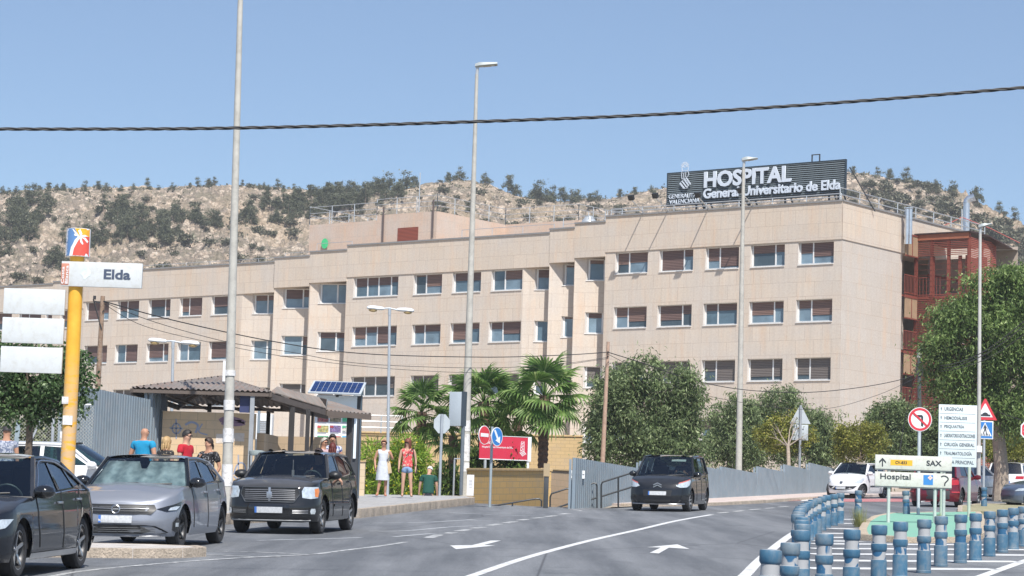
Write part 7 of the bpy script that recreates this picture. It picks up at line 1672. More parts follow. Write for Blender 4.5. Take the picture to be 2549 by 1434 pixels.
        q = MB(); c = Vector((xw-.86, .37, zb-.02)); M_ = Matrix.Rotation(-1.15, 3, 'Y'); q.tube([c+M_ @ Vector((.18*cos(t), .18*sin(t), 0)) for t in np.linspace(0, 2*pi, 20)], .014, 6); q.bar(c+M_ @ Vector((0, -.17, 0)), c+M_ @ Vector((0, .17, 0)), .03); q.build('steering_wheel', mt((.12, .13, .13), .5), s.o)
    def plate(s, z0, txt=None, rear=False, h=.11, w=.26, off=.03):
        s.patch('number_plate', [(-w, z0), (w, z0), (w, z0+h), (-w, z0+h)], PLATE, off, rear); s.patch('plate_band', [(-w, z0), (-w+.04, z0), (-w+.04, z0+h), (-w, z0+h)], EUB, off+.004, rear, cuts=0)
    def handles(s, L_, mat=None):
        for x, z in L_:
            y = s.ypl(x); p = s.warp(x, y, z, .02); q = MB(); q.box(p, (.19, .035, .03)); q.build('door_handle', mat or s.P, s.o, bevel=.01)
def car_matrix(fx, fy, rpx, C, side=1, away=False, r_is_front=False):
    """front wheel contact pixel (fx,fy) on the side we see and the pixel column of the rear wheel on that side"""
    P = gp(fx, fy); P.z = 0; lo, hi = -pi/2+.02, pi/2-.02
    wb = C['wb']
    def px(a):     # a: direction from first wheel to second, measured from +Y towards +X
        Q = P+Vector((sin(a), cos(a), 0))*wb; return colpx((Q.x, Q.y, gz(Q.x, Q.y)))[0]
    for _ in range(50):
        m = (lo+hi)/2
        if px(m) < rpx: lo = m
        else: hi = m
    back = Vector((sin(lo), cos(lo), 0)); fwd = back if away else -back
    left = Vector((-fwd.y, fwd.x, 0)); ax = C['L']/2-C['fo']; yw = C['W']/2-.05
    if away: org = P-fwd*(ax-wb)-left*(side*yw)      # first wheel is a rear wheel
    else: org = P-fwd*ax-left*(side*yw)
    nrm = Vector((-GX, -GY, 1)).normalized(); org.z = gz(org.x, org.y)
    f3 = (fwd-nrm*fwd.dot(nrm)).normalized(); l3 = nrm.cross(f3)
    M_ = Matrix((f3, l3, nrm)).transposed().to_4x4(); M_.translation = org; return M_
def base_cfg(**k):
    C = dict(L=4.06, W=1.76, wb=2.54, fo=.83, r=.315, n=2.8, wz=[(.15, .93), (.3, .985), (.5, 1.0), (.75, .985), (.95, .945), (1.1, .93)], fz=[(.15, -.10), (.28, -.02), (.45, 0), (.62, -.04), (.75, -.10), (.9, -.2), (1.1, -.3)],
             rz=[(.15, -.08), (.4, 0), (.6, -.02), (.9, -.08), (1.1, -.12)], bot=[(-3, .2), (3, .2)], crown=.05); C.update(k); return C
def win3(x0, x1, x2, x3, zb, zt, zb3, zt3, k=.36):
    """front door glass, rear door glass: x0 at A base .. x3 rear, belt height zb(x)"""
    return
# ---- 1 dark hatchback at the left edge
C = base_cfg(L=4.42, W=1.80, wb=2.73, fo=.88, r=.33, rim=.235, top=[(-2.25, .84), (-2.1, .93), (-1.7, .985), (-.9, .99), (.4, .95), (.95, .93), (1.35, .89), (1.9, .79), (2.15, .70), (2.21, .66)], cowl=.95, tail=-1.75, twin=0, rimm=ALU,
             gh=dict(xw=1.12, xr0=.28, xr1=-1.05, xg=-1.98, zr=[(-1.2, 1.335), (-.8, 1.395), (-.2, 1.435), (.3, 1.42)], tum=.23), mir=GLOSSB,
             win=[[(.62, .99), (.05, 1.33), (-.32, 1.35), (-.30, 1.01)], [(-.40, 1.015), (-.42, 1.345), (-.75, 1.325), (-1.02, 1.27), (-1.10, 1.035)], [(-1.16, 1.045), (-1.10, 1.24), (-1.30, 1.17), (-1.48, 1.075)]])
DGR = paint((.010, .013, .020), .3, .45, .2)
m1 = Car('parked_car', 'dark grey hatchback with five-spoke alloys cut off by the left edge', C, car_matrix(46, 1440, 202, C), DGR)
m1.line([(.72, .93), (.70, .60), (.62, .34)]); m1.line([(-.36, 1.0), (-.38, .55), (-.40, .30)]); m1.line([(-1.16, 1.02), (-1.26, .78), (-1.20, .66)]); m1.handles([(-.22, .86), (-1.10, .89)], CHR)
m1.line([(.60, .975), (.0, 1.365), (-.6, 1.375), (-1.1, 1.31), (-1.52, 1.075)], .022, CHR, name='window_trim') if 0 else None
q = MB(); q.tube([Vector((x, m1.ys(x, z)+.012, z)) for x, z in smoothpts([(.68, .985), (.35, 1.19), (.05, 1.355), (-.4, 1.365), (-.78, 1.345), (-1.08, 1.275), (-1.33, 1.18), (-1.54, 1.07)], 3)], .011, 5); q.build('window_trim', CHR, m1.o)
q = MB(); q.tube([Vector((x, m1.ys(x, m1.zhi(x))+.012, m1.zhi(x)+.012)) for x in np.linspace(.68, -1.56, 12)], .010, 5); q.build('window_trim', CHR, m1.o)
m1.patch('headlight', [(.42, .56), (.62, .55), (.95, .60), (1.12, .70), (.9, .70), (.55, .66)], LAMP, sides=(1, -1)); m1.patch('grille', [(-.45, .42), (.45, .42), (.40, .62), (-.40, .62)], GLOSSB); m1.patch('sill_trim', [(1.0, .21), (-1.05, .21), (-1.05, .28), (1.0, .28)], ALU, .012, side=True)
m1.patch('tail_light', [(.45, .78), (.9, .80), (.95, .90), (.5, .92)], TAIL, rear=True, sides=(1, -1))
# ---- 2 silver hatchback with the sunshade
C = base_cfg(L=4.06, W=1.765, wb=2.54, fo=.84, r=.325, rim=.225, top=[(-2.03, .90), (-1.9, .99), (-1.4, 1.01), (-.6, .985), (.5, .96), (.95, .945), (1.3, .91), (1.7, .83), (1.93, .74), (2.03, .70)], cowl=.88, tail=-1.6, clf=.8, n=2.6, twin=0, rimm=mt((.03, .03, .033), .35, .4), crown=.07,
             fz=[(.15, -.13), (.25, -.05), (.42, 0), (.58, -.03), (.70, -.09), (.9, -.2), (1.1, -.3)], gh=dict(xw=1.10, xr0=.42, xr1=-1.15, xg=-1.83, zr=[(-1.35, 1.32), (-1.0, 1.375), (-.3, 1.425), (.45, 1.41)], tum=.2), mir=GLOSSB, pill=GLOSSB,
             win=[[(.62, 1.0), (.12, 1.33), (-.22, 1.345), (-.20, 1.005)], [(-.28, 1.01), (-.30, 1.345), (-.75, 1.335), (-1.02, 1.27), (-1.05, 1.035)], [(-1.11, 1.045), (-1.08, 1.25), (-1.3, 1.12)]])
SIL_ = paint((.28, .30, .345), .5, .48, .2); DKR = paint((.04, .043, .048), .2, .35, .55)
m2 = Car('parked_car', 'silver hatchback with a dark roof and foil sunshade behind its windscreen', C, car_matrix(452, 1366, 549, C), SIL_, carglass((.75, .85, .85)), None, DKR)
m2.line([(.68, .93), (.66, .60), (.60, .32)]); m2.line([(-.25, 1.0), (-.27, .55), (-.30, .30)]); m2.line([(-1.06, 1.02), (-1.14, .80), (-1.10, .68)]); m2.handles([(-.12, .86), (-.98, .885)])
m2.patch('grille', [(-.62, .615), (-.54, .535), (.54, .535), (.62, .615), (.58, .685), (-.58, .685)], BLK, .014)
q = m2
for z in (.585, .645): q.line([(-.5, z), (.5, z)], .006, mt((.2, .21, .22), .5), side=False, name='grille_bar', off=.012)
m2.line([(-.50, .625), (0, .618), (.50, .625)], .012, ALU, side=False, name='grille_bar', off=.022)
c = m2.warp(*m2.arc(0), .61, .03); q = MB(); q.tube([c+Vector((0, .062*cos(t), .062*sin(t))) for t in np.linspace(0, 2*pi, 18)], .011, 6); q.bar(c+Vector((0, -.07, .0)), c+Vector((0, .07, .0)), .012); q.build('emblem', CHR, m2.o)
m2.patch('headlight', [(.62, .62), (.80, .58), (1.02, .60), (1.16, .66), (1.22, .74), (1.0, .70), (.8, .665)], GLOSSB, sides=(1, -1)); m2.patch('light_lens', [(.82, .60), (1.0, .605), (1.12, .66), (1.0, .665), (.86, .64)], LAMP, .014, sides=(1, -1))
m2.patch('lower_intake', [(-.72, .24), (.72, .24), (.86, .26), (.62, .36), (.45, .375), (-.45, .375), (-.62, .36), (-.86, .26)], BLK, .014); 
for z in (.27, .30, .33): m2.line([(-.62, z), (.62, z)], .007, mt((.16, .17, .18), .5), side=False, name='grille_bar', off=.012)
m2.patch('fog_light', [(.93, .30), (1.05, .26), (1.15, .30), (1.13, .44), (1.03, .50), (.94, .42)], GLOSSB, sides=(1, -1)); m2.patch('light_lens', [(1.0, .35), (1.09, .35), (1.09, .41), (1.0, .41)], LAMP, .014, sides=(1, -1)); m2.plate(.405)
m2.line([(-.75, .205), (.75, .205)], .03, ALU, side=False, name='front_lip')
# foil sunshade just behind the screen
q = MB(); A0, A1, bb, bt = m2.A0, m2.A1, m2.bb, m2.bt; K, M_ = 6, 40
for j in range(K+1):
    v = .02+.88*j/K
    for i in range(M_+1):
        u = -.94+1.88*i/M_; fl = lambda w_: Vector((w_.x, -w_.y, w_.z)); p = fl(A0).lerp(A0, (u+1)/2).lerp(fl(A1).lerp(A1, (u+1)/2), v); p.x += (bb+(bt-bb)*v)*(1-u*u)-.08+.035*sin(u*15); vv = v if abs(u) > .13 else min(v, .62); q.v.append((p.x, p.y, p.z+(0 if vv == v else (vv-v)*.4)))
q.f = [(j*(M_+1)+i, j*(M_+1)+i+1, (j+1)*(M_+1)+i+1, (j+1)*(M_+1)+i) for j in range(K) for i in range(M_)]
m, nt, b = newmat('foil'); v = mapping(nt); w = N(nt, 'ShaderNodeTexNoise'); w.inputs['Scale'].default_value = 7; nt.links.new(v, w.inputs['Vector']); nt.links.new(ramp(nt, w.outputs['Fac'], [(.3, (.22, .26, .28)), (.7, (.50, .54, .56))]), b.inputs['Base Color']); b.inputs['Metallic'].default_value = .5; b.inputs['Roughness'].default_value = .38; bump(nt, b, w.outputs['Fac'], .5, .03)
q.build('sunshade', m, m2.o)
# ---- 3 black hatchback with crosshair grille, driver's arm out
C = base_cfg(L=4.41, W=1.75, wb=2.635, fo=.90, r=.335, rim=.235, gap=.07, top=[(-2.2, .95), (-2.05, 1.05), (-1.5, 1.09), (-.5, 1.06), (.55, 1.03), (.98, 1.02), (1.4, 1.0), (1.85, .95), (2.08, .88), (2.2, .83)], cowl=.90, tail=-1.7, clf=.68, n=2.9, crown=.07,
             wz=[(.2, .95), (.35, .99), (.55, 1.0), (.8, .975), (1.02, .935), (1.2, .92)], fz=[(.2, -.10), (.3, -.01), (.5, 0), (.60, -.03), (.85, -.07), (1.0, -.14), (1.2, -.3)], bot=[(-3, .24), (3, .24)],
             gh=dict(xw=1.05, xr0=.45, xr1=-1.6, xg=-2.02, zr=[(-1.8, 1.45), (-1.3, 1.50), (-.4, 1.53), (.45, 1.50)], tum=.17, bb=.22), mir=BLK,
             win=[[(.60, 1.09), (.18, 1.43), (-.25, 1.45), (-.25, 1.09)], [(-.33, 1.09), (-.33, 1.45), (-.85, 1.45), (-1.15, 1.38), (-1.15, 1.12)], [(-1.22, 1.13), (-1.2, 1.37), (-1.5, 1.30), (-1.62, 1.16)]])
BK_ = paint((.008, .009, .011), .1, .5, .3)
m3_ = Car('parked_car', 'black hatchback with a crossbar grille and orange indicators, driver leaning an arm out', C, car_matrix(802, 1329, 873, C), BK_)
m3_.line([(.62, 1.0), (.62, .60), (.55, .32)]); m3_.line([(-.29, 1.07), (-.30, .55), (-.32, .30)]); m3_.line([(-1.14, 1.09), (-1.22, .80), (-1.14, .70)]); m3_.handles([(-.15, .93), (-1.02, .96)])
m3_.patch('grille', [(-.46, .60), (.46, .60), (.56, .74), (.53, .86), (-.53, .86), (-.56, .74)], BLK)
for z in (.64, .675, .71, .745, .78, .815): m3_.line([(-.48, z), (.48, z)], .012, mt((.30, .31, .33), .35, .5), side=False, name='grille_bar', off=.018)
m3_.line([(-.46, .595), (.46, .595), (.57, .74), (.54, .865), (-.54, .865), (-.57, .74), (-.46, .595)], .018, mt((.10, .11, .12), .3, .5), side=False, name='grille_frame', off=.014)
c = m3_.warp(*m3_.arc(0), .735, .03); q = MB(); q.box(c-Vector((.01, 0, 0)), (.02, .045, .26)); q.box(c+Vector((.004, 0, -.01)), (.035, .10, .12)); q.build('emblem', mt((.38, .42, .48), .3, .6), m3_.o, bevel=.01)
m3_.patch('headlight', [(.62, .68), (.78, .66), (1.0, .68), (1.08, .80), (1.05, .88), (.66, .88), (.61, .8)], LAMP, sides=(1, -1)); m3_.patch('indicator', [(.90, .70), (1.0, .69), (1.07, .80), (1.04, .86), (.90, .84)], AMB, .012, sides=(1, -1)); m3_.patch('lower_intake', [(-.80, .37), (-.42, .37), (-.42, .47), (-.80, .47)], BLK, sides=(1, -1))
for z in (.395, .42, .445): m3_.line([(.44, z), (.74, z)], .009, ALU, side=False, name='grille_bar', off=.012, sides=(1, -1))
m3_.patch('fog_light', [(.80, .38), (.90, .38), (.92, .43), (.90, .48), (.80, .48), (.78, .43)], LAMP, .014, sides=(1, -1)); m3_.plate(.395); m3_.line([(-.82, .26), (.82, .26)], .03, mt((.30, .31, .32), .4), side=False, name='front_lip')
m3_.patch('centre_intake', [(-.40, .34), (.40, .34), (.38, .55), (-.38, .55)], GLOSSB, .004); m3_.patch('side_moulding', [(.5, .50), (-1.0, .50), (-1.0, .55), (.5, .55)], mt((.05, .055, .06), .4), .014, side=True)
# ---- 4 black compact van on the road
C = base_cfg(L=4.08, W=1.77, wb=2.54, fo=.80, r=.32, rim=.21, top=[(-2.03, .98), (-1.9, 1.06), (-1.4, 1.08), (-.5, 1.04), (.7, 1.0), (1.1, .99), (1.45, .97), (1.75, .90), (1.95, .80), (2.04, .72)], cowl=1.05, tail=-1.75, clf=.75, n=2.8, crown=.06, spokes=7, steer=-.05,
             wz=[(.15, .94), (.3, .99), (.5, 1.0), (.8, .985), (1.0, .955), (1.2, .94)], fz=[(.15, -.09), (.28, -.01), (.45, 0), (.65, -.03), (.8, -.10), (1.0, -.26), (1.2, -.3)],
             gh=dict(xw=1.28, xr0=.50, xr1=-1.65, xg=-1.95, zr=[(-1.9, 1.56), (-1.4, 1.60), (-.4, 1.62), (.5, 1.59)], tum=.14, bb=.34, bt=.14), mir=GLOSSB,
             win=[[(.78, 1.06), (.60, 1.22), (.58, 1.06)], [(.50, 1.06), (.28, 1.50), (-.25, 1.53), (-.25, 1.07)], [(-.33, 1.08), (-.33, 1.53), (-1.05, 1.53), (-1.05, 1.10)], [(-1.12, 1.11), (-1.12, 1.52), (-1.6, 1.48), (-1.72, 1.16)]])
BK2 = paint((.006, .008, .012), .1, .5, .1)
m4 = Car('car', 'black compact people carrier driving towards the camera on the road', C, car_matrix(1719, 1274, 1757, C), BK2, GL_S, GL_D)
m4.line([(.55, .98), (.52, .55), (.46, .30)]); m4.line([(-.29, 1.05), (-.30, .30)]); m4.line([(-1.08, 1.08), (-1.14, .7)]); m4.handles([(-.15, .93), (-.95, .95)])
m4.patch('headlight', [(.54, .73), (.66, .69), (.9, .70), (1.05, .76), (1.22, .90), (1.1, .91), (.85, .86), (.62, .80)], LAMP, sides=(1, -1)); m4.patch('headlight_rim', [(.60, .80), (.85, .86), (1.1, .91), (1.22, .91), (1.1, .935), (.85, .89), (.62, .83)], mt((.5, .12, .1), .3), .01, sides=(1, -1))
m4.patch('lower_intake', [(-.62, .24), (.62, .24), (.70, .34), (-.70, .34)], BLK); m4.patch('plate_recess', [(-.40, .44), (.40, .44), (.42, .62), (-.42, .62)], BLK); m4.patch('fog_recess', [(.70, .36), (.98, .33), (1.02, .42), (.72, .47)], BLK, sides=(1, -1)); m4.plate(.47, off=.015)
m4.line([(-.85, .225), (0, .215), (.85, .225)], .03, CHR, side=False, name='front_lip')
c = m4.warp(*m4.arc(0), .73, .02); q = MB()
for k in (0, 1): q.bar(c+Vector((0, -.12, -.035+k*.06)), c+Vector((0, 0, .025+k*.06)), .02, .03); q.bar(c+Vector((0, .12, -.035+k*.06)), c+Vector((0, 0, .025+k*.06)), .02, .03)
q.build('chevron_emblem', CHR, m4.o)
q = MB(); c = m4.A1.lerp(Vector((m4.A1.x, -m4.A1.y, m4.A1.z)), .27); q.box(c+Vector((.07, 0, -.1)), (.02, .42, .09), Matrix.Rotation(-.9, 3, 'Y')); q.build('sun_visor', mt((.6, .62, .6), .7), m4.o)
# ---- 5 small white hatchback
C = base_cfg(L=3.43, W=1.63, wb=2.34, fo=.62, r=.29, rim=.19, top=[(-1.7, .95), (-1.55, 1.03), (-1.0, 1.02), (0, .99), (.7, .97), (1.0, .95), (1.3, .88), (1.55, .75), (1.71, .62)], cowl=.85, tail=-1.45, clf=.8, n=2.2, crown=.09, spokes=7,
             fz=[(.15, -.07), (.3, 0), (.45, 0), (.6, -.06), (.8, -.2), (1.0, -.3)], gh=dict(xw=1.12, xr0=.38, xr1=-1.25, xg=-1.6, zr=[(-1.5, 1.38), (-1.0, 1.44), (-.2, 1.465), (.4, 1.45)], tum=.17, bb=.3),
             win=[[(.62, 1.03), (.08, 1.37), (-.52, 1.39), (-.52, 1.06)], [(-.60, 1.06), (-.60, 1.39), (-1.05, 1.36), (-1.28, 1.10)]])
WH_ = paint((.74, .75, .76), 0, .25, .05)
m5 = Car('parked_car', 'small white rounded hatchback with a smiling grille beside the direction signs', C, car_matrix(2149, 1241, 2203, C), WH_)
m5.line([(.62, .95), (.60, .5), (.5, .3)]); m5.line([(-.58, 1.0), (-.62, .6), (-.55, .3)]); m5.handles([(-.42, .85)]); m5.patch('side_moulding', [(.5, .48), (-.5, .48), (-.5, .53), (.5, .53)], BLK, .014, side=True)
m5.patch('grille', [(-.70, .52), (-.55, .40), (-.25, .33), (.25, .33), (.55, .40), (.70, .52), (.4, .50), (-.4, .50)], BLK); m5.patch('headlight', [(.55, .66), (.75, .62), (.95, .66), (1.15, .82), (1.0, .84), (.75, .76)], LAMP, sides=(1, -1)); m5.plate(.37, off=.012, w=.22)
m5.patch('emblem', [(-.07, .63), (0, .58), (.07, .63), (.06, .70), (-.06, .70)], mt((.2, .22, .24), .3, .7), .012); m5.patch('door_mirror_shadow', [(0, 0), (.01, 0), (.01, .01)], BLK) if 0 else None
# ---- 6 red car seen from behind
C = base_cfg(L=4.2, W=1.80, wb=2.6, fo=.85, r=.33, top=[(-2.1, .95), (-1.9, 1.02), (-1.2, 1.03), (.6, .98), (1.2, .95), (1.9, .8), (2.1, .72)], cowl=.9, tail=-1.75, gh=dict(xw=1.1, xr0=.35, xr1=-1.45, xg=-1.95, zr=[(-1.6, 1.46), (-1.0, 1.53), (.35, 1.52)], tum=.17),
             win=[[(.6, 1.05), (.1, 1.43), (-.25, 1.46), (-.25, 1.06)], [(-.33, 1.06), (-.33, 1.46), (-1.0, 1.44), (-1.2, 1.1)]])
m6 = Car('parked_car', 'dark red car seen from behind, mostly hidden by the direction boards', C, car_matrix(2393, 1263, 2436, C, side=-1, away=True), paint((.15, .010, .022), .2, .3, .06), GL_D, GL_D)
m6.patch('rear_bumper', [(-1.15, .28), (1.15, .28), (1.15, .58), (-1.15, .58)], mt((.05, .053, .058), .5), .02, rear=True); m6.patch('tailgate_panel', [(-.62, .58), (.62, .58), (.66, .98), (-.66, .98)], GLOSSB, .008, rear=True)
m6.patch('tail_light', [(.60, .76), (.95, .78), (1.02, .90), (.95, .96), (.60, .94)], TAIL, .016, rear=True, sides=(1, -1)); m6.patch('reflector', [(.66, .50), (.98, .50), (.98, .55), (.66, .55)], TAIL, .026, rear=True, sides=(1, -1)); m6.plate(.66, rear=True)
# ---- 7 silver saloon, 8 white estate, 9 blue-grey car at the right edge, 10 white saloon on the left
C = base_cfg(L=4.5, W=1.75, wb=2.6, fo=.9, r=.31, top=[(-2.2, .88), (-2.0, .97), (-1.5, 1.0), (.5, .95), (1.2, .9), (1.9, .78), (2.2, .66)], cowl=.95, tail=-1.5, gh=dict(xw=1.15, xr0=.35, xr1=-1.0, xg=-1.75, zr=[(-1.3, 1.34), (-.8, 1.42), (-.2, 1.45), (.35, 1.43)], tum=.2),
             win=[[(.65, 1.0), (.1, 1.35), (-.25, 1.37), (-.25, 1.02)], [(-.33, 1.02), (-.33, 1.37), (-.9, 1.31), (-1.15, 1.06)]])
m7 = Car('parked_car', 'silver saloon parked between the red car and the white estate', C, car_matrix(2424, 1243, 2492, C, side=-1, away=True), paint((.36, .38, .42), .4, .3, .1), GL_D, GL_D)
m7.patch('tail_light', [(.55, .68), (1.0, .72), (1.05, .84), (.6, .84)], TAIL, .012, rear=True, sides=(1, -1)); m7.line([(-1.5, .52), (1.1, .52)], .03, BLK, name='side_moulding', sides=(-1,)); m7.plate(.6, rear=True)
C = base_cfg(L=4.5, W=1.82, wb=2.65, fo=.9, r=.34, top=[(-2.2, 1.0), (-2.0, 1.08), (.6, 1.02), (1.2, .98), (1.9, .86), (2.2, .74)], cowl=.95, tail=-1.9, gh=dict(xw=1.15, xr0=.4, xr1=-1.7, xg=-2.05, zr=[(-1.9, 1.55), (-1.2, 1.60), (.4, 1.58)], tum=.15),
             win=[[(.65, 1.08), (.15, 1.48), (-.25, 1.5), (-.25, 1.09)], [(-.33, 1.09), (-.33, 1.5), (-1.0, 1.5), (-1.0, 1.1)], [(-1.1, 1.1), (-1.1, 1.5), (-1.65, 1.45), (-1.8, 1.15)]])
m8 = Car('parked_car', 'white estate car seen from behind at the right edge', C, car_matrix(2556, 1240, 2580, C, side=-1, away=True), WH_, GL_D, GL_D)
m8.patch('tail_light', [(.50, .86), (.92, .86), (1.0, .99), (.55, 1.0)], TAIL, .012, rear=True, sides=(1, -1)); m8.plate(.66, rear=True); c = m8.warp(*m8.arc(m8.cum[-1]), .93, .02); m8.patch('tail_trim', [(-.7, .32), (.7, .32), (.7, .42), (-.7, .42)], BLK, .01, rear=True)
C = base_cfg(L=4.0, W=1.75, wb=2.55, fo=.68, r=.31, top=[(-2.1, .92), (-1.8, 1.0), (.6, .96), (1.1, .93), (1.7, .82), (2.1, .66)], cowl=.9, tail=-1.7, gh=dict(xw=1.1, xr0=.35, xr1=-1.3, xg=-1.85, zr=[(-1.5, 1.38), (-1.0, 1.43), (.35, 1.43)], tum=.18),
             win=[[(.6, 1.01), (.1, 1.35), (-.25, 1.37), (-.25, 1.02)], [(-.33, 1.02), (-.33, 1.37), (-1.0, 1.35), (-1.2, 1.05)]])
m9 = Car('car', 'blue-grey car whose bonnet and front wheel enter at the right edge', C, car_matrix(2572, 1267, 2740, C), paint((.13, .17, .25), .4, .3, .08), GL_S, GL_D)
m9.patch('headlight', [(.55, .60), (.9, .62), (1.1, .72), (.7, .70)], LAMP, sides=(1, -1)); m9.line([(.7, .93), (.66, .4)])
C = base_cfg(L=4.3, W=1.74, wb=2.6, fo=.88, r=.31, top=[(-2.1, .92), (-1.8, 1.0), (.6, .95), (1.1, .92), (1.7, .80), (2.15, .66)], cowl=.9, tail=-1.7, gh=dict(xw=1.15, xr0=.35, xr1=-1.2, xg=-1.85, zr=[(-1.5, 1.38), (-.8, 1.44), (.35, 1.43)], tum=.18),
             win=[[(.65, 1.0), (.1, 1.35), (-.25, 1.37), (-.25, 1.01)], [(-.33, 1.01), (-.33, 1.37), (-.9, 1.36), (-1.15, 1.05)]])
P10 = gd(155, 51.0); nrm = Vector((-GX, -GY, 1)).normalized(); f3 = Vector((.97, -.05, 0)); f3 = (f3-nrm*f3.dot(nrm)).normalized(); M_ = Matrix((f3, nrm.cross(f3), nrm)).transposed().to_4x4(); M_.translation = P10+nrm*.18
m10 = Car('parked_car', 'white car parked sideways behind the yellow column', C, M_, WH_, GL_S, carglass((.25, .45, .42)))
m10.line([(-.29, 1.0), (-.3, .4)], sides=(-1,))
# hanging charm and windscreen sticker in the black hatchback
q = MB(); a = m3_.A1; q.cyl((a.x+.02, .02, a.z-.1), (a.x+.03, .02, a.z-.3), .008, n=5); q.box((a.x+.03, .02, a.z-.34), (.02, .05, .1)); q.build('hanging_charm', mt((.5, .4, .4), .6), m3_.o)
# ================================================================ PEOPLE
def skinmesh(name, V, E, mat, parent, sub=2, smooth=True):
    me = bpy.data.meshes.new(name); me.from_pydata([v[0] for v in V], E, []); o = bpy.data.objects.new(name, me); COL.objects.link(o)
    md = o.modifiers.new('s', 'SKIN'); md.use_smooth_shade = True; md.branch_smoothing = .6
    for i, v in enumerate(V):
        r = v[1]; me.skin_vertices[0].data[i].radius = (r, r) if isinstance(r, (int, float)) else r; me.skin_vertices[0].data[i].use_root = (i == 0)
    sb = o.modifiers.new('u', 'SUBSURF'); sb.levels = sub; sb.render_levels = sub
    dg = bpy.context.evaluated_depsgraph_get(); dg.update(); m2 = bpy.data.meshes.new_from_object(o.evaluated_get(dg)); bpy.data.objects.remove(o); bpy.data.meshes.remove(me)
    m2.name = name; m2.materials.clear(); m2.materials.append(mat); m2.shade_smooth(); o = bpy.data.objects.new(name, m2); COL.objects.link(o); o.parent = parent; return o
def cloth(c, c2=None, sc=30, thr=.5):
    m, nt, b = newmat('cloth'); v = mapping(nt); n = ntex(nt, v, sc, 3, .6, .5)
    col = ramp(nt, n, [(thr-.04, c), (thr+.04, c2)]) if c2 else ramp(nt, ntex(nt, v, 9, 5, .7), [(.3, tuple(x*.8 for x in c)), (.7, c)])
    nt.links.new(col, b.inputs['Base Color']); b.inputs['Roughness'].default_value = .85; bump(nt, b, ntex(nt, v, 7, 5, .7), .6, .03); return m
SKIN = mt((.46, .25, .165), .55, var=.07, scale=9, spec=.3); SKIN2 = mt((.52, .31, .22), .55, var=.07, scale=9, spec=.3); HAIRM = {}
BASE = dict(pel=(0, 0, .53), sp=(0, .0, .61), ch=(0, .0, .73), nk=(0, .005, .835), hb=(0, -.005, .875), hd=(0, -.008, .925), tp=(0, 0, .965),
            shl=(-.105, .005, .80), ell=(-.13, .01, .635), wrl=(-.135, -.03, .49), shr=(.105, .005, .80), elr=(.13, .01, .635), wrr=(.135, -.03, .49),
            hpl=(-.052, 0, .50), knl=(-.055, -.01, .275), anl=(-.06, .012, .045), tol=(-.065, -.085, .018), hpr=(.052, 0, .50), knr=(.055, -.01, .275), anr=(.06, .012, .045), tor=(.065, -.085, .018))
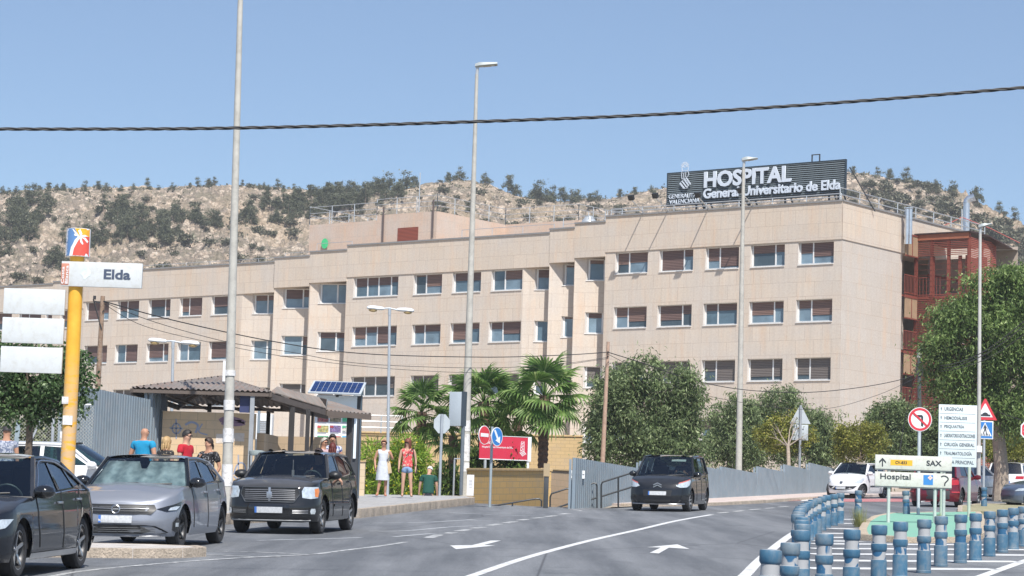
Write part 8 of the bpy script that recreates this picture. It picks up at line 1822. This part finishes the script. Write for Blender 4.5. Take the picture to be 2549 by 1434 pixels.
def person(label, loc, H, rz=0, pose={}, skin=SKIN, build=1.0, hair=None, hairc=(.03, .02, .015), top=None, topm=None, sleeve=.45, bottom=None, botm=None, shoes=None, glasses=False, extra=None, group=None, headturn=0.0, base=None, fem=0):
    t_ = thing('person', label, 'person', base or loc, rz, group); J = {k: Vector(v) for k, v in BASE.items()}; J.update({k: Vector(v) for k, v in pose.items()})
    J = {k: v*H for k, v in J.items()}; b = build; h = H
    hdv = (J['hd']-J['nk']).normalized(); face = Vector((sin(headturn), -cos(headturn), 0)); face = (face-hdv*face.dot(hdv)).normalized(); side = hdv.cross(face)
    V = []; E = []; I = {}
    def add(k, p, r, par=None):
        V.append((tuple(p), tuple(h*x for x in r) if isinstance(r, tuple) else r*h)); I[k] = len(V)-1
        if par is not None: E.append((I[par], I[k]))
    w = .93 if fem else 1
    add('pel', J['pel'], (.095*b, .07*b)); add('sp', J['sp'], (.080*b*w, .06*b), 'pel'); add('ch', J['ch'], (.096*b*w, .064*b), 'sp'); add('nb', J['ch'].lerp(J['nk'], .72), (.055*b, .042*b), 'ch'); add('nk', J['nk'], .037, 'nb')
    add('hb', J['hb'], .042, 'nk'); add('ck', J['hd']-hdv*.02*h+face*.006*h, (.047, .054), 'hb'); add('hd', J['hd']+hdv*.012*h, (.053, .062), 'ck'); add('tp', J['hd']+hdv*.046*h, .038, 'hd')
    add('no', J['hd']-hdv*.006*h+face*.052*h, .0075, 'ck')
    for s_, S_ in ((-1, 'l'), (1, 'r')):
        add('ea'+S_, J['hd']-hdv*.004*h+side*s_*.044*h, .008, 'ck')
        add('sh'+S_, J['sh'+S_], .034*b, 'nb'); add('el'+S_, J['el'+S_], .0235*b, 'sh'+S_); add('wr'+S_, J['wr'+S_], .0155, 'el'+S_)
        d = (J['wr'+S_]-J['el'+S_]).normalized(); sd = Vector((s_, 0, 0)); sd = (sd-d*sd.dot(d)).normalized() if abs(sd.dot(d)) < .95 else Vector((0, -1, 0)); fw = d.cross(sd)
        pm = J['wr'+S_]+d*.035*h; add('pa'+S_, pm, (.012, .021), 'wr'+S_)
        for i, (o_, L_) in enumerate(((-.017, .030), (-.006, .037), (.006, .035), (.016, .027))):
            k0 = pm+d*.022*h+fw*o_*h; m1_ = k0+(d*.8-sd*.25)*L_*.5*h; add(f'f{i}a'+S_, k0, .0058, 'pa'+S_); add(f'f{i}b'+S_, m1_, .0052, f'f{i}a'+S_); add(f'f{i}c'+S_, m1_+(d*.6-sd*.5)*L_*.5*h, .0045, f'f{i}b'+S_)
        k0 = J['wr'+S_]+d*.02*h-fw*.018*h; add('t0'+S_, k0, .0065, 'pa'+S_); add('t1'+S_, k0+(d*.5-fw*.6)*.03*h, .0055, 't0'+S_)
        add('hp'+S_, J['hp'+S_], .055*b, 'pel'); add('th'+S_, J['hp'+S_].lerp(J['kn'+S_], .45), .045*b, 'hp'+S_); add('kn'+S_, J['kn'+S_], .031*b, 'th'+S_); add('ca'+S_, J['kn'+S_].lerp(J['an'+S_], .35)+Vector((0, .006*h, 0)), .031*b, 'kn'+S_); add('an'+S_, J['an'+S_], .019, 'ca'+S_); add('to'+S_, J['to'+S_], (.02, .014), 'an'+S_)
    skinmesh('body', V, E, skin, t_)
    if topm:
        V2 = []; E2 = []; I2 = {}
        def a2(k, p, r, par=None):
            V2.append((tuple(p), tuple(h*x for x in r) if isinstance(r, tuple) else r*h)); I2[k] = len(V2)-1
            if par is not None: E2.append((I2[par], I2[k]))
        hem = J['pel']+(J['pel']-J['sp'])*.35
        a2('hm', hem, (.108*b, .084*b)); a2('pe', J['pel'], (.106*b, .08*b), 'hm'); a2('sp', J['sp'], (.097*b*w, .074*b), 'pe'); a2('ch', J['ch'], (.112*b*w, .078*b), 'sp'); a2('nb', J['ch'].lerp(J['nk'], .70), (.082*b, .058*b), 'ch')
        a2('nk', J['ch'].lerp(J['nk'], .92), .038, 'nb')
        for S_ in 'lr':
            a2('sh'+S_, J['sh'+S_]+Vector((0, 0, .002*h)), (.046 if sleeve else .040)*b, 'nb')
            if sleeve: a2('s1'+S_, J['sh'+S_].lerp(J['el'+S_], min(sleeve, 1)*1.0), .042*b, 'sh'+S_)
            if sleeve > 1: a2('s2'+S_, J['el'+S_].lerp(J['wr'+S_], sleeve-1), .03*b, 's1'+S_)
        skinmesh('shirt' if not fem else 'blouse', V2, E2, topm, t_)
    if bottom == 'dress' or bottom == 'skirt':
        q = MB(); z0 = .285 if bottom == 'dress' else .3; n = 24; c = J['pel']; prof = [(.088, .07, .62), (.104, .084, .53), (.112, .094, .42), (.122, .10, z0)]
        for rx_, ry_, z in prof:
            for k in range(n): a = 2*pi*k/n; f_ = 1+.05*sin(5*a)*(1 if z < .5 else 0); q.v.append((rx_*h*cos(a)*f_, ry_*h*sin(a)*f_+c.y, z*h))
        q.f = [(i*n+k, i*n+(k+1) % n, (i+1)*n+(k+1) % n, (i+1)*n+k) for i in range(3) for k in range(n)]; q.build('skirt', botm, t_, fix=False)
    elif bottom:
        L_ = {'shorts': .5, 'trousers': 1.9}[bottom]; V3 = [(tuple(J['pel']+Vector((0, 0, .02*h))), (.108*h*b, .086*h*b)), (tuple(J['pel']), (.108*h*b, .088*h*b))]; E3 = [(0, 1)]
        for S_ in 'lr':
            n0 = len(V3); V3.append((tuple(J['hp'+S_]), .078*h*b)); E3.append((1, n0)); V3.append((tuple(J['hp'+S_].lerp(J['kn'+S_], min(L_, 1)*(.98 if L_ > 1 else 1))), (.07 if L_ < 1 else .046)*h*b)); E3.append((n0, n0+1))
            if L_ > 1: V3.append((tuple(J['kn'+S_].lerp(J['an'+S_], .92)), .034*h)); E3.append((n0+1, n0+2))
        skinmesh('shorts' if L_ < 1 else 'trousers', V3, E3, botm, t_)
    if shoes:
        for S_ in 'lr':
            skinmesh('shoe', [(tuple(J['an'+S_]+Vector((0, .02*h, -.02*h))), .022*h), (tuple(J['an'+S_].lerp(J['to'+S_], .5)-Vector((0, 0, .008*h))), (.025*h, .02*h)), (tuple(J['to'+S_]), (.025*h, .014*h))], [(0, 1), (1, 2)], shoes, t_, 1)
    C_ = J['hd']+hdv*.012*h
    if hair:
        hm = mt(hairc, .6, var=.35, scale=40); q = MB(); n = 20; m_ = 12; lo = {'short': .40, 'bald': .0, 'bob': .62, 'long': .62, 'tied': .42, 'cap': .3}[hair]
        if hair != 'bald':
            for i in range(m_+1):
                for k in range(n):
                    a = 2*pi*k/n; fr = cos(a)       # 1 towards the face
                    th_ = (i/m_)*pi*(lo+.5*(.25-.62*max(0, fr)) if fr > -.2 else lo+.24); r = 1.10+(.06 if hair in ('bob', 'long') else 0)+.05*sin(7*a+i)
                    q.v.append(tuple(C_+face*(.058*h*r*sin(th_)*fr)+side*(.050*h*r*sin(th_)*sin(a))+hdv*(.061*h*r*cos(th_))))
            q.f = [(i*n+k, i*n+(k+1) % n, (i+1)*n+(k+1) % n, (i+1)*n+k) for i in range(m_) for k in range(n)]; q.build('cap' if hair == 'cap' else 'hair', hm, t_, smooth=radians(70))
            if hair == 'cap': q = MB(); q.add([C_+face*.045*h+side*s_*.035*h+hdv*.022*h for s_ in (-1, 1)]+[C_+face*.09*h+side*s_*.025*h+hdv*.014*h for s_ in (1, -1)], [(0, 1, 2, 3)]); q.build('cap_peak', hm, t_)
        if hair in ('long', 'bob', 'tied'):
            L_ = {'long': .12, 'bob': .07, 'tied': .10}[hair]; rr_ = random.Random(int(H*999)); V4 = []; E4 = []
            if hair == 'tied': skinmesh('hair_tail', [(tuple(C_-face*.05*h), .014*h), (tuple(C_-face*.065*h-hdv*.05*h), .017*h), (tuple(C_-face*.06*h-hdv*L_*h), .008*h)], [(0, 1), (1, 2)], hm, t_, 1)
            else:
                for k in range(7):
                    a = pi*(.32+1.36*k/6); p = C_+face*(.045*h*cos(a))+side*(.045*h*sin(a)); skinmesh('hair_lock', [(tuple(p+hdv*.01*h), .016*h), (tuple(p-hdv*L_*.5*h-face*.004*h+side*.004*h*sin(a)), .018*h), (tuple(p-hdv*L_*h-face*.004*h), .009*h)], [(0, 1), (1, 2)], hm, t_, 1)
    if glasses:
        q = MB(); g = C_+face*.049*h-hdv*.002*h
        for s_ in (-1, 1): q.box(g+side*s_*.019*h, (.024*h, .01*h, .015*h), Matrix((side, -face, hdv)).transposed()); q.bar(g+side*s_*.033*h, g+side*s_*.044*h-face*.05*h, .004*h)
        q.bar(g-side*.02*h, g+side*.02*h, .006*h); q.build('sunglasses', mt((.01, .01, .012), .15, var=0), t_)
    else:
        q = MB(); g = C_+face*.0475*h-hdv*.003*h
        for s_ in (-1, 1): q.box(g+side*s_*.018*h, (.014*h, .004*h, .006*h), Matrix((side, -face, hdv)).transposed())
        q.build('eyes', mt((.03, .02, .02), .4, var=0), t_)
    q = MB(); g = C_+face*.046*h-hdv*.036*h; q.box(g, (.02*h, .006*h, .004*h), Matrix((side, -face, hdv)).transposed()); q.build('mouth', mt((.35, .10, .09), .5, var=0), t_)
    return t_, J
def stand(px, pytop, d, dz=.21):
    P = at(px, pytop, d); g = Vector((P.x, P.y, gz(P.x, P.y)+dz)); return g, (P.z-g.z)/.985
# group waiting behind the silver hatchback
g, H = stand(18, 1062, 50); H = min(H, 1.8)
person('man in a dark cap and blue checked shirt seen from behind at the left edge', g, H, .1+pi, hair='cap', hairc=(.035, .03, .035), topm=cloth((.14, .17, .26), (.42, .45, .52), 22), bottom='trousers', botm=cloth((.05, .06, .09)), shoes=BLK)
g, H = stand(360, 1063, 54)
person('bald man in a turquoise t-shirt with his back turned beside the ribbed fence', g, H, pi-.45, build=1.14, topm=cloth((.01, .30, .55)), sleeve=.55, bottom='trousers', botm=cloth((.08, .08, .10)), shoes=BLK, glasses=True, pose=dict(shl=(-.125, .005, .795), shr=(.125, .005, .795), ell=(-.17, .02, .64), elr=(.17, .02, .64), wrl=(-.16, -.05, .5), wrr=(.16, -.05, .5)))
g, H = stand(414, 1090, 52)
person('blonde woman in a black top seen from behind between the turquoise and the red shirt', g, H, pi-.6, hair='long', hairc=(.42, .28, .13), fem=1, topm=cloth((.02, .02, .022), (.35, .30, .22), 26, .62), bottom='trousers', botm=cloth((.05, .06, .10)), shoes=BLK, glasses=True)
g, H = stand(465, 1073, 52)
person('dark haired man in a red t-shirt and sunglasses looking right', g, H, 1.15, skin=SKIN2, build=1.05, hair='short', hairc=(.022, .020, .020), topm=cloth((.50, .012, .03)), sleeve=.55, bottom='trousers', botm=cloth((.04, .05, .08)), shoes=BLK, glasses=True, headturn=.15)
g, H = stand(521, 1092, 50.5)
person('woman in a black patterned blouse with hair tied back, hand raised to her chest', g, H, -.5, fem=1, hair='tied', hairc=(.045, .028, .020), topm=cloth((.012, .012, .015), (.45, .45, .46), 24, .60), sleeve=.7, bottom='trousers', botm=cloth((.45, .46, .48)), shoes=BLK, headturn=-.35, pose=dict(ell=(-.17, -.02, .655), wrl=(-.05, -.13, .735), elr=(.16, .03, .62), wrr=(.12, -.03, .50)))
# two women on the pavement
b0 = at(951, 1236, 75.5); SAND = mt((.20, .10, .06), .6)
H = (1236-1097)*75.5/F/.985; W1 = cloth((.60, .64, .70))
t_, J = person('older woman in a white sleeveless dress with a cream bag and sunglasses', b0, H, .12, fem=1, hair='short', hairc=(.25, .12, .07), topm=W1, sleeve=0, bottom='dress', botm=W1, shoes=mt((.45, .12, .08), .5), glasses=True, headturn=-.1,
       pose=dict(ell=(-.15, .02, .645), wrl=(-.14, -.06, .50), elr=(.165, -.01, .655), wrr=(.11, -.10, .735), knl=(-.05, -.03, .28), anl=(-.085, -.03, .05), tol=(-.11, -.11, .02), anr=(.055, .03, .05), tor=(.06, -.06, .018)))
q = MB(); q.add([(.10, -.10, .62*H), (.20, -.06, .62*H), (.27, -.06, .42*H), (.15, -.12, .40*H), (.12, .04, .62*H), (.20, .05, .62*H), (.27, .05, .42*H), (.15, .03, .40*H)], [(0, 1, 2, 3), (4, 7, 6, 5), (0, 4, 5, 1), (3, 2, 6, 7), (0, 3, 7, 4), (1, 5, 6, 2)]); bag = q.build('shoulder_bag', cloth((.62, .48, .30)), None, bevel=.02); bag.matrix_world = Matrix.Translation(b0) @ Matrix.Rotation(.12, 4, 'Z'); tag(bag, 'cream cloth bag hanging from the shoulder of the woman in the white dress', 'bag')
q = MB(); q.tube([(.14, -.1, .61*H), (.15, -.06, .76*H), (.13, .03, .82*H), (.16, .05, .61*H)], .012, 5); q.build('strap', cloth((.62, .48, .30)), bag)
b0 = at(1011, 1237.5, 74.5); H = (1237.5-1094)*74.5/F/.985
t_, J = person('woman in denim shorts and a coral flowered top looking left', b0, H, -.02, fem=1, skin=SKIN2, hair='long', hairc=(.16, .05, .03), topm=cloth((.66, .07, .08), (.60, .50, .40), 15, .56), sleeve=0, bottom='shorts', botm=cloth((.24, .37, .58)), shoes=SAND, glasses=True, headturn=-.45,
       pose=dict(ell=(-.135, .01, .635), wrl=(-.14, -.04, .49), elr=(.14, .02, .635), wrr=(.145, -.03, .49), knl=(-.06, -.02, .28), anl=(-.07, .0, .045), knr=(.065, -.02, .28), anr=(.085, -.01, .045), tor=(.10, -.10, .018)))
q = MB(); q.tube([(-.02*H, -.085*H, .70*H), (.07*H, -.085*H, .81*H), (.09*H, .0, .85*H), (.12*H, .06*H, .75*H), (.15*H, .04*H, .52*H)], .012, 5); q.tube([(.09*H, -.01*H, .84*H), (.10*H, -.07*H, .78*H), (.135*H, -.06*H, .6*H), (.15*H, -.02*H, .5*H)], .011, 5); q.box((.155*H, .02, .46*H), (.05, .16, .17)); st = q.build('crossbody_bag', mt((.03, .02, .025), .5), None); st.matrix_world = Matrix.Translation(b0) @ Matrix.Rotation(-.02, 4, 'Z'); tag(st, 'small dark crossbody bag worn by the woman in denim shorts', 'bag')
# man bending over the ramp
P = at(1066, 1226, 79.5); Hm = 1.72; b0 = P-Vector((0, 0, .53*Hm)); GRN = cloth((.008, .075, .055))
person('man in a dark green polo shirt and white cap bending forward at the ramp', b0, Hm, pi+.05, build=1.12, skin=SKIN2, hair='cap', hairc=(.7, .7, .72), topm=GRN, sleeve=.6, bottom='trousers', botm=cloth((.02, .022, .035)), shoes=BLK,
       pose=dict(sp=(0, -.01, .63), ch=(0, -.035, .755), nk=(.0, -.075, .86), hb=(-.01, -.10, .895), hd=(-.015, -.125, .94), shl=(-.115, -.045, .82), shr=(.115, -.045, .82), ell=(-.15, -.06, .66), elr=(.155, -.07, .66), wrl=(-.16, -.10, .525), wrr=(.165, -.10, .53), knl=(-.055, -.04, .28), knr=(.055, -.03, .28)))
# inside the shelter
g, H = stand(830, 1068, 66); H = min(H, 1.8)
person('man in a blue and white patterned shirt standing in the shelter looking down', g, H, .05, hair='short', hairc=(.03, .025, .022), topm=cloth((.02, .05, .22), (.65, .68, .75), 18), sleeve=.5, bottom='trousers', botm=cloth((.05, .06, .1)), shoes=BLK, pose=dict(hd=(-.005, -.03, .92), hb=(0, -.015, .875), wrl=(-.06, -.13, .62), wrr=(.06, -.13, .62)))
SIT = dict(pel=(0, 0, .30), sp=(0, .0, .38), ch=(0, 0, .49), nk=(0, 0, .60), hb=(0, -.01, .64), hd=(0, -.015, .69), tp=(0, 0, .73), shl=(-.105, 0, .565), shr=(.105, 0, .565), ell=(-.13, -.02, .40), elr=(.13, -.02, .40), wrl=(-.08, -.15, .36), wrr=(.08, -.15, .36),
           hpl=(-.055, -.02, .28), hpr=(.055, -.02, .28), knl=(-.06, -.24, .28), knr=(.06, -.24, .28), anl=(-.06, -.24, .05), anr=(.06, -.24, .05), tol=(-.06, -.33, .02), tor=(.06, -.33, .02))
def sit(label, px, py, d, H, rz, **k):
    P = at(px, py, d); b0 = P-Vector((0, 0, .745*H)); return person(label, b0, H, rz, pose=SIT, **k)
sit('grey haired woman in a pale pink blouse sitting sideways in the shelter', 806, 1093, 65, 1.65, .9, fem=1, hair='short', hairc=(.45, .42, .38), topm=cloth((.62, .42, .44)), bottom='trousers', botm=cloth((.1, .1, .12)), glasses=True)
sit('woman with long dark red hair sitting with her back to the camera', 828, 1106, 64, 1.65, pi, fem=1, hair='long', hairc=(.10, .018, .015), topm=cloth((.08, .03, .03)), bottom='trousers', botm=cloth((.05, .05, .06)))
sit('dark haired person sitting low in the shelter near the litter bin', 673, 1122, 63, 1.62, .3, hair='short', hairc=(.02, .015, .012), topm=cloth((.03, .03, .04)), bottom='trousers', botm=cloth((.05, .05, .06)))
sit('person sitting in the shelter, only the hair showing over the black hatchback', 707, 1122, 64, 1.62, -.2, hair='short', hairc=(.03, .018, .012), topm=cloth((.06, .04, .04)), bottom='trousers', botm=cloth((.05, .05, .06)))
# drivers: seated in the car frame (car faces +X)
def driver(label, car, arm=None, **k):
    t_, J = person(label, Vector((0, 0, 0)), 1.72, 0, pose={**SIT, **(arm or {})}, hair='short', sleeve=.5, bottom='trousers', botm=cloth((.05, .05, .06)), **k)
    C = car.C; t_.matrix_world = car.o.matrix_world @ Matrix.Translation((C['gh']['xw']-1.38, .37, .72-.25*1.72)) @ Matrix.Rotation(pi/2, 4, 'Z')
bpy.context.view_layer.update()
driver('driver in a dark shirt leaning a bare arm out of the black hatchback window', m3_, dict(elr=(.225, -.06, .455), wrr=(.30, -.20, .40), wrl=(-.04, -.26, .50), ell=(-.10, -.14, .42)), hairc=(.03, .02, .02), topm=cloth((.03, .03, .035)), skin=SKIN2)
driver('driver holding the wheel inside the black people carrier', m4, dict(wrl=(-.09, -.27, .47), wrr=(.09, -.27, .47), ell=(-.14, -.12, .40), elr=(.14, -.12, .40)), hairc=(.03, .02, .02), topm=cloth((.06, .07, .12)))
